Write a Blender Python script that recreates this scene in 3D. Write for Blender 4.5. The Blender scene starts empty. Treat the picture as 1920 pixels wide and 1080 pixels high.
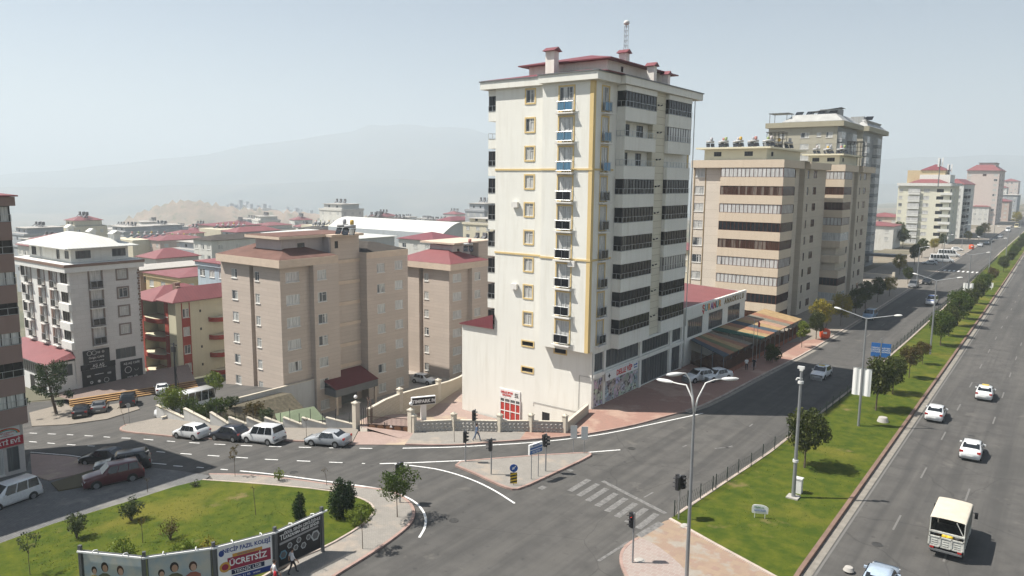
import bpy, bmesh, math, random
from mathutils import Vector, Matrix
R_ = math.radians
rnd = random.Random(7)
SC = bpy.context.scene
COL = SC.collection
# ---------------------------------------------------------------- camera, sky, sun, exposure
CF, CYAW, CPITCH, CROLL, CH = 1400.0, R_(36.8), R_(8.13), R_(0.54), 24.5
SUN_AZ, SUN_EL = 35.0, 56.0          # direction the shadows fall (deg from +X towards +Y), height of the sun
FW = Vector((-math.sin(CYAW) * math.cos(CPITCH), math.cos(CYAW) * math.cos(CPITCH), -math.sin(CPITCH)))
_r0 = Vector((math.cos(CYAW), math.sin(CYAW), 0)); _u0 = _r0.cross(FW)
RV = math.cos(CROLL) * _r0 + math.sin(CROLL) * _u0
UV = -math.sin(CROLL) * _r0 + math.cos(CROLL) * _u0
cd = bpy.data.cameras.new('camera'); cam = bpy.data.objects.new('camera', cd); COL.objects.link(cam)
cd.sensor_width = 36; cd.lens = CF / 1920 * 36; cd.clip_start = 0.5; cd.clip_end = 40000
cam.matrix_world = Matrix(((RV.x, UV.x, -FW.x, 0), (RV.y, UV.y, -FW.y, 0), (RV.z, UV.z, -FW.z, CH), (0, 0, 0, 1)))
SC.camera = cam
W = bpy.data.worlds.new('World'); SC.world = W; W.use_nodes = True
nt = W.node_tree; nt.nodes.clear()
wo = nt.nodes.new('ShaderNodeOutputWorld'); wb = nt.nodes.new('ShaderNodeBackground'); ws = nt.nodes.new('ShaderNodeTexSky')
ws.sky_type = 'NISHITA'; ws.sun_disc = False; ws.sun_elevation = R_(SUN_EL); ws.sun_rotation = R_(270 - SUN_AZ)
ws.altitude = 600; ws.air_density = 1.0; ws.dust_density = 1.2; ws.ozone_density = 1.2
wb.inputs['Strength'].default_value = 0.045
nt.links.new(ws.outputs[0], wb.inputs[0]); nt.links.new(wb.outputs[0], wo.inputs[0])
sl = bpy.data.lights.new('sun', 'SUN'); sl.energy = 4.9; sl.angle = R_(0.5); sl.color = (1.0, 0.95, 0.87)
sun = bpy.data.objects.new('sun', sl); COL.objects.link(sun); sun.location = (-60, -40, 120)
sv = Vector((math.cos(R_(SUN_AZ)) * math.cos(R_(SUN_EL)), math.sin(R_(SUN_AZ)) * math.cos(R_(SUN_EL)), -math.sin(R_(SUN_EL))))
sun.rotation_euler = sv.to_track_quat('-Z', 'Y').to_euler()
SC.view_settings.view_transform = 'Standard'; SC.view_settings.look = 'None'
SC.view_settings.gamma = 1; SC.view_settings.exposure = 0.98
SC.render.engine = 'CYCLES'
SC.cycles.max_bounces = 6; SC.cycles.diffuse_bounces = 2; SC.cycles.glossy_bounces = 2; SC.cycles.volume_bounces = 1
SC.cycles.transparent_max_bounces = 6; SC.cycles.use_denoising = True; SC.cycles.caustics_reflective = False
HAZE_DENSITY = 0.00038
# ---------------------------------------------------------------- where things stand
SP = [(-42.0, 0.0), (-60.0, -0.9), (-75.0, -2.0), (-95.0, -4.4), (-125.0, -6.5)]
def sz(x):                                   # the side street falls away to the west
    if x >= -42: return 0.0
    for (a, za), (b, zb) in zip(SP, SP[1:]):
        if x >= b: return za + (zb - za) * (a - x) / (a - b)
    return -6.5
def ray(px, py): return (FW * CF + RV * (px - 960) + UV * (540 - py)).normalized()
def at(px, py, z=0.0):
    d = ray(px, py); t = (z - CH) / d.z; return Vector((d.x * t, d.y * t, z))
def G(px, py):                               # the point of the street surface
    z = 0.0
    for i in range(30):
        p = at(px, py, z); z = .5 * z + .5 * sz(p.x)
    p.z = sz(p.x); return p
def far(px, py, Z):
    d = ray(px, py); t = Z / d.dot(FW); p = d * t; p.z += CH; return p
def onX(px, py, X):
    d = ray(px, py); p = d * (X / d.x); p.z += CH; return p
def onY(px, py, Y):
    d = ray(px, py); p = d * (Y / d.y); p.z += CH; return p
# ---------------------------------------------------------------- mesh helpers
class MB:
    def __init__(s): s.v = []; s.f = []; s.m = []; s.M = None
    def q(s, pts, m=0):
        b = len(s.v); s.v += [tuple(s.M @ Vector(p)) if s.M is not None else tuple(p) for p in pts]
        s.f.append(tuple(range(b, b + len(pts)))); s.m.append(m)
    def mesh(s, vs, fs, m=0):
        b = len(s.v); s.v += [tuple(s.M @ Vector(p)) if s.M is not None else tuple(p) for p in vs]
        for f in fs: s.f.append(tuple(b + i for i in f)); s.m.append(m)
    def box(s, x0, x1, y0, y1, z0, z1, m=0):
        s.mesh([(x0, y0, z0), (x1, y0, z0), (x1, y1, z0), (x0, y1, z0), (x0, y0, z1), (x1, y0, z1), (x1, y1, z1), (x0, y1, z1)],
               [(0, 3, 2, 1), (4, 5, 6, 7), (0, 1, 5, 4), (1, 2, 6, 5), (2, 3, 7, 6), (3, 0, 4, 7)], m)
    def prism(s, poly, z0, z1, m=0, top=True, bot=True):
        n = len(poly)
        a = sum(poly[i][0] * poly[(i + 1) % n][1] - poly[(i + 1) % n][0] * poly[i][1] for i in range(n))
        if a < 0: poly = poly[::-1]
        vs = [(p[0], p[1], z0) for p in poly] + [(p[0], p[1], z1) for p in poly]
        fs = [(i, (i + 1) % n, n + (i + 1) % n, n + i) for i in range(n)]
        if top: fs.append(tuple(range(n, 2 * n)))
        if bot: fs.append(tuple(range(n - 1, -1, -1)))
        s.mesh(vs, fs, m)
    def tube(s, pts, r, n=6, m=0, cap=True):
        pts = [Vector(p) for p in pts]; k = len(pts); rs = r if isinstance(r, (list, tuple)) else [r] * k
        vs = []
        for i, p in enumerate(pts):
            d = (pts[min(i + 1, k - 1)] - pts[max(i - 1, 0)]).normalized()
            a = d.orthogonal().normalized() if i == 0 else (a - d * a.dot(d)).normalized()
            b = d.cross(a)
            for j in range(n):
                t = 2 * math.pi * j / n; vs.append(p + (a * math.cos(t) + b * math.sin(t)) * rs[i])
        fs = [(i * n + j, i * n + (j + 1) % n, (i + 1) * n + (j + 1) % n, (i + 1) * n + j) for i in range(k - 1) for j in range(n)]
        if cap: fs += [tuple(range(n - 1, -1, -1)), tuple(range((k - 1) * n, k * n))]
        s.mesh(vs, fs, m)
    def bar(s, a, b, w, h=None, m=0):          # square bar between two points
        a = Vector(a); b = Vector(b); h = h or w; d = (b - a).normalized()
        x = d.cross(Vector((0, 0, 1))); x = Vector((1, 0, 0)) if x.length < 1e-3 else x.normalized(); y = x.cross(d)
        vs = [p + x * sx * w / 2 + y * sy * h / 2 for p in (a, b) for sx, sy in ((-1, -1), (1, -1), (1, 1), (-1, 1))]
        s.mesh(vs, [(0, 1, 2, 3), (7, 6, 5, 4), (0, 4, 5, 1), (1, 5, 6, 2), (2, 6, 7, 3), (3, 7, 4, 0)], m)
    def lathe(s, prof, c=(0, 0, 0), n=12, m=0):  # prof: (r, z)
        vs = [(c[0] + r * math.cos(2 * math.pi * j / n), c[1] + r * math.sin(2 * math.pi * j / n), c[2] + z) for r, z in prof for j in range(n)]
        k = len(prof)
        fs = [(i * n + j, i * n + (j + 1) % n, (i + 1) * n + (j + 1) % n, (i + 1) * n + j) for i in range(k - 1) for j in range(n)]
        fs += [tuple(range(n - 1, -1, -1)), tuple(range((k - 1) * n, k * n))]
        s.mesh(vs, fs, m)
    def hip(s, x0, x1, y0, y1, z, h, run=None, m=0, th=.12):   # hipped roof on a rectangle, eave slab below
        w, d = x1 - x0, y1 - y0; run = run or min(w, d) / 2 - .01
        a = [(x0, y0, z), (x1, y0, z), (x1, y1, z), (x0, y1, z)]
        b = [(x0 + run, y0 + run, z + h), (x1 - run, y0 + run, z + h), (x1 - run, y1 - run, z + h), (x0 + run, y1 - run, z + h)]
        c = [(p[0], p[1], z - th) for p in a]
        s.mesh(a + b + c, [(0, 1, 5, 4), (1, 2, 6, 5), (2, 3, 7, 6), (3, 0, 4, 7), (4, 5, 6, 7), (8, 9, 1, 0), (9, 10, 2, 1), (10, 11, 3, 2), (11, 8, 0, 3), (11, 10, 9, 8)], m)
    def data(s, name, mats, smooth=False):
        me = bpy.data.meshes.new(name); me.from_pydata(s.v, [], s.f)
        mats = mats if isinstance(mats, (list, tuple)) else [mats]
        for k in mats: me.materials.append(k)
        if len(mats) > 1: me.polygons.foreach_set('material_index', s.m)
        if smooth: me.polygons.foreach_set('use_smooth', [True] * len(s.f))
        me.update(); return me
    def build(s, name, mats, parent=None, loc=(0, 0, 0), rz=0, smooth=False):
        return put(s.data(name, mats, smooth), name, parent, loc, rz)
def put(me, name, parent=None, loc=(0, 0, 0), rz=0):
    o = bpy.data.objects.new(name, me); COL.objects.link(o)
    o.location = loc; o.rotation_euler = (0, 0, rz)
    if parent: o.parent = parent
    return o
def tag(o, label=None, cat=None, group=None, kind=None):
    if label: o['label'] = label
    if cat: o['category'] = cat
    if group: o['group'] = group
    if kind: o['kind'] = kind
    return o
def thing(name, label, cat, loc=(0, 0, 0), rz=0, group=None):
    o = bpy.data.objects.new(name, None); COL.objects.link(o); o.empty_display_size = .3
    o.location = loc; o.rotation_euler = (0, 0, rz); return tag(o, label, cat, group)
def dup(o, parent=None, loc=None, rz=None, label=None, group=None, sc=None):
    c = o.copy(); COL.objects.link(c); c.parent = parent
    if loc is not None: c.location = loc
    if rz is not None: c.rotation_euler = (0, 0, rz)
    if label: c['label'] = label
    if group: c['group'] = group
    if sc is not None: c.scale = (sc, sc, sc) if isinstance(sc, (int, float)) else sc
    for ch in KIDS(o): dup(ch, c)
    return c
_kc = {}
def KIDS(o):
    if o.name not in _kc: _kc[o.name] = [x for x in COL.objects if x.parent == o]
    return _kc[o.name]
# ---------------------------------------------------------------- materials
class N:
    def __init__(s, name):
        s.mat = bpy.data.materials.new(name); s.mat.use_nodes = True; s.t = s.mat.node_tree; s.t.nodes.clear()
        s.out = s.t.nodes.new('ShaderNodeOutputMaterial'); s.b = s.t.nodes.new('ShaderNodeBsdfPrincipled')
        s.t.links.new(s.b.outputs[0], s.out.inputs[0])
    def n(s, ty, ins=None, **kw):
        x = s.t.nodes.new(ty)
        for k, v in kw.items(): setattr(x, k, v)
        for k, v in (ins or {}).items(): s.set(x.inputs[k], v)
        return x
    def set(s, sock, v):
        if hasattr(v, 'outputs'): v = v.outputs[0]
        if isinstance(v, bpy.types.NodeSocket): s.t.links.new(v, sock)
        else:
            if isinstance(v, tuple) and len(v) == 3 and sock.type == 'RGBA': v = (*v, 1)
            sock.default_value = v
    def math(s, op, a, b=0.0, c=None):
        x = s.n('ShaderNodeMath', {0: a, 1: b}, operation=op)
        if c is not None: s.set(x.inputs[2], c)
        return x
    def mix(s, f, a, b, bt='MIX'):
        x = s.t.nodes.new('ShaderNodeMix'); x.data_type = 'RGBA'; x.blend_type = bt
        s.set(x.inputs[0], f); s.set(x.inputs[6], a); s.set(x.inputs[7], b); return x.outputs[2]
    def noise(s, co, sc, det=3, ro=.55):
        return s.n('ShaderNodeTexNoise', {'Vector': co, 'Scale': sc, 'Detail': det, 'Roughness': ro}).outputs[0]
    def ramp(s, v, lo, hi):
        return s.n('ShaderNodeMapRange', {'Value': v, 'From Min': lo, 'From Max': hi}).outputs[0]
    def co(s, k='Object'): return s.n('ShaderNodeTexCoord').outputs[k]
    def pos(s): return s.n('ShaderNodeNewGeometry').outputs['Position']
    def fin(s, col, rough=.8, bump=None, bs=.3, bd=.02, metal=0, spec=.3):
        s.set(s.b.inputs['Base Color'], col); s.set(s.b.inputs['Roughness'], rough); s.b.inputs['Metallic'].default_value = metal
        s.b.inputs['Specular IOR Level'].default_value = spec
        if bump is not None:
            x = s.n('ShaderNodeBump', {'Height': bump, 'Strength': bs, 'Distance': bd}); s.t.links.new(x.outputs[0], s.b.inputs['Normal'])
        return s.mat
def sc3(c, k): return tuple(min(1, x * k) for x in c)
_mc = {}
def M(name, c, rough=.75, metal=0, var=.12, scale=1.2, spec=.3):       # plain paint / metal with slight wear
    if name in _mc: return _mc[name]
    s = N(name); co = s.pos()
    n1 = s.noise(co, scale, 4); n2 = s.noise(co, scale * 9, 2)
    f = s.math('ADD', s.math('MULTIPLY', n1, .7).outputs[0], s.math('MULTIPLY', n2, .3).outputs[0]).outputs[0]
    col = s.mix(s.ramp(f, .32, .68), sc3(c, 1 - var), sc3(c, 1 + var * .6))
    _mc[name] = s.fin(col, rough, metal=metal, spec=spec); return _mc[name]
def plaster(name, c, grime=.18):
    grime *= 1.05                                       # painted facade: faint rain streaks and patches
    s = N(name); co = s.pos(); m = s.n('ShaderNodeMapping', {'Vector': co, 'Scale': (1.4, 1.4, .12)})
    st = s.noise(m.outputs[0], 1.5, 4); pa = s.noise(co, .22, 3); fi = s.noise(co, 14, 2)
    col = s.mix(s.ramp(st, .48, .7), c, tuple(q * (1 - grime * w_) for q, w_ in zip(c, (.9, 1.0, 1.2)))); col = s.mix(s.ramp(pa, .35, .75), col, sc3(c, 1 - grime * .55))
    return s.fin(s.mix(s.math('MULTIPLY', fi, .12).outputs[0], col, sc3(c, .8)), .9)
def cladding(name, c, line, h=.62, w=2.4):                             # stone or board cladding in courses
    s = N(name); x = s.n('ShaderNodeSeparateXYZ', {0: s.pos()})
    u = s.math('ADD', x.outputs[0], x.outputs[1])
    v = s.n('ShaderNodeCombineXYZ', {0: u.outputs[0], 1: x.outputs[2]})
    b = s.n('ShaderNodeTexBrick', {'Vector': v.outputs[0], 'Color1': (*c, 1), 'Color2': (*sc3(c, .92), 1), 'Mortar': (*line, 1), 'Scale': 1.0,
            'Mortar Size': .022, 'Mortar Smooth': .3, 'Bias': 0.0, 'Brick Width': w, 'Row Height': h})
    st = s.noise(s.pos(), .35, 4)
    col = s.mix(s.ramp(st, .35, .8), b.outputs[0], sc3(c, .8)); col = s.mix(.5, col, b.outputs[0])
    return s.fin(col, .85)
def metalroof(name, c, pitch=.35, var=.2, rough=.55):                         # profiled sheet, ribs running down the slope
    s = N(name); g = s.n('ShaderNodeNewGeometry'); x = s.n('ShaderNodeSeparateXYZ', {0: g.outputs['Position']}); nn = s.n('ShaderNodeSeparateXYZ', {0: g.outputs['True Normal']})
    k = s.math('GREATER_THAN', s.math('ABSOLUTE', nn.outputs[0]).outputs[0], s.math('ABSOLUTE', nn.outputs[1]).outputs[0])
    u = s.n('ShaderNodeMix', {0: k.outputs[0], 2: x.outputs[0], 3: x.outputs[1]})
    w = s.math('SINE', s.math('MULTIPLY', u.outputs[0], 6.283 / pitch).outputs[0])
    ed = s.math('GREATER_THAN', w.outputs[0], .75)
    st = s.noise(s.pos(), .5, 5); col = s.mix(s.ramp(st, .3, .75), c, sc3(c, 1 - var)); col = s.mix(s.math('MULTIPLY', ed.outputs[0], .35).outputs[0], col, sc3(c, .6))
    return s.fin(col, rough, spec=.4)
def glass(name, dark, light, thr=.55, freq=9.0, rough=.08):            # pane with curtains behind it, different in every window
    s = N(name); r = s.n('ShaderNodeObjectInfo').outputs['Random']; g = s.co('Object'); x = s.n('ShaderNodeSeparateXYZ', {0: g})
    off = s.math('MULTIPLY', r, 57.0).outputs[0]
    v = s.n('ShaderNodeCombineXYZ', {0: s.math('ADD', x.outputs[0], off).outputs[0], 1: s.math('MULTIPLY', x.outputs[2], .06).outputs[0], 2: off})
    folds = s.noise(v.outputs[0], freq, 2); big = s.noise(v.outputs[0], 1.1, 1)
    op = s.ramp(s.math('ADD', big, s.math('MULTIPLY', r, .5).outputs[0]).outputs[0], thr + .1, thr + .16)
    cur = s.mix(s.ramp(folds, .3, .7), sc3(light, .55), light)
    tint = s.mix(s.noise(v.outputs[0], .7, 1), dark, sc3(dark, 2.2))
    return s.fin(s.mix(op, tint, cur), rough, spec=.4)
def paver(name, c1, c2, mortar, bw=.24, rh=.12, sc=1.0, patch=None, pscale=.25):
    s = N(name); p = s.pos()
    b = s.n('ShaderNodeTexBrick', {'Vector': p, 'Color1': (*c1, 1), 'Color2': (*c2, 1), 'Mortar': (*mortar, 1), 'Scale': sc, 'Mortar Size': .012, 'Bias': 0.0, 'Brick Width': bw, 'Row Height': rh})
    col = b.outputs[0]; n1 = s.noise(p, pscale, 5, .65)
    if patch: col = s.mix(s.ramp(n1, .52, .6), col, patch)
    n2 = s.noise(p, 1.3, 5, .7); col = s.mix(s.ramp(n2, .3, .8), col, s.mix(.5, col, sc3(mortar, .75)))
    return s.fin(col, .9)
def asphalt():
    s = N('asphalt'); p = s.pos()
    big = s.noise(p, .055, 5, .6); mid = s.noise(p, .6, 5, .6); fine = s.noise(p, 22, 2)
    m = s.n('ShaderNodeMapping', {'Vector': p, 'Scale': (1.1, .03, 1)}); tr = s.noise(m.outputs[0], .8, 3)      # wheel tracks along the avenue
    c = s.mix(s.ramp(big, .35, .7), (.082, .079, .075), (.108, .103, .096)); c = s.mix(s.ramp(mid, .42, .75), c, (.063, .061, .058))
    c = s.mix(s.math('MULTIPLY', s.ramp(tr, .45, .62), .6).outputs[0], c, (.056, .055, .053))
    c = s.mix(s.math('MULTIPLY', s.ramp(fine, .55, .85), .4).outputs[0], c, (.17, .16, .15))
    m2 = s.n('ShaderNodeMapping', {'Vector': p, 'Rotation': (0, 0, R_(-62)), 'Scale': (.9, .035, 1)}); t2 = s.noise(m2.outputs[0], .7, 3); c = s.mix(s.math('MULTIPLY', s.ramp(t2, .5, .66), .35).outputs[0], c, (.125, .118, .108))
    ol = s.noise(p, 1.7, 2, .4); c = s.mix(s.math('MULTIPLY', s.ramp(ol, .68, .76), .6).outputs[0], c, (.045, .044, .043))
    v = s.n('ShaderNodeTexVoronoi', {'Vector': s.n('ShaderNodeVectorMath', {0: p, 1: s.n('ShaderNodeTexNoise', {'Vector': p, 'Scale': .35, 'Detail': 3}).outputs[1]}, operation='ADD').outputs[0], 'Scale': .065}, feature='DISTANCE_TO_EDGE')
    ck = s.math('LESS_THAN', v.outputs[0], .0022)
    c = s.mix(s.math('MULTIPLY', ck.outputs[0], .3).outputs[0], c, (.028, .028, .028))
    dp = s.noise(p, .33, 4, .7); c = s.mix(s.math('MULTIPLY', s.ramp(dp, .62, .72), .35).outputs[0], c, (.19, .175, .155))
    return s.fin(c, .92, spec=.2)
def grassm():
    s = N('grass'); p = s.pos()
    a = s.noise(p, .16, 5, .6); b = s.noise(p, .9, 5, .65); f = s.noise(p, 12, 3, .7)
    c = s.mix(s.ramp(b, .35, .68), (.050, .078, .009), (.118, .130, .014)); c = s.mix(s.math('MULTIPLY', s.ramp(a, .52, .66), .75).outputs[0], c, (.19, .165, .03))
    d = s.noise(s.n('ShaderNodeMapping', {'Vector': p, 'Location': (31, 7, 0)}).outputs[0], .22, 4, .65); c = s.mix(s.math('MULTIPLY', s.ramp(d, .63, .72), .8).outputs[0], c, (.27, .19, .10))
    c = s.mix(s.ramp(f, .35, .8), s.mix(.45, c, (.02, .04, .006)), c)
    return s.fin(c, .95, f, .5, .05, spec=.1)
def leafm(name, c1, c2):
    s = N(name); n = s.noise(s.pos(), .9, 3); n2 = s.noise(s.pos(), 7, 1)
    col = s.mix(s.ramp(n, .35, .65), c1, c2); col = s.mix(s.ramp(n2, .35, .7), s.mix(.4, col, sc3(c1, .5)), col)
    s.fin(col, .6, spec=.25); tr = s.n('ShaderNodeBsdfTranslucent', {'Color': col}); ms = s.n('ShaderNodeMixShader', {0: .25, 1: s.b.outputs[0], 2: tr.outputs[0]})
    s.t.links.new(ms.outputs[0], s.out.inputs[0]); return s.mat
def lamp_glow(name, c, k):
    s = N(name); s.b.inputs['Emission Color'].default_value = (*c, 1); s.b.inputs['Emission Strength'].default_value = k
    return s.fin(sc3(c, .5), .4)
def signm(name, c, rough=.5): return M(name, c, rough, var=.05, scale=.5)
WHITE = signm('white_paint', (.75, .75, .73)); DARK = signm('black_paint', (.02, .02, .022)); RED = signm('red_paint', (.55, .03, .03)); BLUE = signm('blue_paint', (.02, .09, .35))
STEEL = M('galvanised_steel', (.33, .34, .35), .45, .6); GREYM = M('grey_metal', (.16, .165, .17), .5, .3)
CONC = plaster('concrete', (.40, .38, .35)); ROADW = None
def road_paint():
    s = N('road_paint'); p = s.pos(); n = s.noise(p, 5, 4, .7)
    return s.fin(s.mix(s.ramp(n, .52, .72), (.72, .72, .70), (.36, .36, .35)), .8)
def worn_paint():
    s = N('worn_road_paint'); p = s.pos(); n = s.noise(p, 3.2, 5, .7)
    return s.fin(s.mix(s.ramp(n, .36, .62), (.215, .21, .202), (.115, .112, .107)), .85)
def text(s, size, mat, parent, loc, rot, name='lettering', ext=.012, align='CENTER', sx=1.0, bold=0.0):
    cu = bpy.data.curves.new(name, 'FONT'); cu.body = s; cu.size = size; cu.extrude = ext; cu.align_x = align; cu.align_y = 'CENTER'; cu.offset = bold; cu.resolution_u = 2
    o = bpy.data.objects.new(name, cu); COL.objects.link(o); bpy.context.view_layer.update()
    me = bpy.data.meshes.new_from_object(o.evaluated_get(bpy.context.evaluated_depsgraph_get())); bpy.data.objects.remove(o); bpy.data.curves.remove(cu)
    me.materials.clear(); me.materials.append(mat); o = put(me, name, parent, loc); o.rotation_euler = rot; o.scale = (sx, 1, 1); return o
# ================================================================ THE SETTING: land, roads, pavements, paint
def xy(p): return (p[0], p[1])
def sheet(name, poly, dz, m, skirt=0.0, zf=sz, cuts=(-42, -60, -75, -95, -125), kind='structure'):
    bm = bmesh.new(); vs = [bm.verts.new((p[0], p[1], 0)) for p in poly]; f = bm.faces.new(vs); bm.normal_update()
    if f.normal.z < 0: f.normal_flip()
    bmesh.ops.triangulate(bm, faces=bm.faces[:])
    for c in cuts: bmesh.ops.bisect_plane(bm, geom=bm.verts[:] + bm.edges[:] + bm.faces[:], plane_co=(c, 0, 0), plane_no=(1, 0, 0))
    if skirt:
        ed = [e for e in bm.edges if len(e.link_faces) == 1]
        r = bmesh.ops.extrude_edge_only(bm, edges=ed); low = [v for v in r['geom'] if isinstance(v, bmesh.types.BMVert)]
    else: low = []
    for v in bm.verts: v.co.z = zf(v.co.x) + dz
    for v in low: v.co.z -= skirt
    me = bpy.data.meshes.new(name); bm.to_mesh(me); bm.free(); me.materials.append(m)
    return tag(put(me, name), kind=kind)
def PX(*pts): return [xy(G(*p)) for p in pts]
def dens(poly, step=2.0, closed=False):      # resample a polyline
    out = []; pts = [Vector((p[0], p[1])) for p in poly]; 
    if closed: pts.append(pts[0])
    for a, b in zip(pts, pts[1:]):
        n = max(1, int((b - a).length / step))
        out += [a.lerp(b, i / n) for i in range(n)]
    out.append(pts[-1]); return out
def smooth(poly, k=2, closed=False):
    pts = [Vector((p[0], p[1])) for p in poly]
    for _ in range(k):
        q = [] if closed else [pts[0]]
        r = range(len(pts)) if closed else range(len(pts) - 1)
        for i in r:
            a, b = pts[i], pts[(i + 1) % len(pts)]; q += [a.lerp(b, .25), a.lerp(b, .75)]
        if not closed: q.append(pts[-1])
        pts = q
    return [(p.x, p.y) for p in pts]
def ribbon(mb, poly, w, dz, side=0.0, h=None, m=0, zf=sz):        # flat strip (h None) or kerb box along a line, bent with the land
    pts = dens(poly, 1.5); n = len(pts); L = []
    for i, p in enumerate(pts):
        d = (pts[min(i + 1, n - 1)] - pts[max(i - 1, 0)]).normalized(); nn = Vector((-d.y, d.x))
        a = p + nn * (side + w / 2); b = p + nn * (side - w / 2); L.append((a, b, zf(p.x) + dz))
    for (a, b, z), (c, d, z2) in zip(L, L[1:]):
        if h is None: mb.q([(b.x, b.y, z), (d.x, d.y, z2), (c.x, c.y, z2), (a.x, a.y, z)], m)
        else:
            lo, l2 = z - h, z2 - h
            mb.mesh([(b.x, b.y, z), (d.x, d.y, z2), (c.x, c.y, z2), (a.x, a.y, z), (b.x, b.y, lo), (d.x, d.y, l2), (c.x, c.y, l2), (a.x, a.y, lo)],
                    [(0, 1, 2, 3), (4, 5, 1, 0), (3, 2, 6, 7)], m)
    if h is not None:
        for a, b, z in (L[0], L[-1]): mb.q([(a.x, a.y, z), (b.x, b.y, z), (b.x, b.y, z - h), (a.x, a.y, z - h)], m)
def dashes(mb, poly, w, on, off, dz=.012, start=0.0):
    pts = dens(poly, .25); d = -start; seg = []
    for a, b in zip(pts, pts[1:]):
        ph = d % (on + off)
        if d >= 0 and ph < on: seg.append(a)
        elif len(seg) > 1: ribbon(mb, seg, w, dz); seg = []
        else: seg = []
        d += (b - a).length
    if len(seg) > 1: ribbon(mb, seg, w, dz)
# land: one sheet to the horizon; the city lies lower to the west, mountains far to the north-west
def hn(x, y, s): 
    return math.sin(x / s + 1.3) * math.cos(y / s * 1.13 + .4) + .5 * math.sin(x / s * 2.3 + y / s * 1.7) + .25 * math.cos(x / s * 4.9 - y / s * 4.1)
def sstep(a, b, x): t = max(0, min(1, (x - a) / (b - a))); return t * t * (3 - 2 * t)
def land(x, y):
    if x > -41.6 or (x > -72 and y > 118): return -0.35
    w = sstep(-120, -1700, x) * 1.0
    base = -9.6 - 120 * w + (4 * hn(x, y, 330) * sstep(-250, -600, x))
    return base - 12 * sstep(150, 900, y)
gx = [-12000, -9000, -7000, -5500, -4400, -3600, -3000, -2500, -2100, -1800, -1550, -1300, -1100, -900, -750, -620, -500, -400, -320, -250, -190, -150, -120, -100, -73, -72, -58, -42.2, -41.6, -30, 20, 300, 2500]
gy = [-1500, -300, -50, 0, 20, 60, 90, 117, 118, 160, 220, 300, 400, 520, 680, 850, 1050, 1300, 1600, 2000, 2500, 3200, 4000, 5200, 7000, 9500, 13000]
vs = [(x, y, land(x, y)) for y in gy for x in gx]; nx = len(gx)
fs = [(j * nx + i, j * nx + i + 1, (j + 1) * nx + i + 1, (j + 1) * nx + i) for j in range(len(gy) - 1) for i in range(nx - 1)]
s = N('dry_land'); p = s.pos(); a = s.noise(p, .004, 6, .6); b = s.noise(p, .03, 4, .6)
c = s.mix(s.ramp(a, .4, .6), (.18, .145, .105), (.10, .105, .07)); c = s.mix(s.ramp(b, .5, .7), c, (.22, .19, .14))
me = bpy.data.meshes.new('terrain'); me.from_pydata(vs, [], fs); me.materials.append(s.fin(c, .95)); tag(put(me, 'terrain'), kind='structure')
# mountains: a real ridge about six kilometres off, foothills in front of it
def ridge(name, D, prof, foot, zb, seed, mtl, depth):
    r = random.Random(seed); mb = MB(); cols = 90; rows = 14; P = []
    for i in range(cols):
        px = prof[0][0] + (prof[-1][0] - prof[0][0]) * i / (cols - 1)
        for (a, ya), (b, yb) in zip(prof, prof[1:]):
            if a <= px <= b: py = ya + (yb - ya) * (px - a) / (b - a); break
        top = far(px, py, D)
        for j in range(rows):
            t = j / (rows - 1); d = 1 - foot * (1 - t); n = (hn(px * 3, j * 40, 35) + hn(px * 9, j * 70, 60) * .5) * (top.z - zb) * .055 * math.sin(math.pi * t) if j else 0
            P.append((top.x * d, top.y * d, zb + (top.z - zb) * (t ** 1.25) + n + (hn(px * 14, 7, 30) * 4 if j == rows - 1 else 0)))
        d = 1 + depth; P.append((top.x * d, top.y * d, zb))
    R2 = rows + 1
    mb.mesh(P, [(i * R2 + j, (i + 1) * R2 + j, (i + 1) * R2 + j + 1, i * R2 + j + 1) for i in range(cols - 1) for j in range(R2 - 1)])
    tag(mb.build(name, mtl, smooth=True), kind='structure')
s = N('mountain_rock'); p = s.pos(); a = s.noise(p, .0022, 7, .65); b = s.noise(p, .012, 5, .6)
c = s.mix(s.ramp(a, .4, .62), (.05, .065, .06), (.13, .12, .095)); rock = s.fin(s.mix(s.ramp(b, .5, .7), c, (.09, .10, .06)), .95)
ridge('mountains', 6200, [(-400, 338), (0, 328), (150, 316), (300, 298), (400, 289), (433, 278), (465, 271), (520, 268), (567, 260), (605, 252), (640, 250), (668, 246), (694, 233), (712, 236), (740, 234), (768, 231), (800, 239), (840, 238), (884, 242), (917, 253), (1000, 275), (1200, 300), (1500, 306), (1700, 296), (1900, 290), (2300, 310)], .35, -165, 3, rock, .3)
ridge('foothills', 4300, [(-400, 365), (0, 352), (300, 349), (600, 341), (760, 335), (900, 342), (1200, 345), (1900, 345)], .3, -165, 5, rock, .2)
s = N('bare_hill'); p = s.pos(); a = s.noise(p, .02, 6, .65); b = s.noise(p, .09, 4, .6)
c = s.mix(s.ramp(a, .42, .6), (.27, .20, .145), (.18, .145, .105)); c = s.mix(s.ramp(b, .56, .66), c, (.10, .11, .06))
ridge('hill', 1350, [(190, 432), (225, 418), (258, 400), (290, 388), (318, 380), (335, 376), (375, 377), (402, 383), (450, 391), (520, 395), (640, 404), (760, 414), (850, 420)], .28, -140, 9, s.fin(c, .95), .3)
# ---- asphalt of avenue, junction, side street and the lane up to the steps
ROAD = asphalt()
north = PX((663, 802), (430, 800), (296, 782)) + [(-80.45, 41)]
side = [(-31, 900), (-31, 90), (-34.5, 70), (-36.8, 62), (-39.2, 58.4), (-43.5, 55.2), (-50.5, 50.6), (-56, 47.8)] + north + [(-80.45, 66), (-97, 66), (-100, 50), (-112, 36), (-128, 22), (-128, 8), (-70, -2), (-30, -12), (16, -14), (16, 900)]
sheet('road', side, 0.0, ROAD, 11.0)
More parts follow.
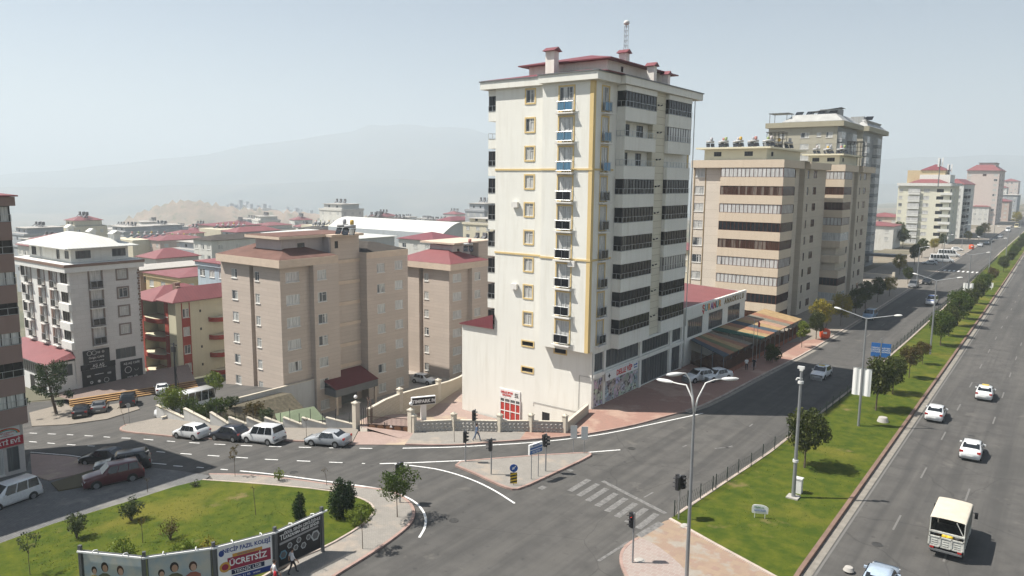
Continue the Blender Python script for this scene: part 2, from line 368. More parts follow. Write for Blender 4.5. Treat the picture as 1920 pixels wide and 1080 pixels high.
# ---- pavements
PAVG = paver('grey_paving', (.30, .28, .25), (.265, .245, .22), (.21, .195, .175), .22, .11, patch=(.34, .29, .24))
PAVR = paver('red_paving', (.35, .185, .145), (.30, .16, .125), (.28, .20, .16), .22, .11, patch=(.40, .27, .21), pscale=.18)
PAVP = paver('pink_paving', (.37, .27, .235), (.33, .24, .205), (.30, .23, .20), .22, .11, patch=(.46, .37, .26), pscale=.10)
PAVB = paver('sand_paving', (.285, .25, .205), (.25, .22, .18), (.20, .175, .15), .3, .15)
PAVD = paver('block_paving', (.17, .17, .165), (.14, .14, .14), (.09, .09, .09), .3, .15, patch=(.20, .195, .18))
PAVM = paver('mixed_paving', (.32, .24, .17), (.28, .19, .15), (.29, .22, .16), .5, .5, patch=(.31, .28, .24), pscale=.5)
KERB = M('kerb_stone', (.44, .37, .32), .85, var=.3, scale=.9); KERBR = M('painted_kerb', (.34, .235, .20), .85, var=.3, scale=.8); KERBD = M('brown_kerb', (.20, .13, .10), .85, var=.25)
kf = smooth(PX((760, 834.5), (830, 836), (880, 834.5), (1001, 825), (1081, 818), (1145, 807), (1198, 796), (1250, 781), (1284, 772)), 2)
ka = smooth(PX((1284, 772), (1330, 757), (1438, 699), (1513, 662), (1560, 632)), 1)
inn = [(-40.05, 68), (-40.05, 66.5)] + PX((1059, 814), (995, 812), (937, 812), (851, 810), (776, 813))
sheet('pavement', kf[:9] + [xy(G(975, 826)), xy(G(985, 812))] + inn[3:], .12, PAVG, .2)
sheet('pavement', [xy(G(975, 826)), xy(G(985, 812))][::1] + inn[:3][::-1] + [(-40.05, 100), xy(ka[-1])] + [xy(p) for p in ka[::-1]][1:] + [xy(p) for p in kf[::-1][:len(kf) - 9]], .123, PAVR, .2)
sheet('pavement', [xy(ka[-1]), (-40.05, 100), (-40.05, 128), (-46, 128), (-46, 900), (-30.9, 900), (-30.3, 300)], .121, PAVB, .2)
mb = MB(); ribbon(mb, kf, .2, .135, h=.2); tag(mb.build('kerb', KERBR), kind='structure')
mb = MB(); ribbon(mb, ka + [(-30.3, 300), (-30.9, 880)], .2, .135, h=.2); tag(mb.build('kerb', KERB), kind='structure')
kw = smooth(PX((238, 797), (222, 806), (240, 812), (330, 821), (440, 826), (566, 828), (659, 834)), 2)
sheet('pavement', kw + PX((672, 808), (663, 804.5), (430, 802.5), (296, 785)), .12, paver('light_paving', (.30, .268, .23), (.27, .24, .205), (.21, .19, .165), .22, .11), .2)
mb = MB(); ribbon(mb, kw, .2, .135, h=.2); tag(mb.build('kerb', KERBR), kind='structure')
sheet('driveway', PX((659, 834.5), (760, 835), (776, 812), (672, 810)), .06, PAVP, .1)
# paved yard behind the gate, falling away beside the tower
yz = lambda y: -0.35 - 3.15 * sstep(51.5, 66, y) - 1.5 * sstep(68, 100, y)
mb = MB(); ys = [49.5 + i * 1.5 for i in range(6)] + [59.8, 61, 62.5, 64, 65.5, 67, 68, 68.01] + [70 + i * 2 for i in range(20)]
for a, b in zip(ys, ys[1:]):
    if a >= 49.5:
        xl = lambda y: -57.2 - 8.2 * max(0, (y - 49.5)) / 26.5
        xr = lambda y: -58.3 if y >= 67.9 else (-50.5 if y < 51.4 else (-50.5 + 12.3 * (y - 51.4) / 8.4 if y < 59.8 else -38.2 - 1.8 * (y - 59.8) / 8.2))
        mb.q([(xl(a), a, yz(a)), (xr(a), a, yz(a)), (xr(b), b, yz(b)), (xl(b), b, yz(b))])
tag(mb.build('yard', PAVP), kind='structure')
# lower ground round the brown blocks, paving before the cafe block
LOTP = paver('lot_paving', (.42, .37, .32), (.38, .34, .30), (.28, .25, .22), .4, .2, patch=(.30, .30, .24))
mb = MB(); mb.box(-100, -58.5, 44, 130, -8.0, -7.2); tag(mb.build('courtyard', LOTP), kind='structure')
LOTZ = -7.2
SOIL = M('garden_soil', (.115, .10, .07), .95, var=.5, scale=2.5)
sheet('planting_bed', [(-80.5, 40.0)] + PX((300, 783), (430, 800)) + [(-69.8, 57.3), (-80.5, 57.3)], -.25, SOIL, 9.0, zf=lambda x: sz(x) if x < -78 else sz(-78) - 4.7 * (x + 78) / 8, cuts=(-78,))
sheet('pavement', PX((60, 800), (128, 797), (200, 787), (262, 768), (250, 752), (150, 770), (120, 758), (55, 775)) , .10, PAVB, .2)
# ---- park on the left corner: pavement ring, lawn, block-paved lane
GR = grassm()
ring = smooth(PX((392, 891), (470, 892), (560, 902), (620, 911), (712, 919), (745, 927), (768, 944), (777, 960), (773, 978), (760, 993), (725, 1020), (675, 1052), (625, 1082), (575, 1120)), 2)
sheet('pavement', ring + PX((480, 1125), (560, 1045), (700, 965), (620, 920), (400, 902)), .12, PAVG, .2)
mb = MB(); ribbon(mb, ring, .22, .135, h=.2); tag(mb.build('kerb', KERBR), kind='structure')
lawn = smooth(PX((380, 903), (470, 909), (620, 923), (662, 933), (692, 945), (703, 958), (697, 972), (675, 992), (612, 1029), (555, 1052), (500, 1080), (380, 1160)), 1)
lawn += PX((150, 1250), (-120, 1130), (0, 1023), (100, 986), (250, 941), (330, 915))
sheet('lawn', lawn, .17, GR, .25)
mb = MB(); ribbon(mb, lawn[:26], .16, .20, h=.2); tag(mb.build('kerb', KERB), kind='structure')
sheet('lane', PX((395, 893), (380, 903), (330, 915), (250, 941), (100, 986), (0, 1023), (-130, 1080), (-130, 890), (50, 882), (57, 852), (155, 862), (240, 872)), .06, PAVD, .3)
sheet('pavement', PX((57, 853), (150, 861), (205, 872), (190, 882), (92, 903), (60, 893)), .14, PAVP, .3)
sheet('verge', PX((96, 908), (178, 882), (200, 885), (165, 913), (110, 923)), .16, N('dry_verge').fin((.10, .085, .05), .95), .2)
# ---- traffic island, median, crossing refuge
isl = smooth(PX((843, 870), (893, 890), (929, 908), (957, 918.5), (974, 918.5), (1036, 890), (1106, 857), (1107, 851.5), (1095, 851), (1008, 856), (925, 862)), 1, True)
sheet('traffic_island', isl, .13, PAVG, .2)
mb = MB(); ribbon(mb, [xy(p) for p in isl] + [isl[0]], .22, .15, h=.2); tag(mb.build('kerb', KERBR), kind='structure')
med = PX((1256, 976), (1272, 966)) + PX((1440, 853), (1600, 729)) + [(-19.2, 130), (-19.2, 170), (-19.6, 240), (-20.5, 330), (-21.5, 880), (-15.5, 880), (-14.2, 400), (-13.0, 260), (-12.3, 170), (-12.05, 110), (-11.85, 46.7)] + PX((1480, 1100), (1330, 1018))
sheet('median_lawn', med, .15, GR, .2)
mb = MB(); ribbon(mb, [med[1], med[2], med[3], med[4], med[5], med[6], med[7], med[8]], .25, .2, h=.22); tag(mb.build('kerb', KERB), kind='structure')
mb = MB(); ribbon(mb, [(-15.5, 880), (-14.2, 400), (-13.0, 260), (-12.3, 170), (-12.05, 110), (-11.85, 46.7), (-11.7, 42)], .28, .24, h=.26); tag(mb.build('kerb', KERBD), kind='structure')
mb = MB(); ribbon(mb, [med[0]] + [xy(G(1330, 1018)), xy(G(1480, 1100))], .22, .2, h=.22); tag(mb.build('kerb', KERB), kind='structure')
ref = PX((1190, 1012), (1245, 980), (1256, 976), (1330, 1018), (1480, 1100)) + [(-13, 38)] + PX((1200, 1130), (1170, 1080), (1162, 1045), (1170, 1025))
sheet('pavement', ref, .11, PAVM, .2)
nose = smooth(PX((1196, 1012), (1178, 1022), (1163, 1040), (1166, 1068), (1190, 1110), (1290, 1130), (1298, 1082), (1240, 1030), (1205, 1012)), 2, True)
sheet('pavement', nose, .125, paver('rose_paving', (.33, .265, .235), (.30, .225, .20), (.38, .355, .32), .4, .4), .2)
mb = MB(); ribbon(mb, smooth(PX((1196, 1012), (1178, 1022), (1163, 1040), (1166, 1068), (1195, 1115)), 2), .2, .14, h=.2); tag(mb.build('kerb', KERBR), kind='structure')
# ---- painted markings
PT = road_paint(); WP = worn_paint(); mb = MB(); mw = MB(); FN = N('faint_road_paint').fin((.15, .145, .137), .85); mf = MB()
gs = MB(); ribbon(gs, [(-11.45, 44), (-11.62, 110), (-11.9, 170), (-12.6, 260), (-13.8, 400)], .62, .006); ribbon(gs, ka + [(-30.3, 300)], .5, .006, side=-.42); tag(gs.build('gutter', M('dusty_gutter', (.24, .22, .19), .9, var=.3, scale=1.5)), kind='structure')
D1 = smooth(PX((55, 812), (150, 816), (250, 823), (450, 836), (560, 839), (732, 841.5)), 1)
D2 = smooth(PX((55, 828), (150, 835.5), (250, 843), (330, 850), (469, 860), (600, 866), (690, 869.5)), 1)
dashes(mb, D1, .14, 1.5, 1.5); dashes(mb, D2, .14, 1.5, 1.6)
ribbon(mb, PX((57, 849), (105, 853), (155, 858.5)), .14, .075); ribbon(mb, PX((262, 868), (312, 872)), .14, .075)
dashes(mb, PX((325, 873.5), (450, 883)), .14, 1.1, 1.3)
ribbon(mb, smooth(PX((450, 883), (520, 890), (600, 901), (700, 914), (745, 925), (775, 938), (792, 955), (799, 972), (797, 990), (786, 1008)), 2), .17, .012)
ribbon(mb, smooth(PX((755, 840.5), (880, 838), (1001, 830), (1081, 821.5), (1145, 812), (1229, 794), (1318, 775)), 2), .17, .012)
ribbon(mb, smooth(PX((712, 869.5), (770, 868), (880, 864), (1000, 858), (1080, 850), (1163, 843.5)), 1), .17, .012)
ribbon(mb, smooth(PX((740, 870), (780, 874), (840, 884), (890, 901), (930, 921), (965, 944)), 2), .17, .016)
for Y0 in range(30, 700, 12):                     # dashed lane lines of the right carriageway
    for X0, l in ((-8.3, 3), (-4.75, 3)):
        ribbon(mf, [(X0, Y0 + (3 if X0 < -6 else 0)), (X0, Y0 + l + (3 if X0 < -6 else 0))], .14, .012)
ribbon(mf, [(-10.95, 30), (-11.1, 120), (-11.8, 260)], .14, .014)
for p in (((1405, 800), (1411, 795)), ((1207, 933), (1225, 923)), ((1280, 838), (1288, 835)), ((1340, 841), (1374, 838)), ((1360, 840), (1373, 836))): ribbon(mw, PX(*p), .14, .012)
for Y0 in range(130, 600, 12): ribbon(mf, [(-25.2, Y0), (-25.2, Y0 + 3)], .12, .012)
# faded zebra: nine bars across the left carriageway, stop line beyond
A0, A1 = G(1068, 921), G(1196, 991); B0, B1 = G(1086, 915) - G(1068, 921), G(1222, 974) - G(1196, 991)
for i in range(8):
    t = i / 7; a = A0.lerp(A1, t); b = a + Vector((0, 3.0, 0)); ribbon(mw, [(a.x, a.y), (b.x, b.y)], .5, .012)
ribbon(mw, PX((1130, 902), (1180, 928), (1248, 963)), .38, .012)
ribbon(mw, PX((1197, 1008), (1240, 983)), .55, .115); ribbon(mw, PX((1122, 1052), (1180, 1015)), .22, .012)
ribbon(mw, PX((1012, 917), (1022, 912)), .5, .012); ribbon(mw, PX((1066, 883), (1072, 881)), .5, .012)
for i in range(8): ribbon(mb, [(-28.6 + i * 1.15, 247), (-28.6 + i * 1.15, 250.5)], .5, .012)   # distant zebra
tag(mb.build('road_marking', PT), kind='structure'); tag(mw.build('road_marking', WP), kind='structure'); tag(mf.build('road_marking', FN), kind='structure')
# manhole covers
IRON = M('cast_iron', (.07, .068, .065), .6, .4, var=.3, scale=6)
for i, (px, py, nm) in enumerate([(1184, 841, 'iron manhole cover in the junction beyond the traffic island'), (851, 976, 'iron manhole cover in the asphalt right of the rounded park corner'), (551, 886, 'iron manhole cover beside the curved white edge line'), (1645, 1021, 'iron manhole cover behind the covered truck')]):
    g = G(px, py); mb = MB(); mb.lathe([(.36, 0), (.36, .018), (.30, .018), (.30, .012)], n=18)
    tag(mb.build('manhole_cover', IRON, loc=(g.x, g.y, g.z)), nm, 'manhole cover', 'manhole covers in the roadway')
# ================================================================ BUILDINGS
CURT = (.60, .60, .57)
G_DARK = glass('dark_glazing', (.008, .009, .011), (.20, .20, .19), .92, rough=.16)
G_WIN = glass('curtained_glazing', (.03, .035, .04), CURT, .45)
G_NET = glass('net_curtain_glazing', (.05, .052, .055), (.66, .66, .64), .30)
G_BRN = glass('brown_glazing', (.035, .018, .012), (.22, .18, .15), .9)
G_BLU = glass('blue_glazing', (.05, .13, .22), (.10, .22, .33), .5, rough=.12)
G_SHOP = glass('shop_glazing', (.05, .055, .055), (.14, .15, .15), .6)
WFR = M('white_window_frame', (.62, .62, .60), .5, var=.08); DFR = M('dark_window_frame', (.05, .045, .045), .5); BFR = M('brown_window_frame', (.10, .035, .022), .5)
ALU = M('aluminium_rail', (.45, .47, .48), .35, .6, var=.1)
YEL = plaster('ochre_trim', (.66, .50, .24), .1); GTR = plaster('grey_trim', (.24, .20, .18)); SILL = M('stone_sill', (.70, .68, .64), .8)
# kind: frame, glass, panes (None: by width), surround (material, width), sill, rail
WK = {
 'y2': (WFR, G_WIN, 2, (YEL, .16), None, None), 'yv': (DFR, G_DARK, 1, (YEL, .14), None, None),
 'yf': (WFR, G_NET, 3, (YEL, .16), None, ('glass', G_DARK)), 'yfb': (WFR, G_NET, 3, (YEL, .16), None, ('glass', G_BLU)),
 'strip': (DFR, G_DARK, None, None, None, ('bars', ALU)), 'stripn': (DFR, G_NET, None, None, None, ('bars', ALU)), 'stripm': (DFR, G_WIN, None, None, None, ('bars', ALU)), 'open': (DFR, G_DARK, 2, None, None, None), 'rail': (None, None, 0, None, None, ('bars', ALU)),
 'far': (None, G_WIN, 0, None, None, None), 'fard': (None, G_DARK, 0, None, None, None), 'shop': (GREYM, G_SHOP, None, None, None, None), 'white2': (WFR, G_WIN, 2, None, SILL, None), 'white3': (WFR, G_NET, 3, None, SILL, None), 'white1': (WFR, G_WIN, 1, None, SILL, None),
 'white4': (WFR, G_NET, 4, None, SILL, None), 'whiten': (WFR, G_NET, None, None, SILL, None),
 'bs': (BFR, G_BRN, None, None, None, None), 'bn': (BFR, G_NET, None, None, None, None), 'bd': (BFR, G_DARK, None, None, None, None), 'b2': (BFR, G_BRN, 2, None, None, None), 'b1': (DFR, G_BRN, 1, None, None, None),
 'g2': (WFR, G_WIN, 2, (GTR, .22), None, None), 'gf': (WFR, G_NET, 2, (GTR, .24), None, ('glass', G_DARK)), 'gs': (DFR, G_DARK, None, (SILL, .1), None, None), 'dark': (DFR, G_DARK, 1, None, None, None), 'dark3': (DFR, G_DARK, 3, None, None, None),
}
_wc = {}
def window(parent, kind, w, h, loc, rz):
    fr, gl, n, tr, sill, rail = WK[kind]; key = (kind, round(w, 2), round(h, 2))
    if key not in _wc:
        d = {}
        n = max(1, round(w / .72)) if n is None else n
        if fr:
            mb = MB(); t = .06 if n > 1 else .05
            mb.box(-w / 2, w / 2, .02, .12, 0, t); mb.box(-w / 2, w / 2, .02, .12, h - t, h)
            for i in range(n + 1):
                x = -w / 2 + t / 2 + (w - t) * i / n; mb.box(x - t / 2, x + t / 2, .025, .115, t, h - t)
            if n in (2, 3) and kind[0] in 'wyg' and h > 1: 
                x0 = -w / 2 + (w - t) * (n - 1) / n; mb.box(x0 + t, w / 2 - t, .03, .11, h * .72, h * .72 + .04)
            d['window'] = mb.data('window', fr)
            mb = MB(); mb.box(-w / 2 + .03, w / 2 - .03, .07, .10, .03, h - .03); d['pane'] = mb.data('pane', gl)
        if not fr and not rail: mb = MB(); mb.box(-w / 2, w / 2, .03, .08, 0, h); d['pane'] = mb.data('window', gl)
        if tr:
            m_, tw = tr; mb = MB(); mb.box(-w / 2 - tw, -w / 2, -.05, .01, -tw, h + tw); mb.box(w / 2, w / 2 + tw, -.05, .01, -tw, h + tw)
            mb.box(-w / 2, w / 2, -.05, .01, h, h + tw); mb.box(-w / 2, w / 2, -.07, .01, -tw, 0); d['surround'] = mb.data('surround', m_)
        if sill: mb = MB(); mb.box(-w / 2 - .06, w / 2 + .06, -.09, .03, -.09, -.002); d['sill'] = mb.data('sill', sill)
        if rail:
            ty, m_ = rail; mb = MB(); rh = .95 if ty == 'glass' else min(.62, h * .5)
            if ty == 'glass':
                o = .42; mb.box(-w / 2 - .25, w / 2 + .25, -o - .12, 0, -.32, -.18); d['ledge'] = mb.data('ledge', SILL); mb = MB()
                for z in (.02, rh): mb.tube([(-w / 2 - .12, -.02, z), (-w / 2 - .08, -o, z), (w / 2 + .08, -o, z), (w / 2 + .12, -.02, z)], .018, 5)
                for x in (-w / 2 - .05, 0, w / 2 + .05): mb.bar((x, -o, -.2), (x, -o, rh), .03)
                d['railing'] = mb.data('railing', ALU); mb = MB(); mb.box(-w / 2, w / 2, -o + .03, -o + .045, .05, rh - .08); d['glass_panel'] = mb.data('glass_panel', m_)
            else:
                o = .05; 
                for z in (.04, rh): mb.bar((-w / 2, -o, z), (w / 2, -o, z), .035)
                for i in range(max(2, round(w / .8)) + 1): x = -w / 2 + .02 + (w - .04) * i / max(2, round(w / .8)); mb.bar((x, -o, .02), (x, -o, rh), .03)
                d['railing'] = mb.data('railing', m_)
        _wc[key] = d
    d = _wc[key]; root = None
    if not fr and not rail: return put(d['pane'], 'window', parent, loc, rz)
    for nm in ('window', 'railing') if 'window' not in d else ('window',):
        if nm in d: root = put(d[nm], nm, parent, loc, rz)
    for nm, me in d.items():
        if me is not root.data: put(me, nm, root)
    return root
SPLIT = {'roof', 'trim', 'pilaster', 'drainpipe', 'red_strip', 'chimney', 'band', 'post', 'parapet', 'balcony', 'stair_head', 'roof_slab'}
class B:
    def __init__(s, name, label, cat, loc, group=None):
        s.o = thing(name, label, cat, loc, 0, group); s.mb = {}
    def p(s, part, m):
        k = (part, m.name); s.mb.setdefault(k, (MB(), m)); return s.mb[k][0]
    def done(s):
        for (part, _), (mb, m) in s.mb.items():
            if not mb.f: continue
            if part not in SPLIT: mb.build(part, m, s.o); continue
            root = list(range(len(mb.v)))
            def fd(i):
                while root[i] != i: root[i] = root[root[i]]; i = root[i]
                return i
            for f in mb.f:
                for i in f[1:]: root[fd(i)] = fd(f[0])
            g = {}
            for f in mb.f: g.setdefault(fd(f[0]), []).append(f)
            for fs in g.values():
                ix = sorted({i for f in fs for i in f}); mp = {i: k for k, i in enumerate(ix)}; m2 = MB(); m2.mesh([mb.v[i] for i in ix], [tuple(mp[i] for i in f) for f in fs]); m2.build(part, m, s.o)
        return s.o
    def face(s, m, p0, p1, z0, z1, wins=(), depth=.14, part='wall', fn=None):
        mb = s.p(part, m); a = Vector((p0[0], p0[1], 0)); b = Vector((p1[0], p1[1], 0)); L = (b - a).length; d = (b - a) / L; nn = Vector((d.y, -d.x, 0)); rz = math.atan2(d.y, d.x)
        H = [(u - w / 2, u + w / 2, z, z + h) for u, z, w, h, k in wins if 0 <= u - w / 2 and u + w / 2 <= L + .001 and z >= z0 and z + h <= z1]
        us = sorted({0, L} | {round(x, 4) for q in H for x in q[:2]}); zs = sorted({z0, z1} | {round(x, 4) for q in H for x in q[2:]})
        P = lambda u, z, dd=0: tuple(a + d * u - nn * dd + Vector((0, 0, z)))
        for i in range(len(us) - 1):
            for j in range(len(zs) - 1):
                uc, zc = (us[i] + us[i + 1]) / 2, (zs[j] + zs[j + 1]) / 2
                if any(q[0] < uc < q[1] and q[2] < zc < q[3] for q in H): continue
                mb.q([P(us[i], zs[j]), P(us[i + 1], zs[j]), P(us[i + 1], zs[j + 1]), P(us[i], zs[j + 1])])
        for u0, u1, za, zb in H:
            for A, C in (((u0, za), (u1, za)), ((u1, za), (u1, zb)), ((u1, zb), (u0, zb)), ((u0, zb), (u0, za))):
                mb.q([P(*A), P(*A, depth), P(*C, depth), P(*C)])
        for w_ in wins:
            u, z, w, h, k = w_; p = a + d * u; window(s.o, k, w, h, (p.x, p.y, z), rz)
    def block(s, m, x0, x1, y0, y1, z0, z1, S=(), E=(), Nw=(), Ww=(), top=True, part='wall'):
        s.face(m, (x0, y0), (x1, y0), z0, z1, S, part=part); s.face(m, (x1, y0), (x1, y1), z0, z1, E, part=part)
        s.face(m, (x1, y1), (x0, y1), z0, z1, Nw, part=part); s.face(m, (x0, y1), (x0, y0), z0, z1, Ww, part=part)
        if top: s.p(part, m).q([(x0, y0, z1), (x1, y0, z1), (x1, y1, z1), (x0, y1, z1)])
        s.p(part, m).q([(x0, y1, z0), (x1, y1, z0), (x1, y0, z0), (x0, y0, z0)])
    def bay(s, m, x0, x1, y0, y1, z, lo, hi, gt, kind, sides='SE', dark=None):   # one storey of a glazed balcony: parapet z+lo..z+hi, glass up to z+gt
        mb = MB(); mb.box(x0, x1, y0, y1, z + lo, z + hi); mb.build('balcony', m, s.o)
        h = gt - hi
        if kind is None: return
        if 'S' in sides: window(s.o, kind, x1 - x0 - .04, h, ((x0 + x1) / 2, y0 + .02, z + hi), 0)
        if 'E' in sides: window(s.o, kind, y1 - y0 - .04, h, (x1 - .02, (y0 + y1) / 2, z + hi), math.pi / 2)
        if 'N' in sides: window(s.o, kind, x1 - x0 - .04, h, ((x0 + x1) / 2, y1 - .02, z + hi), math.pi)
        if 'W' in sides: window(s.o, kind, y1 - y0 - .04, h, (x0 + .02, (y0 + y1) / 2, z + hi), -math.pi / 2)
def chimney(b, x, y, z0, z1, w, m, cap):
    mb = MB(); mb.box(x - w / 2, x + w / 2, y - w * .4, y + w * .4, z0, z1); c = mb.build('chimney', m, b.o)
    mb = MB(); a = w * .72; mb.mesh([(x - a, y - a, z1), (x + a, y - a, z1), (x + a, y + a, z1), (x - a, y + a, z1), (x - a, y, z1 + .45), (x + a, y, z1 + .45)],
        [(0, 1, 5, 4), (1, 2, 5), (2, 3, 4, 5), (3, 0, 4), (3, 2, 1, 0)]); mb.build('cap', cap, c)
RROOF = metalroof('red_metal_roof', (.19, .048, .058)); RROOF2 = metalroof('faded_red_roof', (.225, .075, .078), .5); WROOF = metalroof('white_metal_roof', (.62, .62, .58), .5, .1)
BROOF = M('brown_felt_roof', (.15, .082, .066), .9, var=.25, scale=.6); DROOF = M('dark_felt_roof', (.06, .052, .045), .95, var=.3)
# ---------------------------------------------------------------- 1 the cream tower with ochre trims
CRM = plaster('cream_plaster', (.77, .76, .70), .12); CRM2 = cladding('grooved_cream_plaster', (.66, .62, .50), (.25, .20, .12), .8, 30)
T = B('apartment_tower', 'tall cream apartment tower with ochre trims and red roof above the street corner', 'apartment tower', (-40, 68, 0))
P_ = 3.08; FL = [31.7 - P_ * k for k in range(9)]
S = [(4.8, z + 1.3, 1.15, 1.4, 'y2') for z in FL] + [(4.85, 5.9, 1.55, .5, 'yv'), (4.85, 2.85, 1.55, .5, 'yv'), (9.3, 5.7, 1.5, .5, 'yv'), (7.5, -2.95, 1.05, 1.5, 'dark')]
T.face(CRM, (-13.4, 0), (0, 0), -3.6, 34.8, S)
T.face(CRM, (0, 23), (-13.4, 23), -3.6, 34.8, [(4, z + 1.3, 1.35, 1.4, 'white2') for z in FL]); T.face(CRM, (-13.4, 23), (-13.4, 0), -3.6, 34.8)
E_ = [(1.4, z + .12, 1.35, 2.45, 'yfb' if i < 3 else 'yf') for i, z in enumerate(FL)]
T.face(CRM, (0, 0), (0, 23), 6.35, 34.8, [(u, z, w, h, k) for u, z, w, h, k in E_] + [(6.3, FL[1] + .1, 1.0, 2.1, 'open'), (9.2, FL[1] + .1, 1.6, 2.1, 'open'), (6.0, FL[2] + .1, 1.0, 2.1, 'open'), (9.0, FL[2] + .1, 1.4, 2.1, 'open')])
T.face(CRM, (-6.3, -1), (0, -1), 6.45, 34.8, [(3.05, z + .12, 1.75, 2.45, 'yfb' if i < 3 else 'yf') for i, z in enumerate(FL)])
T.face(CRM, (0, -1), (0, 0), 6.45, 34.8); T.face(CRM, (-6.3, 0), (-6.3, -1), 6.45, 34.8)
w = T.p('wall', CRM); w.q([(-6.3, -1, 6.45), (-6.3, 0, 6.45), (0, 0, 6.45), (0, -1, 6.45)])
y = T.p('trim', YEL)
y.box(-6.95, -6.42, -.05, .02, 6.6, 34.7); y.box(-.42, .03, -1.04, -.9, 6.45, 34.7); y.box(0, .03, -.9, -.55, 6.45, 34.7)
for z in (16.25, 25.7):
    y.box(-13.42, -6.96, -.08, .02, z, z + .2); y.box(-6.41, -6.34, -.08, .02, z, z + .2); y.box(-6.34, -.43, -1.09, -.98, z, z + .2); y.box(-.43, .09, -1.09, -.98, z, z + .2); y.box(0, .09, -.97, 3.3, z, z + .2)
y.box(-.02, .05, 22.3, 22.6, 6.5, 34.7)
for i, z in enumerate(FL):
    k1 = 'rail' if i in (1, 2) else 'strip'; k2 = {1: 'stripn', 2: 'rail', 6: 'stripm'}.get(i, 'strip')
    T.bay(CRM, .0, 1.05, 3.85, 11.2, z, -.68, .75, 2.42, k1); T.bay(CRM, .0, 1.05, 14.4, 20.9, z, -.68, .75, 2.42, k2)
    T.bay(CRM, -14.65, -13.4, .25, 7.5, z, -.45, .65, 2.35, 'rail' if i == 1 else 'strip', 'SW')
    if i in (1, 2):
        mb = MB(); mb.box(.0, 1.0, 3.9, 4.0, z + .75, z + 2.4); mb.build('partition', CRM, T.o)
T.p('wall', CRM).box(0, 1.05, 3.85, 11.2, FL[0] + 2.42, 34.7); T.p('wall', CRM).box(0, 1.05, 14.4, 20.9, FL[0] + 2.42, 34.7); T.p('wall', CRM).box(-14.65, -13.4, .25, 7.5, FL[0] + 2.35, 34.7)
T.p('wall', CRM).box(0.01, 1.05, 3.85, 20.9, 6.2, FL[8] - .68)
T.p('pilaster', CRM2).box(.0, .6, 11.2, 14.4, FL[8] - .68, 34.75)
for i, z in enumerate(FL):
    mb = MB(); mb.tube([(.62, 12.3, z + 1.6), (.8, 12.3, z + 1.6)], .1, 6); mb.tube([(.62, 13.0, z + 1.6), (.85, 13.1, z + 1.7)], .07, 6); mb.build('flue', DARK, T.o)
# shop floors
T.face(CRM, (0, 0), (0, 23), -.5, 6.35, [(1.25, 4.1, 2.0, 2.0, 'shop'), (6.7, 4.1, 7.9, 2.0, 'shop'), (15.2, 4.1, 7.4, 2.0, 'shop'), (21.2, 4.1, 2.6, 2.0, 'shop'),
                                     (15.2, .25, 7.4, 3.1, 'shop'), (21.2, .25, 2.6, 3.1, 'shop')])
for a, c in ((-.02, .22), (2.28, 2.7), (10.8, 11.35), (19.05, 19.75), (22.6, 23.0)): T.p('pilaster', CRM).box(.0, .16, a, c, -.1, 6.2)
T.p('fascia', CRM).box(.0, .3, -.05, 23, 3.55, 3.95)
PO = N('shop_poster'); v = PO.n('ShaderNodeTexVoronoi', {'Vector': PO.n('ShaderNodeMapping', {'Vector': PO.pos(), 'Scale': (1, .9, .8)}).outputs[0], 'Scale': 1.15}, distance='CHEBYCHEV')
hs = PO.n('ShaderNodeHueSaturation', {'Saturation': .35, 'Value': .75, 'Color': v.outputs[1]}); nz = PO.noise(PO.pos(), 3, 4)
POSTER = PO.fin(PO.mix(PO.ramp(nz, .4, .6), hs.outputs[0], PO.mix(PO.ramp(PO.noise(PO.pos(), 1.1, 1), .5, .52), (.40, .38, .35), (.08, .06, .06))), .4)
mb = MB(); mb.box(.0, .05, .3, 2.2, .2, 3.2); mb.build('poster', POSTER, T.o)
mb = MB(); mb.box(.0, .05, 2.9, 10.7, .2, 2.75); mb.build('poster', POSTER, T.o)
mb = MB(); mb.box(.31, .45, 2.35, 9.9, 2.75, 3.75); sg = mb.build('sign', WHITE, T.o)
text('DELLE VİP', .86, RED, sg, (.47, 6.5, 3.25), (R_(90), 0, R_(90)), bold=.02, sx=.95)
text('guzellik\nsalonu', .3, BLUE, sg, (.47, 9.2, 3.25), (R_(90), 0, R_(90)))
text('✦', .7, DARK, sg, (.47, 3.0, 3.25), (R_(90), 0, R_(90)))
mb = MB(); mb.box(-12.5, -9.5, -.1, .0, -.72, .3); sg = mb.build('sign', WHITE, T.o)
text('DELLE SPOR\nSALONU', .33, RED, sg, (-11.4, -.12, -.25), (R_(90), 0, 0), bold=.01); text('pilates\nfitness\naerobik', .19, DARK, sg, (-10.0, -.12, -.22), (R_(90), 0, 0))
# red glazed door with white bars
RP = M('red_door_panel', (.42, .045, .035), .4)
mb = MB(); mb.box(-12.4, -9.4, -.10, -.04, -3.42, -.75); dr = mb.build('door', RP, T.o)
mb = MB()
for x in (-12.4, -11.75, -10.95, -10.15, -9.5): mb.box(x, x + .1, -.15, -.09, -3.42, -.75)
for z in (-3.42, -2.35, -1.3, -.85): mb.box(-12.3, -9.42, -.148, -.092, z, z + .1)
mb.build('frame', WHITE, dr); mb = MB(); mb.box(-12.3, -9.5, -.125, -.101, -1.2, -.86); mb.build('pane', G_SHOP, dr)
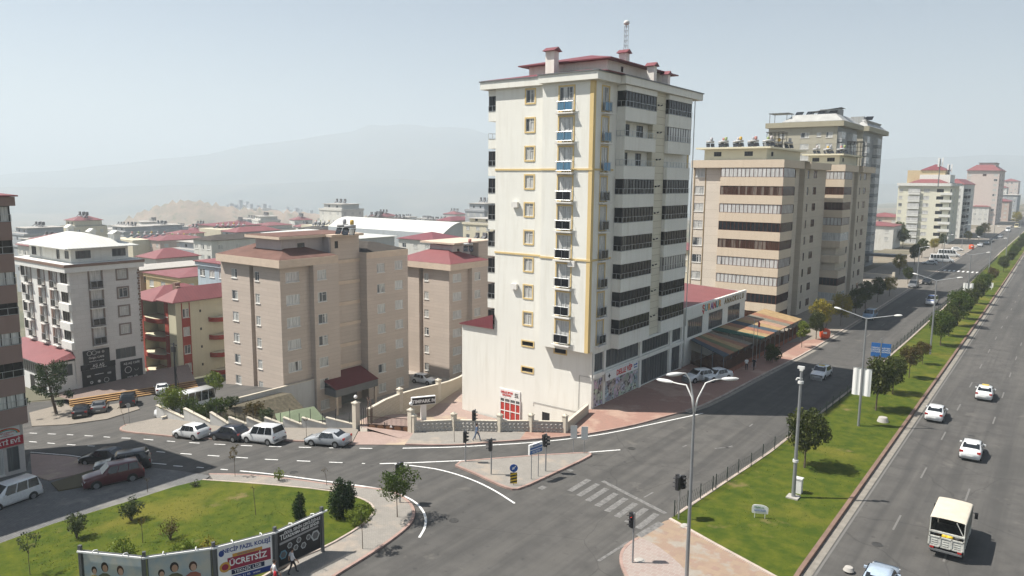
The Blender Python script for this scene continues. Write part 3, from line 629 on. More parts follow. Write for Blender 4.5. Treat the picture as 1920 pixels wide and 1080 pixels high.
# roof
e = T.p('eave', CRM); e.prism([(-15.3, -.5), (-6.5, -.5), (-6.5, -1.55), (.75, -1.55), (.75, 3.2), (1.35, 3.2), (1.35, 21.2), (1.35, 23.4), (-15.3, 23.4)], 34.75, 35.55)
g_ = T.p('gutter', GREYM); g_.prism([(-15.4, -.6), (-6.6, -.6), (-6.6, -1.67), (.87, -1.67), (.87, 3.1), (1.47, 3.1), (1.47, 23.5), (-15.4, 23.5)], 35.551, 35.66)
mb = T.p('roof', RROOF); mb.hip(-15.2, 1.3, -.45, 23.4, 35.7, 1.15, 5.6, th=.04)
T.block(CRM, -12.7, -2.2, 5.4, 20.5, 35.6, 37.75, E=[(3.3, 36.8, .6, .6, 'dark'), (10.5, 36.8, .6, .6, 'dark')], top=False, part='penthouse')
T.p('roof', RROOF).hip(-13.6, -1.2, 4.4, 21.5, 37.85, 1.5, None)
chimney(T, -8.0, 3.2, 35.8, 38.8, 1.15, CRM, RROOF); chimney(T, -4.6, 13.5, 38.4, 39.7, 1.0, CRM, RROOF); chimney(T, -.3, 12.3, 36.0, 37.7, .9, CRM, RROOF); chimney(T, -1.0, 17.5, 36.0, 37.4, .8, CRM, RROOF)
# podium behind the corner with a lean-to roof
T.block(CRM, -18.4, -13.4, 0, 14, -3.9, 7.3, top=False, part='podium')
T.p('roof', RROOF).mesh([(-18.6, -.3, 7.4), (-13.4, -.3, 9.0), (-13.4, 14.2, 9.0), (-18.6, 14.2, 7.4), (-18.6, -.3, 7.28), (-13.4, -.3, 7.28), (-13.4, 14.2, 7.28), (-18.6, 14.2, 7.28)], [(0, 1, 2, 3), (4, 5, 1, 0), (6, 7, 3, 2), (7, 4, 0, 3), (7, 6, 5, 4)])
mb = MB(); mb.tube([(-7.6, -.05, -1.0), (-7.6, -.05, -.55), (-1.6, -.05, -.55), (-1.6, -.05, .2), (-1.55, -.05, 3.6), (-.05, -.05, 3.6)], .02, 4); mb.build('cable', DARK, T.o)
T.p('drainpipe', ALU).tube([(1.1, 21.6, 6.2), (1.1, 21.6, 34.7)], .06, 6)
T.p('drainpipe', ALU).tube([(.1, -.1, .1), (.1, -.1, 6.3)], .05, 6)
for x, z in ((-10.4, 21.6), (-10.4, 12.3), (-2.1, 15.6)):
    mb = MB(); mb.box(x - .42, x + .42, -.38 - (1 if x > -6 else 0), -.06 - (1 if x > -6 else 0), z, z + .62); mb.build('air_conditioner', SILL, T.o)
T.done()
mt = thing('radio_mast', 'silver lattice radio mast with a round dish on the tower roof', 'mast', (-45.5, 83.5, 38.7))
mb = MB(); 
for a in range(3):
    t = a * 2.094; x, y_ = .28 * math.cos(t), .28 * math.sin(t); mb.bar((x, y_, 0), (x, y_, 4.6), .06)
for k in range(16):
    for a in range(3):
        t, u = a * 2.094, (a + 1) * 2.094; mb.bar((.28 * math.cos(t), .28 * math.sin(t), k * .29), (.28 * math.cos(u), .28 * math.sin(u), k * .29 + (.29 if k % 2 else 0)), .03)
mb.build('lattice', ALU, mt); mb = MB(); mb.lathe([(.02, 0), (.32, .1), (.36, .3), (.3, .5), (.05, .6)], (0, 0, 4.65)); mb.tube([(0, 0, 4.4), (0, 0, 4.8)], .07); mb.build('dish', M('pale_dish', (.6, .6, .58)), mt, smooth=True)
# ---------------------------------------------------------------- 2 beige blocks with brown glazed balconies (one behind the other along the avenue)
BEI = cladding('beige_cladding', (.55, .48, .385), (.38, .31, .23), 1.53, 60); BEI2 = plaster('beige_plaster', (.62, .52, .40), .1); PALE = cladding('pale_cladding', (.64, .57, .48), (.45, .38, .30), 1.53, 60)
def rooftop(b, x0, x1, y0, y1, z, m, holes=True):
    b.block(m, x0, x1, y0, y1, z, z + 2.0, S=[((x1 - x0) * .22, z + .75, 1.4, .8, 'dark3'), ((x1 - x0) * .72, z + .75, 1.5, .8, 'dark3')], E=[(3.0, z + .75, 1.2, .8, 'dark3')], part='penthouse')
    b.p('roof_slab', m).box(x0 - 1.2, x1 + 1.0, y0 - 1.2, y1 + .6, z + 2.01, z + 2.3)
def beige(name, label, X, Y, wS, ydepth, ztop, sty, n=9, ex=None):
    b = B(name, label, 'apartment block', (X, Y, 0), 'beige apartment blocks with brown balconies along the avenue'); P = 3.06; fl = [ztop - 1.3 - 1.6 - P * k for k in range(n)]   # sill heights
    zb = -.4
    sw = [(1.35 if wS > 10 else .9, z, 1.75 if wS > 10 else .9, 1.45, 'white2') for z in fl]
    if wS > 10:
        b.face(PALE, (-wS, 0), (0, 0), zb, ztop, sw); b.p('trim', M('olive_strip', (.26, .19, .10), .8)).box(-wS + .25, -wS + .4, -.06, .02, zb, ztop - 1.3); b.p('trim', M('olive_strip', (.26, .19, .10), .8)).box(-wS + 2.35, -wS + 2.5, -.06, .02, zb, ztop - 1.3)
        bx0 = -9.9
    else: b.face(PALE, (-wS, 0), (0, 0), zb, ztop); bx0 = -wS + .1
    L = ydepth
    es = []
    for z in fl: es += [(8.4, z - .1, 1.0, 1.5, 'b1'), (16.8, z - .1, 1.0, 1.5, 'b1'), (21.4, z, 2.4, 1.4, 'b2')] if L > 25 else [(8.2, z - .1, 1.0, 1.5, 'b1'), (15.5, z - .1, 1.0, 1.5, 'b1'), (20.5, z, 2.6, 1.4, 'bs')]
    e1, e2 = (11.0, 14.6) if L > 25 else (10.6, 13.4)
    b.face(BEI, (0, 0), (0, e1), zb, ztop, [q for q in es if q[0] < e1]); b.face(BEI, (0, e1), (-2.2, e1), zb, ztop); b.face(BEI, (-2.2, e1), (-2.2, e2), zb, ztop, [(1.5, z, .8, .8, 'dark') for z in fl])
    b.face(BEI, (-2.2, e2), (0, e2), zb, ztop); b.face(BEI, (0, e2), (0, L), zb, ztop, [(q[0] - e2,) + q[1:] for q in es if q[0] > e2])
    b.face(BEI, (0, L), (-wS, L), zb, ztop); b.face(BEI, (-wS, L), (-wS, 0), zb, ztop)
    kinds = ['bn', 'bs', 'bn', 'bd', 'bs', 'bn', 'bn', 'bd', 'bs'] if sty == 0 else ['bn', 'bs', 'bs', 'bn', 'white4', None, None, 'bd', 'white4']
    for k, z in enumerate(fl):
        kd = kinds[k % 9]
        b.bay(BEI2, bx0, .9, -.9, 5.6, z, -1.5, 0, 1.55, kd)
        if kd is None: b.face(BEI2, (bx0, .02), (0, .02), z, z + 1.5, [((-bx0) / 2, z + .02, 1.2, 1.45, 'dark')])
    b.p('parapet', BEI2).prism([(-wS, -.9), (.9, -.9), (.9, e1 - .2), (-1.5, e1 - .2), (-1.5, e2 + .2), (.9, e2 + .2), (.9, L), (-wS, L)], ztop - 1.3, ztop)
    b.p('roof', CONC).prism([(-wS + .3, -.6), (.6, -.6), (.6, L - .3), (-wS + .3, L - .3)], ztop + .01, ztop + .03)
    if wS > 10: rooftop(b, -wS + 1.0, -3.2, 2.4, 22, ztop, plaster('pale_yellow_plaster', (.70, .65, .48), .08))
    return b
b1 = beige('apartment_block', 'beige apartment block with long brown glazed balconies right of the cream tower', -40, 128, 15.4, 29, 28.5, 0); b1.done()
b2 = beige('apartment_block', 'beige apartment block with short stacked balconies just beyond the brown glazed one', -38, 160.5, 8.5, 27, 28.4, 1)
rooftop(b2, -7.5, -1.5, 4, 20, 28.4, plaster('pale_yellow_plaster', (.70, .65, .48), .08)); b2.done()
# ---------------------------------------------------------------- 3 grey-olive tower behind them
OLI = cladding('olive_cladding', (.40, .375, .30), (.15, .13, .09), 2.9, 5.5); OGR = plaster('grey_plaster', (.33, .34, .34)); OLW = plaster('olive_plaster', (.36, .33, .24))
def olive(x0, wS, y0, L, zt, label, n=13):
    b = B('apartment_tower', label, 'apartment tower', (x0, y0, 0), 'olive and grey tower pair behind the beige blocks'); P = 2.87; fl = [zt - 2.75 - P * k for k in range(n)]
    sw = []
    for z in fl:
        if wS > 10: sw += [(3.6, z, 1.3, 1.25, 'white2'), (9.5, z, 2.2, 1.35, 'white2'), (13.0, z + .2, 1.1, 1.1, 'white1'), (15.6, z, 1.6, 1.35, 'white2')]
    b.face(OLI, (-wS, 0), (0, 0), -.4, zt, [q for q in sw if q[0] < wS - 1])
    es = []
    for z in fl: es += [(2.2, z - .3, 2.6, 1.6, 'white3'), (L - 3, z - .3, 2.4, 1.6, 'b2')]
    b.face(OGR, (0, 0), (0, L), -.4, zt, es); b.face(OLI, (0, L), (-wS, L), -.4, zt); b.face(OLI, (-wS, L), (-wS, 0), -.4, zt)
    for z in fl: b.bay(OGR, 0, 1.1, .4, 4.2, z, -1.2, -.3, 1.35, 'white4'); b.bay(OGR, 0, 1.3, L * .52, L * .52 + 5, z, -1.2, -.3, 1.35, 'whiten')
    b.p('eave', OLW).box(-wS - .7, 1.6, -.8, L + .5, zt - .0, zt + 1.3)
    b.p('roof', metalroof('dull_white_roof', (.42, .42, .40), .6, .3)).hip(-wS + 3.6, 1.2, -.5, L, zt + 1.45, 1.9, 2.4)
    for k in range(4): b.p('roof_panel', G_DARK).mesh([(-wS + 5 + k * (wS - 6) / 4, 5, zt + 3.4), (-wS + 7 + k * (wS - 6) / 4, 5, zt + 3.4), (-wS + 7 + k * (wS - 6) / 4, 7, zt + 4.6), (-wS + 5 + k * (wS - 6) / 4, 7, zt + 4.6)], [(0, 1, 2, 3)])
    return b
g1 = olive(-50.2, 17.5, 205, 21, 39.2, 'tall olive and grey tower with a pale metal roof, the wider of the pair')
g1.p('canopy', GREYM).box(-17.8, -12.5, .0, 5, 43.0, 43.15)
for x, y in ((-17.5, .3), (-13, .3), (-17.5, 4.5), (-13, 4.5)): g1.p('canopy', GREYM).bar((x, y, 40.5), (x, y, 43), .12)
g1.p('stair_head', OGR).box(-6.5, -1.5, 7, 11, 40.5, 44.2); g1.p('stair_head', GREYM).mesh([(-9, 6.5, 43.6), (-1, 6.5, 44.5), (-1, 11.5, 44.5), (-9, 11.5, 43.6)], [(0, 1, 2, 3)]); g1.done()
g2 = olive(-49.6, 6, 231, 26, 39.4, 'slim far half of the olive and grey tower pair'); g2.p('stair_head', OGR).box(-5, -1.5, 6, 10, 40.5, 44.0); g2.done()
# ---------------------------------------------------------------- 4 white and pink blocks farther along the avenue
WHT = plaster('cream_white_plaster', (.66, .64, .52), .1); PNK = plaster('pink_plaster', (.56, .48, .44), .1); WH2 = plaster('off_white_plaster', (.66, .66, .62), .08)
b = B('apartment_block', 'cream white apartment block with red hipped roof and corner balconies beyond the grey towers', 'apartment block', (-42.1, 360, 0)); fl = [21.6 - 3.05 * k for k in range(8)]
b.face(WHT, (-19.6, 0), (0, 0), -3, 25, [(6.6, z, 4.4, 1.4, 'whiten') for z in fl] + [(11.0, z, 2.2, 1.4, 'white3') for z in fl] + [(16, z, 2.6, 1.4, 'dark3') for z in fl] + [(1.2, z, 1.4, 1.3, 'white2') for z in fl])
b.face(WHT, (0, 0), (0, 30), -3, 25, [(3, z, 3, 1.4, 'dark3') for z in fl] + [(16, z, 2, 1.4, 'white2') for z in fl]); b.face(WHT, (0, 30), (-19.6, 30), -3, 25); b.face(WHT, (-19.6, 30), (-19.6, 0), -3, 25)
for z in fl: b.bay(WH2, -15.5, -11, -.9, 0, z, -1.1, -.05, 1.4, 'whiten', 'S'); b.bay(WH2, -3.4, .9, -.9, 3.5, z, -1.1, -.05, 1.4, None)
b.p('parapet', WH2).box(-20, 1, -.9, 30.4, 24.2, 25.4); b.p('roof', RROOF2).hip(-16, -1, 1, 29, 25.5, 2.4, 6); b.block(WH2, -12.5, -1, 5, 20, 25.4, 29, part='penthouse'); b.p('roof', RROOF).hip(-13, -3, 9, 24, 31, 2.6); b.block(plaster('ochre_wash', (.50, .40, .25)), -18, -3.5, 9.5, 23, 25.4, 30.9, part='penthouse'); b.done()
b = B('apartment_block', 'narrow white apartment block with curved grey balconies between the cream and pink blocks', 'apartment block', (-42, 405, 0))
b.face(WH2, (-8, 0), (0, 0), -3, 25, [(6, z, 2, 1.4, 'white2') for z in fl]); b.face(WH2, (0, 0), (0, 46), -3, 25, [(20, z, 2.4, 1.4, 'dark3') for z in fl] + [(36, z, 2.4, 1.4, 'white3') for z in fl]); b.face(WH2, (0, 46), (-8, 46), -3, 25); b.face(WH2, (-8, 46), (-8, 0), -3, 25)
for z in fl: b.bay(OGR, 0, 1.6, 2, 14, z, -1.1, -.05, 1.4, 'gs', 'SE')
b.p('roof', RROOF2).hip(-8.2, .6, -.3, 46, 25.1, 2.6); b.done()
b = B('apartment_block', 'tall pink apartment block with a red roof behind the white blocks', 'apartment block', (-39.5, 560, 0)); fl = [30.5 - 3.1 * k for k in range(11)]
b.face(PNK, (-17.4, 0), (0, 0), -5, 34, [(1.5, z, 1.6, 1.4, 'white2') for z in fl] + [(9.5, z, 2, 1.4, 'b2') for z in fl[:1]] + [(15.6, z, 2.0, 1.4, 'white2') for z in fl]); b.face(PNK, (0, 0), (0, 44), -5, 34, [(8, z, 3, 1.4, 'b2') for z in fl] + [(26, z, 3, 1.4, 'b2') for z in fl]); b.face(PNK, (0, 44), (-17.4, 44), -5, 34); b.face(PNK, (-17.4, 44), (-17.4, 0), -5, 34)
b.p('roof', RROOF2).hip(-18, .8, -.8, 44.6, 34.1, 3.6, 5); b.block(PNK, -12, -3, 8, 30, 34, 38.8, part='penthouse'); b.p('roof', GREYM).box(-12.5, -2.5, 7.5, 30.5, 38.81, 39.1); b.done()
def plainblock(name, label, loc, wS, L, h, m, roof, rh, kS='white2', kE='white2', nS=3, nE=3, P=3.0, group=None, zb=0, pent=0, run=None, parapet=None, wh=1.3, ww=1.5):
    b = B(name, label, 'apartment block', loc, group); nf = int((h - zb - 1) / P); fl = [h - 2.5 - P * k for k in range(nf)]
    b.face(m, (-wS, 0), (0, 0), zb, h, [((i + .5) * wS / nS, z, min(ww, wS / nS * .6), wh, kS) for z in fl for i in range(nS)])
    b.face(m, (0, 0), (0, L), zb, h, [((i + .5) * L / nE, z, min(ww, L / nE * .6), wh, kE) for z in fl for i in range(nE)]); b.face(m, (0, L), (-wS, L), zb, h); b.face(m, (-wS, L), (-wS, 0), zb, h)
    if parapet: b.p('parapet', parapet).box(-wS - .3, .3, -.3, L + .3, h - .6, h + .15)
    z = h + (.16 if parapet else .12)
    if pent:
        b.block(m, -wS + 1.6, -1.6, 1.8, L - 1.6, h, h + pent, S=[((wS - 3.2) * .3, h + .6, 1.2, .9, 'dark3'), ((wS - 3.2) * .75, h + .6, 1.2, .9, 'dark3')], part='penthouse'); b.p('roof', roof).hip(-wS + .9, -.9, 1.1, L - .9, h + pent + .13, rh, run)
        b.p('terrace', CONC).box(-wS + .02, -.02, .02, L - .02, h + .16, h + .18)
    else: b.p('roof', roof).hip(-wS - .5, .5, -.5, L + .5, z + .02, rh, run)
    return b
for i, (px, py, Z, wS, L, m, lab) in enumerate([(1910, 340, 720, 14, 30, PNK, 'pink apartment block at the far right end of the avenue'), (1888, 352, 640, 12, 22, WH2, 'pale apartment block with stepped red roofs just beyond the tall pink block')]):
    c = far(px, py, Z); plainblock('apartment_block', lab, (c.x, c.y, -4), wS, L, c.z + 4, m, RROOF2, 2.5, kE='b2', nS=4, nE=4).done()
# ---------------------------------------------------------------- 5 the kindergarten between the tower and the beige block
b = B('kindergarten', 'low cream kindergarten with red roof and coloured lettering between the tower and the beige block', 'kindergarten', (-40, 92, 0))
b.face(CRM, (0, 0), (0, 22.5), 0, 7.9, [(3.3, 3.9, 5.0, 2.4, 'shop'), (10.6, 3.9, 5.2, 2.4, 'shop'), (17.8, 3.9, 5.0, 2.4, 'shop')]); b.face(CRM, (-16, 0), (0, 0), 0, 7.9); b.face(CRM, (0, 22.5), (-16, 22.5), 0, 7.9); b.face(CRM, (-16, 22.5), (-16, 0), 0, 7.9)
b.p('parapet', CRM).box(-.25, .12, -.1, 22.6, 6.5, 8.05); b.p('roof', RROOF2).mesh([(-16, 0, 8.5), (-.27, 0, 7.75), (-.27, 22.4, 7.75), (-16, 22.4, 8.5), (-16, 0, 7.5), (-.27, 0, 7.5), (-.27, 22.4, 7.5), (-16, 22.4, 7.5)], [(0, 1, 2, 3), (4, 5, 1, 0), (5, 6, 2, 1), (6, 7, 3, 2), (7, 4, 0, 3)])
cols = [RED, signm('teal_paint', (.03, .30, .32)), signm('orange_paint', (.70, .28, .03)), signm('purple_paint', (.20, .05, .30))]
for i, ch in enumerate('ŞURANUR'): text(ch, 1.35, cols[i % 4], b.o, (.16, 5.6 + i * 1.0, 7.25), (R_(90), 0, R_(90)), bold=.03)
OCL = signm('bronze_letter', (.22, .15, .05))
for i, ch in enumerate('ANAOKULU'): text(ch, 1.15, OCL, b.o, (.16, 13.8 + i * 1.02, 7.3), (R_(90), 0, R_(90)), bold=.03)
b.done()
sheet('pavement', [(-60, 90.5), (-40.04, 90.5), (-40.04, 128), (-60, 128)], .1, PAVB, 11)
def canopy(label, pts, cs, zl, nm):                    # striped sheet roof on posts with a dark glazed front
    t = thing('awning', label, 'awning', (*pts[1], 0), 0, 'striped awnings in front of the kindergarten'); o = Vector((*pts[1], 0)); mb = MB(); n = len(cs)
    a, c, d, e = [Vector(p) - o for p in ((*pts[0], zl + .9), (*pts[1], zl), (*pts[2], zl), (*pts[3], zl + .9))]
    for i in range(n):
        u, v = i / n, (i + 1) / n; P = [a.lerp(e, u), c.lerp(d, u), c.lerp(d, v), a.lerp(e, v)]; mb.mesh(P + [p - Vector((0, 0, .08)) for p in P], [(0, 1, 2, 3), (7, 6, 5, 4), (0, 4, 5, 1), (2, 6, 7, 3), (1, 5, 6, 2), (3, 7, 4, 0)], cs[i])
    mb.build('awning_roof', AWN, t)
    L = (d - c).length; k = int(L / 2.2)
    for i in range(k + 1): p = c.lerp(d, (i + .02) / (k + .04)); mb = MB(); mb.bar((p.x - .1, p.y, 0), (p.x - .1, p.y, zl - .1), .1); mb.build('post', GREYM, t)
    p0, p1 = c.lerp(a, .98), c; k = 3
    for i in range(1, k): p = p1.lerp(p0, i / k); mb = MB(); mb.bar((p.x, p.y + .1, 0), (p.x, p.y + .1, p.z - .1), .1); mb.build('post', GREYM, t)
    return t
AWN = [M('awning_' + n, c, .85, var=.3) for n, c in dict(ochre=(.34, .235, .12), rust=(.27, .13, .08), green=(.13, .14, .07), blue=(.05, .07, .09), grey=(.18, .165, .13), pink=(.36, .22, .15), deepgreen=(.02, .08, .06)).items()]
def p2(px, py, z): p = at(px, py, z); return (p.x, p.y)
canopy('nearer striped awning with blue front edge, shaded, beside the two parked white cars', [(-39.9, 93.6), p2(1358, 669, 2.7), p2(1412, 643, 2.7), (-39.9, 100.8)], [3, 1, 2, 0, 1, 4], 2.7, 0)
canopy('farther and longer striped awning with a sunlit ochre end under the brown glazed balconies', [(-39.9, 101.2), p2(1427, 636, 2.9), p2(1504, 598, 2.9), (-39.9, 124)], [6, 0, 1, 3, 0, 5, 4, 1, 0, 0], 2.9, 1)
f = thing('fence', 'dark picket fence with a low brick base under the striped awnings', 'fence', (-33.9, 90.2, 0))
WD = M('dark_timber', (.10, .05, .03), .8, var=.3); BRK = M('brick_base', (.25, .10, .06), .9, var=.3)
mb = MB(); mb.box(-.1, .1, .5, 34, .12, .7); mb.build('base', BRK, f); mb = MB()
for i in range(150): mb.box(-.04, .04, .6 + i * .22, .7 + i * .22, .7, 1.9 + .25 * math.sin(i * .35) ** 2)
mb.build('pickets', WD, f); mb = MB(); mb.bar((-.1, .2, .12), (-6.7, 4.6, .12), .2, .9)
for i in range(28): t_ = i / 28; mb.bar((-.1 - 6.6 * t_, .2 + 4.4 * t_, .3), (-.1 - 6.6 * t_, .2 + 4.4 * t_, 2.0), .09)
mb.build('side_pickets', WD, f)
# ---------------------------------------------------------------- 6 brown clad blocks in the sunken courtyard
BRN = cladding('brown_siding', (.53, .45, .385), (.41, .34, .285), .52, 4.2); BRP = M('brown_fascia', (.58, .47, .37), .85, var=.1); LIL = plaster('lilac_plaster', (.50, .45, .44))
def brown(name, label, cx, cy, zt, W, roofm, zb, full=True):
    b = B(name, label, 'apartment block', (cx, cy, 0), 'brown clad apartment blocks in the courtyard'); P = 2.98; fl = [zt - 3.15 - P * k for k in range(7)]; fe = [zt - 3.05 - P * k for k in range(7)]
    y0 = .7
    b.face(BRN, (-W, y0), (-7.5, y0), zb, zt - 1, [(W - 11.05, z, 1.35, 1.25, 'white2') for z in fl]); b.face(BRN, (-7.5, y0), (-7.5, y0 + 1.3), zb, zt - 1); b.face(BRN, (-7.5, y0 + 1.3), (-6.6, y0 + 1.3), zb, zt - 1); b.face(BRN, (-6.6, y0 + 1.3), (-6.6, y0), zb, zt - 1)
    b.face(BRN, (-6.6, y0), (-.9, y0), zb, zt - 1, [(.75, z, .95, 1.25, 'white2') for z in fl])
    b.face(BRN, (-.9, y0), (-.9, 5.3), zb, zt - 1, [(1.9, z, 2.1, 1.3, 'white4') for z in fe]); b.face(BRN, (-.9, 5.3), (0, 5.3), zb, zt - 1); b.face(BRN, (0, 5.3), (0, 9.5), zb, zt - 1, [(1.35, z, 1.5, 1.3, 'white2') for z in fe])
    if not full:
        b.face(BRN, (0, 9.5), (-W, 9.5), zb, zt); b.face(BRN, (-W, 9.5), (-W, y0), zb, zt - 1); b.p('parapet', BRP).prism([(-W, 0), (0, 0), (0, 9.6), (-W, 9.6)], zt - 1, zt); b.p('roof', roofm).hip(-W, .02, -.0, 9.6, zt + .03, 1.7, 4.2, th=.02)
        b.block(LIL, -8.5, -3.5, 4.4, 9, zt, zt + 2.5, E=[(1.5, zt + 1.2, .6, .7, 'dark')], part='penthouse'); b.block(BRN, -9, -2.2, 9.6, 15, zb, zt + 2.7, E=[(3, zt + 1.2, .6, .8, 'dark')], part='stair_tower'); b.p('roof_slab', BRP).box(-10, -2.4, 3.6, 14, zt + 2.72, zt + 3.0)
        return b
    b.face(BRN, (0, 9.5), (-1.5, 9.5), zb, zt); b.face(BRN, (-1.5, 9.5), (-1.5, 14.6), zb, zt + 2.4, [(1.0, zt + .8, .6, 1.0, 'dark')]); b.face(BRN, (-1.5, 14.6), (0, 14.6), zb, zt)
    for k in range(7): b.p('band', BRP).box(-1.5, -1.38, 9.52, 14.58, fe[k] - .9 + 2.6, fe[k] - .9 + 3.1)
    b.face(BRN, (0, 14.6), (0, 22.8), zb, zt, [(2.7, z, 1.5, 1.3, 'white2') for z in fe] + [(6.3, z + .15, 1.6, 1.3, 'white3') for z in fe]); b.face(BRN, (0, 22.8), (-W, 22.8), zb, zt); b.face(BRN, (-W, 22.8), (-W, y0), zb, zt)
    b.p('parapet', BRP).prism([(-W, 0), (0, 0), (0, 9.5), (-W, 9.5)], zt - 1, zt); b.p('parapet', BRP).box(-W, .02, 14.61, 22.85, zt - .9, zt)
    b.p('roof', roofm).hip(-W + .1, -.1, .1, 9.5, zt + .03, 1.5, 4.0, th=.02); b.p('roof', DROOF).hip(-W + .1, -.1, 14.7, 22.7, zt + .03, 1.1, 3.5, th=.02)
    b.block(LIL, -8.6, -3.1, 2.6, 9.4, zt, zt + 2.35, S=[], E=[(3.2, zt + 1.15, 1.2, .6, 'dark')], part='penthouse'); b.block(LIL, -8.6, -1.6, 9.4, 14.6, zt, zt + 2.4, part='penthouse')
    b.p('roof_slab', BRP).box(-9.8, -2.2, 1.7, 15.0, zt + 2.41, zt + 2.75); b.p('roof_slab', BROOF).box(-9.7, -2.3, 1.8, 14.9, zt + 2.751, zt + 2.8); b.p('roof_slab', BRP).box(-2.19, -.9, 9.2, 15.0, zt + 2.42, zt + 2.74)
    g = b.p('canopy', GREYM); g.box(-1.4, 2.4, 6.6, 14.2, -4.6, -3.6)
    b.p('canopy_roof', M('maroon_sheet', (.12, .025, .028), .6)).mesh([(-1.4, 6.5, -2.2), (2.5, 6.5, -3.55), (2.5, 14.3, -3.55), (-1.4, 14.3, -2.2)], [(0, 1, 2, 3)]); 
    for y_ in (6.9, 13.9): b.p('post', BRP).bar((2.1, y_, zb), (2.1, y_, -4.6), .3)
    b.p('door', G_SHOP).box(-1.49, -1.4, 10.4, 13.6, zb, -4.9)
    return b
brown('apartment_block', 'brown clad apartment block with a felt roof and maroon entrance canopy behind the stepped wall', -79.7, 57.4, 14.3, 14.2, BROOF, -7.4).done()
brown('apartment_block', 'brown clad apartment block with a red metal roof between its twin and the cream tower', -77.3, 87.2, 11.5, 12.5, RROOF2, -8.2, False).done()
# ---------------------------------------------------------------- 7 white block with the pale hipped roof, cafe signs at street level
STN = cladding('pale_stone_cladding', (.64, .625, .60), (.53, .51, .48), .6, 1.2); WPL = plaster('white_plaster', (.70, .70, .67), .1)
X0, Y0, ZT, ZB = -106.6, 43.7, 12.9, -4.5
b = B('apartment_block', 'white apartment block with pale metal hipped roof and black cafe signs at street level', 'apartment block', (X0, Y0, 0)); P = 2.62; fl = [10.0 - P * k for k in range(4)]
b.face(STN, (0, 0), (0, 9.4), ZB, 11.9, [(3.35, z - .45, 1.5, 2.35, 'gf') for z in fl] + [(6.95, z + .4, 1.3, 1.3, 'g2') for z in fl] + [(6.8, -1.0, 2.8, 1.5, 'shop')])
b.face(WPL, (-16, 0), (0, 0), ZB, 11.9, [(14.4, z + .3, 2.2, 1.5, 'gs') for z in fl] + [(11.4, z - .5, 1.3, 2.3, 'gf') for z in fl] + [(7.5, z - .5, 1.2, 2.3, 'gf') for z in fl] + [(3.0, z - .5, 1.3, 2.3, 'gf') for z in fl] + [(.9, z + .3, 1.4, 1.5, 'gs') for z in fl])
b.face(STN, (0, 9.4), (-16, 9.4), ZB, 11.9); b.face(STN, (-16, 9.4), (-16, 0), ZB, 11.9)
for z in fl: b.p('balcony', WPL).box(-2.8, .35, -.45, -.02, z - .75, z + .25)
QN = M('brown_quoin', (.22, .15, .12), .85)
for x in (-9.9, -6.2): b.p('trim', QN).box(x, x + .5, -.1, -.02, -1, 11.7)
for k in range(28): b.p('trim', QN).box(.0, .06, 9.05 + (k % 2) * .12, 9.4, 1.0 + k * .38, 1.3 + k * .38)
b.p('parapet', WPL).prism([(-16.4, -.7), (.5, -.7), (.5, 9.9), (-16.4, 9.9)], 11.9, 12.6); b.p('parapet', QN).prism([(-16.5, -.8), (.6, -.8), (.6, 10.0), (-16.5, 10.0)], 12.6, 12.95)
b.p('terrace', WPL).box(-16.4, .5, -.7, 9.9, 12.96, 13.0)
b.block(CRM, -14.6, -1.2, .9, 8.6, 13.0, 14.9, S=[(1.6, 13.4, 1.6, 1.2, 'dark3'), (4.0, 13.3, .8, 1.4, 'white1'), (9.5, 13.3, 1.0, 1.4, 'dark'), (12.2, 13.5, 1.3, 1.1, 'shop')], E=[(1.6, 13.5, 2.0, 1.1, 'shop'), (6.4, 13.5, 1.9, 1.1, 'shop')], part='penthouse')
b.p('roof', WROOF).hip(-15.8, -.2, -.2, 9.7, 15.02, 1.7)
chimney(b, -11.2, 5.2, 16.0, 17.2, .9, WPL, WROOF); chimney(b, -6.2, 6.0, 15.9, 16.8, .9, WPL, WROOF); chimney(b, -2.6, 7.6, 15.0, 16.6, 1.1, WPL, WROOF)
# cafe annex and signs
b.block(WPL, -16, -.15, -3.3, -.01, ZB, -.15, S=[(8, -2.1, 14.5, 1.6, 'shop')], E=[(1.65, -2.1, 2.6, 1.6, 'shop')], part='annex')
b.p('annex_roof', RROOF2).mesh([(-16.4, -3.9, -.05), (.3, -3.9, -.05), (.3, -.02, .25), (-.6, -.02, 1.0), (-16.4, -.02, 1.0)], [(0, 1, 3, 4), (1, 2, 3)])
BLK = signm('black_sign', (.018, .018, .02), .4)
def ssign(y0, y1, z0, z1, lines):
    mb = MB(); mb.box(.04, .14, y0, y1, z0, z1); s_ = mb.build('sign', BLK, b.o)
    for tx, sz_, y_, z_ in lines: text(tx, sz_, WHITE, s_, (.16, y_, z_), (R_(90), 0, R_(90)))
ssign(1.0, 4.5, -.95, .95, [('◯◯ H ☼', .46, 2.7, .5), ('Origin CAFE', .4, 2.7, -.15), ('kahvalti & ev yemegi', .24, 2.7, -.62)])
ssign(.6, 5.2, -1.75, -.98, [('AŞ AŞ', .55, 2.9, -1.3), ('kahvalti ve yemek salonu', .22, 2.9, -1.62)]); ssign(.7, 5.15, -4.4, -1.78, [('ıııı   ━━   ıııı', .6, 2.9, -2.6), ('◎    ◉   ◯', .5, 2.9, -3.6)])
ssign(5.9, 9.0, -4.1, -1.4, [('AŞ AŞ CAFE', .42, 7.45, -1.85), ('◯  ◡', .7, 7.4, -2.8), ('origin  cafe', .34, 7.45, -3.8)])
mb = MB(); mb.box(-6, -1.2, -3.45, -3.35, -4.2, -2.3); s_ = mb.build('sign', BLK, b.o); text('OHO', .9, WHITE, s_, (-3.4, -3.47, -2.85), (R_(90), 0, 0)); text('Originale', .6, WHITE, s_, (-3.4, -3.47, -3.6), (R_(90), 0, 0))
b.done()
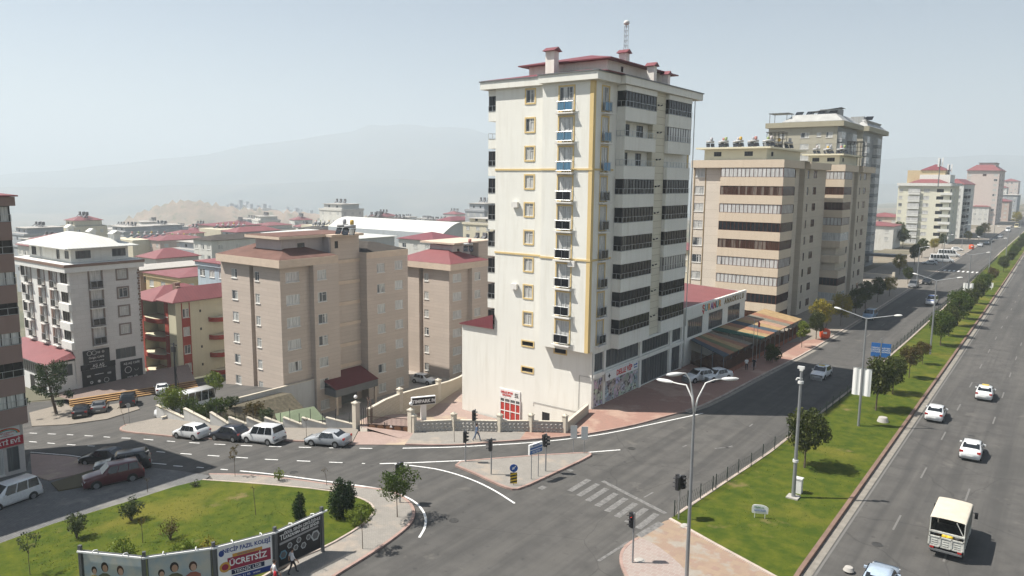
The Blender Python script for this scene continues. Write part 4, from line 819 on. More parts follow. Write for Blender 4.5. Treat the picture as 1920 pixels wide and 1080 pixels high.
st = thing('steps', 'broad orange striped steps up to the cafe block', 'steps', (-101, 41, -4.9)); STP = M('orange_step', (.36, .215, .09), .85, var=.25); STR = M('brown_riser', (.14, .07, .04), .9)
dirv = (G(372, 727) - G(132, 765)); dirv.z = 0; L = dirv.length; dirv.normalize(); a0 = G(132, 765); nrm = Vector((-dirv.y, dirv.x, 0))
st.location = a0; st.rotation_euler = (0, 0, math.atan2(dirv.y, dirv.x))
for k in range(4):
    mb = MB(); dz = (sz((a0 + dirv * L).x) - a0.z); 
    mb.mesh([(0, .45 * k, -.6), (L, .45 * k, dz - .6), (L, .45 * k + .46, dz - .6), (0, .45 * k + .46, -.6), (0, .45 * k, .16 * (k + 1)), (L, .45 * k, dz + .16 * (k + 1)), (L, .45 * k + .46, dz + .16 * (k + 1)), (0, .45 * k + .46, .16 * (k + 1))], [(4, 5, 6, 7), (1, 2, 6, 5), (2, 3, 7, 6), (3, 0, 4, 7)], 0)
    mb.mesh([(0, .45 * k, -.6), (L, .45 * k, dz - .6), (L, .45 * k, dz + .16 * (k + 1)), (0, .45 * k, .16 * (k + 1))], [(0, 1, 2, 3)], 1); mb.build('step', [STP, STR], st)
mb = MB(); mb.mesh([(0, 1.8, .6), (L, 1.8, dz + .6), (L + 1, 12, dz + .7), (-3, 9, .7), ], [(0, 1, 2, 3)]); mb.build('landing', paver('landing_paving', (.27, .20, .17), (.24, .18, .155), (.18, .14, .12)), st)
# ---------------------------------------------------------------- 8 red and cream block
RDP = plaster('brick_red_plaster', (.34, .065, .045)); CR3 = plaster('pale_cream_plaster', (.60, .57, .42), .1)
b = B('apartment_block', 'red and cream apartment block with rounded balconies and a red hipped roof', 'apartment block', (-107.9, 58.9, 0)); fl = [3.3 - 2.85 * k for k in range(4)]
b.face(CR3, (0, 0), (0, 12), -6.4, 5.7, [(1.6, z, 1.0, 1.35, 'white2') for z in fl] + [(4.0, z + .5, .3, .4, 'dark') for z in fl])
b.face(CR3, (-3.3, 0), (0, 0), -6.4, 5.7, [(.6, z, .8, 1.3, 'white2') for z in fl]); b.face(CR3, (-9.7, 2.2), (-3.3, 2.2), -6.4, 5.7, [(3.6, z - .5, 1.6, 1.9, 'white2') for z in fl]); b.face(RDP, (-3.3, 2.2), (-3.3, 0), -6.4, 5.7)
b.face(CR3, (-11.8, 0), (-9.7, 0), -6.4, 5.7, [(1.2, z, .8, 1.3, 'white2') for z in fl]); b.face(CR3, (-9.7, 0), (-9.7, 2.2), -6.4, 5.7); b.face(CR3, (0, 12), (-11.8, 12), -6.4, 5.7); b.face(CR3, (-11.8, 12), (-11.8, 0), -6.4, 5.7)
b.p('red_strip', RDP).box(.0, .05, .9, 1.05, -5.9, 5.6); b.p('red_strip', RDP).box(.0, .05, 2.15, 2.3, -5.9, 5.6); b.p('red_strip', RDP).box(-3.25, -2.15, -.05, 0, -5.9, 5.6); b.p('red_strip', RDP).box(-10.4, -9.75, -.05, 0, -5.9, 5.6)
for z in fl: b.p('red_strip', RDP).box(.005, .045, 1.06, 2.14, z - 1.5, z - .02)
for z in fl:
    for cx_, cy_, r_, a0_, a1_ in ((-6.5, .5, 3.2, 180, 360), (0.0, 7.0, 1.7, -90, 90)):
        n_ = 12; pts = [(cx_ + r_ * math.cos(R_(a0_ + (a1_ - a0_) * i / n_)), cy_ + r_ * (.45 if cx_ else 1.0) * math.sin(R_(a0_ + (a1_ - a0_) * i / n_))) for i in range(n_ + 1)]
        if cx_: pts = [(-3.3, 2.2)] + pts[::-1] + [(-9.7, 2.2)]
        mb = MB(); mb.prism(pts, z - 1.2, z - .5); mb.build('balcony', RDP, b.o); mb = MB(); mx, my = sum(p[0] for p in pts) / len(pts), sum(p[1] for p in pts) / len(pts); mb.prism([(mx + (x - mx) * .93, my + (y - my) * .9) for x, y in pts], z - .499, z - .493); mb.build('balcony_floor', CR3, b.o)
    window(b.o, 'white2', 1.5, 1.9, (.02, 7.0, z - .5), R_(90))
mb = b.p('roof', RROOF2); mb.hip(-4.4, .7, -.8, 12.5, 5.9, 1.9); mb.hip(-12.6, -4.0, -1.4, 10.5, 5.75, 1.7); b.p('chimney', QN).box(-6, -5.2, 3, 3.8, 6.5, 8.0); b.p('chimney', QN).box(-2.6, -1.8, 1.4, 2.0, 6.9, 7.9)
b.done()
# ---------------------------------------------------------------- 9 brown block at the left edge with the party shop
MAU = plaster('mauve_brown_plaster', (.27, .19, .165), .08)
b = B('apartment_block', 'mauve brown apartment block at the left edge with a red PARTI EVI shop sign', 'apartment block', (-72.3, 25.4, 0)); zz = [onX(20, y, -72.3).z for y in (416, 476, 534.5, 591, 648, 709, 767)]
for i, z in enumerate(zz):
    b.bay(MAU, -3, 0, -28, 0, z, -1.55, 0, 1.25 + .1, 'stripn' if i % 2 == 0 else 'strip', 'EN')
b.block(MAU, -16, -3, -28, -.4, 3.0, 22.2, top=False); b.p('eave', MAU).box(-16.3, .35, -28, .3, zz[0] + 1.36, 22.8); b.p('roof', RROOF2).hip(-16.4, .5, -28, .5, 22.95, 1.4)
zs0 = zz[-1] - 1.56
b.block(M('pale_column', (.50, .47, .44)), -16, -1.3, -28, -.02, -3, zs0, E=[(27.05, -1.5, .95, 2.2, 'shop'), (25.75, -1.65, 1.1, 2.35, 'white1'), (23.2, -1.5, 3.0, 2.2, 'shop')], part='shopfront')
g = onX(0, 840, -73.55)
mb = MB(); mb.box(-1.29, -1.12, -28, -.1, .85, 1.65); s_ = mb.build('sign', signm('crimson_sign', (.38, .02, .035)), b.o); text('PARTİ EVİ', .52, WHITE, s_, (-1.10, -1.55, 1.25), (R_(90), 0, R_(90)), bold=.01)
mb = MB(); mb.box(-1.29, -1.2, -4, -.3, 1.66, zs0 - .1); s_ = mb.build('sign', WHITE, b.o)
for r_, m_ in ((.95, RED), (.86, cols[2]), (.77, cols[1])):
    mb = MB(); mb.tube([(-1.17, -1.35 + r_ * math.cos(R_(a)) * 1.05, 1.95 + r_ * math.sin(R_(a)) * .55) for a in range(0, 181, 15)], .055, 4); mb.build('rainbow', m_, s_)
text('dugun organizasyon\nkostum\nparti malzemeleri', .15, RED, s_, (-1.18, -1.35, 2.0), (R_(90), 0, R_(90)))
b.done()
# ---------------------------------------------------------------- 10 the vaulted hall and the town behind
LGREY = plaster('pale_grey_plaster', (.42, .45, .47)); 
b = B('sports_hall', 'long hall with a white vaulted roof behind the brown blocks', 'hall', (-203.3, 224, -11)); n = 16; W_ = 22; hx = 70
arc = [(W_ * i / n, 4.2 * math.sin(math.pi * i / n)) for i in range(n + 1)]
mb = b.p('roof', WROOF)
for i in range(n):
    (ya, za), (yb, zb) = arc[i], arc[i + 1]; mb.q([(-hx, ya, 14.3 + za), (.8, ya, 14.3 + za), (.8, yb, 14.3 + zb), (-hx, yb, 14.3 + zb)]); 
b.p('wall', LGREY).mesh([(-.1, y_, 14.2 + z_) for y_, z_ in arc] + [(-.1, W_, 0), (-.1, 0, 0)], [tuple(range(n + 2, -1, -1))]); b.face(LGREY, (-hx, .02), (-.1, .02), 0, 14.3, [(4 + i * 5.5, 9.5, 1.6, 1.6, 'white2') for i in range(12)])
for i in range(5): window(b.o, 'shop', 1.5, 1.5, (-.08, 5 + i * 3, 11.5), R_(90))
b.done()
TW = dict(w=plaster('town_white', (.60, .59, .55)), c=plaster('town_cream', (.60, .55, .42)), g=plaster('town_grey', (.36, .38, .40)), p=plaster('town_pink', (.50, .40, .35)), b=plaster('town_blue', (.42, .50, .56)), o=plaster('town_brown', (.33, .24, .19)), y=plaster('town_ochre', (.52, .40, .24)))
spec = [  # px, py of the near eave corner, Z, width W-E, length N-S, wall, roof, roof rise, penthouse, label
 (293, 486, 165, 8, 10, 'w', RROOF2, 1.8, 0, 'white attic storey with a bright red hipped roof above the red and cream block'),
 (262, 508, 150, 9, 16, 'o', CONC, .3, 0, 'brown balconied block with a flat grey terrace just behind the white cafe block'),
 (339, 522, 140, 13, 14, 'y', RROOF2, .9, 0, 'ochre walled low block with a broad dull red roof behind the red and cream block'),
 (424, 497, 128, 9, 16, 'b', RROOF2, .7, 0, 'pale blue and white block peeping out left of the brown clad block'),
 (373, 458, 230, 16, 24, 'g', CONC, .3, 2.2, 'long blue grey block with a flat roof in the middle of the town'),
 (396, 452, 205, 9, 22, 'w', DROOF, 1.2, 0, 'white block with brown wall stripes and a dark roof left of the felt roofed block'),
 (440, 437, 270, 12, 22, 'g', RROOF2, 1.6, 2.0, 'grey block with stepped red roofs behind the brown striped white block'),
 (415, 425, 360, 20, 22, 'p', RROOF, 1.6, 0, 'pinkish block with a long red roof left of the white sheet roof'),
 (268, 448, 300, 9, 18, 'b', RROOF2, .8, 0, 'narrow blue grey block with a flat red roof right of the pale hipped roof'),
 (300, 452, 290, 14, 20, 'p', RROOF2, 1.5, 0, 'pink and white block with a faded red roof right of the narrow blue grey block'),
 (88, 452, 210, 11, 10, 'c', RROOF2, 1.6, 0, 'beige house with a red hipped roof left of the pale hipped roof'),
 (57, 462, 190, 8, 8, 'w', RROOF2, 1.4, 0, 'small white house with a red roof next to the left edge block'),
 (112, 438, 420, 18, 26, 'w', CONC, .4, 2.5, 'hazy white block with a flat roof terrace behind the pale hipped roof'),
 (205, 431, 520, 26, 30, 'w', CONC, .4, 2.8, 'hazy wide white block with two terraces below the bare hill'),
 (845, 415, 430, 14, 22, 'p', RROOF, 2.2, 2.5, 'hazy block with a bright red roof right of the vaulted hall'),
 (925, 412, 262, 14, 20, 'c', CONC, .3, 1.5, 'cream block with small windows peeping out left of the cream tower'),
 (812, 452, 215, 14, 14, 'w', RROOF, 1.9, 0, 'white block with a red hipped roof in front of the vaulted hall'),
 (330, 440, 330, 12, 16, 'c', RROOF2, 1.4, 1.8, 'cream block with a small attic between the pink block and the grey one'),
 (500, 424, 420, 18, 20, 'w', RROOF2, 1.5, 2, 'white block with tanks on its roof left of the white sheet roof')]
occ = []
for px, py, Z, wS, L, m, rf, rh, pent, lab in spec:
    c = far(px, py, Z); zb = land(c.x - wS / 2, c.y + L / 2) - 1; occ.append((c.x, c.y, max(wS, L)))
    plainblock('apartment_block', lab, (c.x, c.y, zb), wS, L, c.z - zb - pent, TW[m], rf, rh, 'white2' if m != 'o' else 'strip', 'white2' if m != 'o' else 'strip', 3, 4, 2.9, pent=pent, parapet=TW[m] if rh < 1 else None, ww=1.6 if m != 'o' else 6).done() if True else 0
for px, py, Z, wS, L, m, rf, rh, pent, lab in [(1908, 366, 560, 11, 40, 'g', CONC, .3, 2, 'grey slab block with a flat roof at the right edge beyond the pink one'), (1855, 388, 470, 9, 20, 'w', RROOF2, 1.4, 0, 'low white block with a red roof squeezed before the tall pink block'), (1688, 408, 330, 16, 18, 'p', RROOF2, 1.6, 0, 'low pinkish block with a red roof between the olive tower and the cream white block'), (1893, 378, 520, 12, 30, 'p', RROOF2, 1.8, 0, 'brownish pink block with a red roof low at the far right of the avenue'), (1676, 425, 290, 14, 16, 'w', RROOF2, 1.4, 0, 'low white block just right of the olive tower'), (1300, 470, 190, 14, 14, 'c', RROOF2, 1.4, 0, 'cream block glimpsed behind the cream tower')]:
    c = far(px, py, Z); plainblock('apartment_block', lab, (c.x, c.y, -1), wS, L, c.z + 1, TW[m], rf, rh, nS=3, nE=3).done()
b = B('warehouse', 'low shed with a white sheet roof left of the vaulted hall', 'shed', (*far(650, 430, 250).xy, -11)); b.block(LGREY, -46, 0, 0, 22, 0, 15.6, top=False); b.p('roof', WROOF).hip(-47, 1, -1, 23, 15.75, 1.4); b.done()
occ += [(far(650, 430, 250).x - 20, far(650, 430, 250).y + 10, 45), (-240, 235, 60)]
# the wider town: six kinds of house, copied
kinds = [('w', RROOF2, 12, 14, 15, 1.6, 0, 'white town house with a red hipped roof'), ('c', RROOF2, 11, 16, 17, 1.4, 2.0, 'cream town house with red roof and attic'), ('p', RROOF, 14, 14, 14, 1.8, 0, 'pinkish town house with a bright red roof'),
         ('g', CONC, 14, 18, 18, .3, 2.2, 'grey town block with a flat roof'), ('w', CONC, 16, 16, 20, .3, 2.0, 'white town block with a flat roof'), ('o', DROOF, 12, 14, 15, 1.2, 0, 'brown town house with a dark roof')]
prot = []
for m, rf, wS, L, h, rh, pent, lab in kinds:
    o_ = plainblock('town_house', lab + ', far off in the haze', (0, 0, 0), wS, L, h - pent, TW[m], rf, rh, 'far', 'far', 3, 3, 3.2, 'houses of the far town, ' + lab, -8, pent, parapet=TW[m] if rh < 1 else None).done(); o_['category'] = 'house'; prot.append(o_)
    mb = MB(); zt_ = h + (rh if not (pent and rh < 1) else .5)
    for q in range(5):
        x, y = -wS * .5 + (q - 2) * 1.5, L * .5 + (q % 2) * 1.2; mb.box(x - .5, x + .5, y - .3, y + .3, zt_ + .4, zt_ + 1.7); mb.bar((x, y, zt_ - .8), (x, y, zt_ + .6), .2); mb.bar((x, y - 1.8, zt_ - .3), (x, y - .3, zt_ + .9), 1.0, .1)
    mb.build('rooftop_tanks', M('tank_dark', (.13, .13, .135), .7, var=.4, scale=.4), o_)
TOWN = []; TOWERS = []
used_p = set(); r = random.Random(21); cnt = 0
Zs = [200, 235, 275, 320, 370, 425, 490, 560, 640, 730, 830, 940, 1070, 1210, 1370]
for Z in Zs:
    px = 40 + r.random() * 30
    while px < 940:
        c = far(px, 430, Z * r.uniform(.96, 1.04)); px += (17 + 9 * r.random()) * 1400 / Z / (1.0 if Z > 350 else .85)
        if any(abs(c.x - q[0]) < 12 + q[2] * .7 and abs(c.y - q[1]) < 12 + q[2] * .8 for q in occ): continue
        if c.x > -95 or (c.x > -150 and c.y < 95): continue
        k = r.randrange(6); zg = land(c.x, c.y); occ.append((c.x, c.y, 8)); cnt += 1
        if k not in used_p: used_p.add(k); o_ = prot[k]; o_.location = (c.x, c.y, zg)
        else: o_ = dup(prot[k], None, (c.x, c.y, zg))
        TOWN.append((Z, px, o_, kinds[k][7]))
        o_.scale = (r.uniform(.9, 1.25), r.uniform(.9, 1.25), r.uniform(.85, 1.1) * (r.uniform(1.0, 1.45) if 300 < Z < 800 else 1)); o_.rotation_euler = (0, 0, R_(r.choice([0, 0, 0, 12, -20])) if Z > 400 else 0)
# pale towers far off beside the bare hill
tp = None; r = random.Random(4); HZT = TW['b']
for i in range(64):
    px = r.choice([r.uniform(425, 470), r.uniform(455, 640), r.uniform(455, 640), r.uniform(640, 760)]); Z = r.uniform(1500, 2100); c = far(px, 430, Z); top = far(px, 376 + (px - 430) * .12 + r.uniform(0, 16), Z).z; zg = land(c.x, c.y)
    if tp is None:
        tb = B('far_tower', 'pale tower block of the distant district right of the bare hill', 'tower block', (c.x, c.y, zg), 'pale tower blocks of the distant district'); tb.block(TW['w'], -10, 10, -10, 10, -20, 40); tb.p('penthouse', TW['g']).box(-4, 4, -4, 4, 40.01, 44)
        for z in range(2, 38, 6): window(tb.o, 'far', 12, 2.2, (0, -10.01, z), 0); window(tb.o, 'far', 12, 2.2, (10.01, 0, z), R_(90))
        tp = tb.done(); o_ = tp
    else: o_ = dup(tp, None, (c.x, c.y, zg))
    o_.scale = (r.uniform(.7, 1.1), r.uniform(.7, 1.1), max(.4, (top - zg) / 42)); TOWERS.append((px, o_))
ONES = 'first second third fourth fifth sixth seventh eighth ninth tenth eleventh twelfth thirteenth fourteenth fifteenth sixteenth seventeenth eighteenth nineteenth'.split(); TENS = {20: 'twent', 30: 'thirt', 40: 'fort', 50: 'fift', 60: 'sixt'}
def nth(n):
    if n < 20: return ONES[n - 1]
    t_, u = n // 10 * 10, n % 10; return TENS[t_] + ('ieth' if u == 0 else 'y ' + ONES[u - 1])
for i, Z in enumerate(Zs):
    for j, q in enumerate(sorted([q for q in TOWN if q[0] == Z], key=lambda q: q[1])): q[2]['label'] = q[3] + ', ' + nth(j + 1) + ' from left, row ' + nth(i + 1)
for j, q in enumerate(sorted(TOWERS, key=lambda q: q[0])): q[1]['label'] = 'pale hazy tower block, ' + nth(j + 1) + ' from the left beside the bare hill'
# ---------------------------------------------------------------- solar water heaters and roof clutter
def heater(col=(.50, .46, .45)):
    t = thing('solar_water_heater', 'solar water heater', 'water heater', (0, 0, 0)); mb = MB()
    for x in (-.55, .55): mb.bar((x, -1.2, .1), (x, .8, 1.0), .05); mb.bar((x, .8, 0), (x, .8, 1.5), .05)
    mb.build('frame', GREYM, t)
    for x in (-.52, .52): mb = MB(); mb.bar((x, -1.2, .15), (x, .75, 1.05), .9, .08); mb.build('panel', G_DARK, t)
    mb = MB(); mb.tube([(-.95, .8, 1.45), (.95, .8, 1.45)], .27, 10); mb.build('tank', M('tank_white', (.40, .40, .40), .5), t, smooth=True)
    mb = MB(); mb.lathe([(.3, 0), (.34, .1), (.34, .7), (.2, .8)], (.3, .85, 1.75), 10); mb.build('header_tank', M('header_tank_%d' % int(col[0] * 100 + col[1] * 10), col, .6, var=.3), t, smooth=True); return t
HC = [(.50, .46, .45), (.42, .20, .18), (.55, .36, .08), (.30, .36, .16), (.36, .36, .38)]
def heaters(pts, lab, rz=0, sc=1.0):
    for q, (x, y, z) in enumerate(pts):
        o_ = heater(HC[(q * 2 + len(pts)) % 5]); o_.location = (x, y, z); o_.rotation_euler = (0, 0, rz); o_.scale = (sc * .64,) * 3; o_['label'] = (nth(q + 1) + ' from the left, ' if len(pts) > 1 else '') + 'water heater ' + lab; o_['group'] = 'solar water heaters ' + lab
heaters([(-53.8 + 1.35 * i, 128 + 3.4 + (i % 2) * 2.4, 30.85) for i in range(9)], 'on the roof of the long balconied beige block', R_(25), 1.15)
heaters([(-44.4 + 1.5 * i, 128 + 12 + i * 1.5, 30.85) for i in range(2)], 'at the back of the long balconied beige roof', R_(25), 1.2)
heaters([(-44.4 + 1.35 * i, 160.5 + 5 + (i % 2) * 3, 30.75) for i in range(5)], 'on the roof of the farther beige block', R_(25), 1.1)
c = dist_ = far(655, 425, 100); heaters([(c.x, c.y, 17.12), (c.x - 2.2, c.y + .6, 17.12)], 'on the felt roof of the brown clad block', R_(40), 1.25)
c = far(878, 462, 106); heaters([(c.x, c.y, 14.55)], 'on the roof of the farther brown clad block', R_(40), 1.1)
for px, py, Z, lb in ((243, 437, 300, 'beyond the pale hipped roof'), (308, 440, 330, 'over the pink and white block'), (405, 420, 360, 'over the pinkish long block'), (590, 415, 430, 'left of the vaulted hall')):
    c = far(px, py, Z); z = c.z - 2; heaters([(c.x + 2.4 * i * .6, c.y + 2.4 * i * .8, z) for i in range(6)], lb, 0, 1.6)
    t = thing('roof_terrace', 'flat roof carrying a row of water heaters ' + lb, 'building', (c.x, c.y, 0)); mb = MB(); mb.box(-6, 12, -5, 14, -12, z - .01); mb.build('wall', TW['c'], t)
for i, (x, y, z, nm) in enumerate([(-45.0, 141, 30.8, 'black lattice stair cage on the long balconied beige block'), (-39.6, 178, 30.7, 'black lattice stair cage on the farther beige block')]):
    t = thing('roof_cage', nm, 'roof cage', (x, y, z)); mb = MB()
    for a in range(5):
        for q in range(2): mb.bar((a * .7 - 1.4, q * 2.6 - 1.3, -2.3), (a * .7 - 1.4, q * 2.6 - 1.3, 3.0), .07)
    for k in range(4):
        for q in range(2): mb.bar((-1.4, q * 2.6 - 1.3, k * .95), (1.4, q * 2.6 - 1.3, k * .95), .05)
        for q in (-1.4, 1.4): mb.bar((q, -1.3, k * .95), (q, 1.3, k * .95), .05)
    mb.build('cage', DARK, t); mb = MB(); mb.box(-1.6, 1.6, -1.5, 1.5, 3.0, 3.08); mb.build('cage_roof', DARK, t)
for px, py, h, X_, nm in ((1760, 337, 8.5, -46, 'telecom mast with white antennas over the red hipped roof'), (1778, 338, 6.5, -45, 'telecom mast with dishes just right of the taller one')):
    p = onX(px, py, X_); t = thing('telecom_mast', nm, 'mast', p); mb = MB(); mb.bar((0, 0, -3), (0, 0, h), .35); mb.build('pole', GREYM, t)
    for a in range(3): mb = MB(); u = a * 2.094; mb.box(math.cos(u) * .9 - .25, math.cos(u) * .9 + .25, math.sin(u) * .9 - .2, math.sin(u) * .9 + .2, h - 3.2, h + .4); mb.bar((0, 0, h - 2), (math.cos(u) * .9, math.sin(u) * .9, h - 2), .12); mb.build('antenna', WHITE, t)
# ================================================================ VEHICLES
def paint(name, c, rough=.28): 
    if name in _mc: return _mc[name]
    s = N(name); n = s.noise(s.co('Object'), 6, 3); col = s.mix(s.ramp(n, .4, .75), c, sc3(c, .86)); s.b.inputs['Coat Weight'].default_value = .5; s.b.inputs['Coat Roughness'].default_value = .08
    _mc[name] = s.fin(col, rough, spec=.5); return _mc[name]
CG = N('car_glass').fin((.012, .015, .018), .06, spec=.8); TYRE = M('tyre_rubber', (.018, .018, .018), .85); RIM = M('wheel_rim', (.30, .31, .32), .35, .7)
LENS = N('headlight_lens').fin((.62, .64, .66), .12, spec=.7); TAIL = N('tail_light_lens').fin((.35, .015, .012), .2, spec=.6); PLATE = signm('number_plate', (.62, .62, .60))
# stations: metres from the nose, belt height, roof height, width factor;  c = cowl index, r = roof start, e = roof end, b = rear glass base
CARS = {
 'sedan': dict(L=4.4, W=1.72, st=[(0, .52, .56, .80), (.14, .62, .68, .93), (.6, .72, .80, .98), (1.25, .86, .93, 1), (1.95, .93, 1.40, 1), (3.15, .94, 1.40, 1), (3.75, .97, 1.04, .99), (4.25, .95, 1.02, .95), (4.4, .70, .80, .86)], g=(3, 4, 5, 6), wb=(.85, 3.45), cells=3, r=.31),
 'hatch': dict(L=4.05, W=1.72, st=[(0, .52, .58, .80), (.14, .64, .70, .93), (.5, .76, .84, .98), (1.05, .90, .98, 1), (1.75, .96, 1.46, 1), (3.30, 1.0, 1.46, 1), (3.80, 1.02, 1.12, .98), (3.98, .90, 1.0, .95), (4.05, .60, .75, .90)], g=(3, 4, 5, 6), wb=(.80, 3.30), cells=3, r=.31),
 'van': dict(L=4.4, W=1.80, st=[(0, .60, .66, .82), (.14, .78, .84, .94), (.5, .90, .98, .98), (.95, 1.02, 1.12, 1), (1.75, 1.08, 1.78, 1), (4.10, 1.10, 1.78, 1), (4.30, 1.10, 1.18, .98), (4.38, .80, .90, .97), (4.4, .55, .70, .94)], g=(3, 4, 5, 6), wb=(.85, 3.58), cells=3, r=.32),
 'suv': dict(L=4.6, W=1.82, st=[(0, .72, .78, .84), (.14, .88, .94, .95), (.6, .98, 1.06, .98), (1.4, 1.08, 1.14, 1), (2.0, 1.12, 1.70, 1), (4.15, 1.14, 1.70, 1), (4.42, 1.14, 1.24, .98), (4.55, .85, .98, .96), (4.6, .6, .75, .92)], g=(3, 4, 5, 6), wb=(.92, 3.62), cells=3, r=.36),
 'minibus': dict(L=6.9, W=2.0, st=[(0, .70, .76, .86), (.14, .95, 1.0, .95), (.5, 1.10, 1.18, .98), (.95, 1.25, 1.32, 1), (1.75, 1.35, 2.55, 1), (6.65, 1.35, 2.60, 1), (6.82, 1.35, 1.45, .99), (6.88, .9, 1.0, .98), (6.9, .6, .75, .96)], g=(3, 4, 5, 6), wb=(.95, 5.0), cells=6, r=.36)}
def vehicle(kind, label, cat, col, pos, heading, group=None, name='parked_car', dz=0.0, taxi=None):
    K = CARS[kind]; L, W = K['L'], K['W']; w = W / 2; st = K['st']; t = thing(name, label, cat, pos, heading, group); mb = MB(); rings = []
    for x, be, ro, wf in st:
        X = L / 2 - x; cab = ro - be > .25; wr = w * wf * (.80 if cab else .88) if kind != 'minibus' else w * wf * .90
        zl = .24; h = [(w * wf * .93, zl), (w * wf, .42), (w * wf, be - .14), (w * wf * .975, be), (wr, ro), (wr * .55, ro + .045 if cab else ro + .03)]
        rings.append([(X, y, z) for y, z in h] + [(X, -y, z) for y, z in h[::-1]])
    n = 12; vs = [p for r_ in rings for p in r_]
    fs = [(i * n + j, (i + 1) * n + j, (i + 1) * n + (j + 1) % n, i * n + (j + 1) % n) for i in range(len(st) - 1) for j in range(n)]
    fs += [tuple(range(n)), tuple(range((len(st) - 1) * n, len(st) * n))[::-1]]
    mb.mesh(vs, fs); me = mb.data('body', col); me.validate()
    bm = bmesh.new(); bm.from_mesh(me); bmesh.ops.recalc_face_normals(bm, faces=bm.faces[:]); bmesh.ops.bevel(bm, geom=[e for e in bm.edges if e.is_manifold and e.calc_face_angle() > .5], offset=.035, segments=2, affect='EDGES'); bm.to_mesh(me); bm.free()
    me.polygons.foreach_set('use_smooth', [True] * len(me.polygons)); put(me, 'body', t)
    V = lambda i, j: Vector(rings[i][j]); c, r_, e, b_ = K['g']
    def glassq(nm, P, off, sh=.07):
        ctr = sum(P, Vector()) / 4; Q = [p.lerp(ctr, sh) for p in P]; nn = (Q[1] - Q[0]).cross(Q[3] - Q[0]).normalized()
        if nn.dot(off) < 0: nn = -nn
        m = MB(); m.mesh([q + nn * .035 for q in Q] + [q - nn * .03 for q in Q], [(0, 1, 2, 3), (7, 6, 5, 4), (0, 4, 5, 1), (1, 5, 6, 2), (2, 6, 7, 3), (3, 7, 4, 0)]); m.build(nm, CG, t)
    glassq('windscreen', [V(c, 4), V(c, 7), V(r_, 7), V(r_, 4)], Vector((1, 0, .5))); glassq('rear_window', [V(e, 4), V(e, 7), V(b_, 7), V(b_, 4)], Vector((-1, 0, .3)), .10)
    nc = K['cells']
    for s_, (jb, jt) in ((1, (3, 4)), (-1, (8, 7))):
        B0, B1, T0, T1 = V(r_, jb), V(e, jb), V(r_, jt), V(e, jt); B0 = B0.lerp(V(c, jb), .55); B1 = B1.lerp(V(b_, jb), .35)
        for k in range(nc):
            u, v = (k + .03) / nc, (k + .97) / nc
            glassq('side_window', [B0.lerp(B1, u), B0.lerp(B1, v), T0.lerp(T1, v), T0.lerp(T1, u)], Vector((0, s_, .1)), .06)
    R0 = K['r']
    for x in K['wb']:
        for s_ in (1, -1):
            m = MB(); m.tube([(0, -.1, 0), (0, .1, 0)], R0, 16); wh = m.build('wheel', TYRE, t, (L / 2 - x, s_ * (w - .085), R0)); m = MB(); m.tube([(0, s_ * .08, 0), (0, s_ * .108, 0)], R0 * .62, 12); m.build('rim', RIM, wh)
            m = MB(); m.tube([(0, s_ * -.02, 0), (0, s_ * .006, 0)], R0 * 1.17, 16); m.build('wheel_arch', TYRE, t, (L / 2 - x, s_ * (w - .003), R0 + .02))
    zh, zt_ = st[1][1] - .06, st[-2][1] - .06
    for s_ in (1, -1):
        m = MB(); m.box(-.10, .05, -.19, .19, -.07, .07); m.build('headlight', LENS, t, (L / 2 - .12, s_ * w * .70, zh))
        m = MB(); m.box(-.04, .10, -.14, .14, -.10 if kind in ('sedan', 'hatch') else -.2, .09 if kind in ('sedan', 'hatch') else .2); m.build('tail_light', TAIL, t, (-L / 2 + .06, s_ * w * .78, zt_))
        m = MB(); m.box(-.08, .06, -.09, .09, -.06, .07); m.build('mirror', col, t, (L / 2 - st[c][0] - .45, s_ * (w + .08), st[c][1] + .10))
    m = MB(); m.box(-.02, .02, -.24, .24, -.05, .05); m.build('number_plate', PLATE, t, (-L / 2 - .015, 0, .55)); m = MB(); m.box(-.02, .02, -.24, .24, -.05, .05); m.build('number_plate', PLATE, t, (L / 2 + .015, 0, .42))
    m = MB(); m.box(-L / 2 + .02, -L / 2 + .2, -w * .82, w * .82, .22, .36); m.box(L / 2 - .3, L / 2 - .03, -w * .74, w * .74, .2, .34); m.box(-L / 2 + .2, L / 2 - .3, -w * .8, w * .8, .15, .25); m.build('bumper_trim', TYRE, t)
    return t
WHP = paint('white_car_paint', (.70, .71, .71)); SIL = paint('silver_car_paint', (.36, .38, .40)); BLKP = paint('black_car_paint', (.012, .013, .016)); DBL = paint('dark_blue_car_paint', (.016, .02, .032)); MAR = paint('maroon_car_paint', (.085, .012, .018)); GRP = paint('grey_car_paint', (.13, .135, .14)); BLP = paint('pale_blue_car_paint', (.16, .26, .38)); ICE = paint('ice_blue_car_paint', (.38, .46, .56))
def byside(kind, label, col, fpx, rpx, group=None, cat='car', name='parked_car'):   # from where the near wheels touch the street
    f, r_ = G(*fpx), G(*rpx); d = (f - r_); ang = math.atan2(d.y, d.x); m = f.lerp(r_, .5); dd = Vector((math.cos(ang), math.sin(ang), 0)); pp = Vector((-dd.y, dd.x, 0))
    if pp.dot(Vector((m.x, m.y, 0))) < 0: pp = -pp
    c = m + pp * (CARS[kind]['W'] / 2 - .1); t = vehicle(kind, label, cat, col, (c.x, c.y, sz(c.x)), ang, group, name); slope = (sz(c.x + dd.x) - sz(c.x - dd.x)) / 2; t.rotation_euler = (0, -math.atan(slope), ang); return t
GP = 'cars parked along the side street'
byside('hatch', 'white hatchback parked at the kerb, leftmost of the row below the stepped wall', WHP, (333, 822), (363, 826.5), GP)
byside('hatch', 'dark blue hatchback parked between the white hatchback and the white van', DBL, (404, 825.5), (437, 829.5), GP)
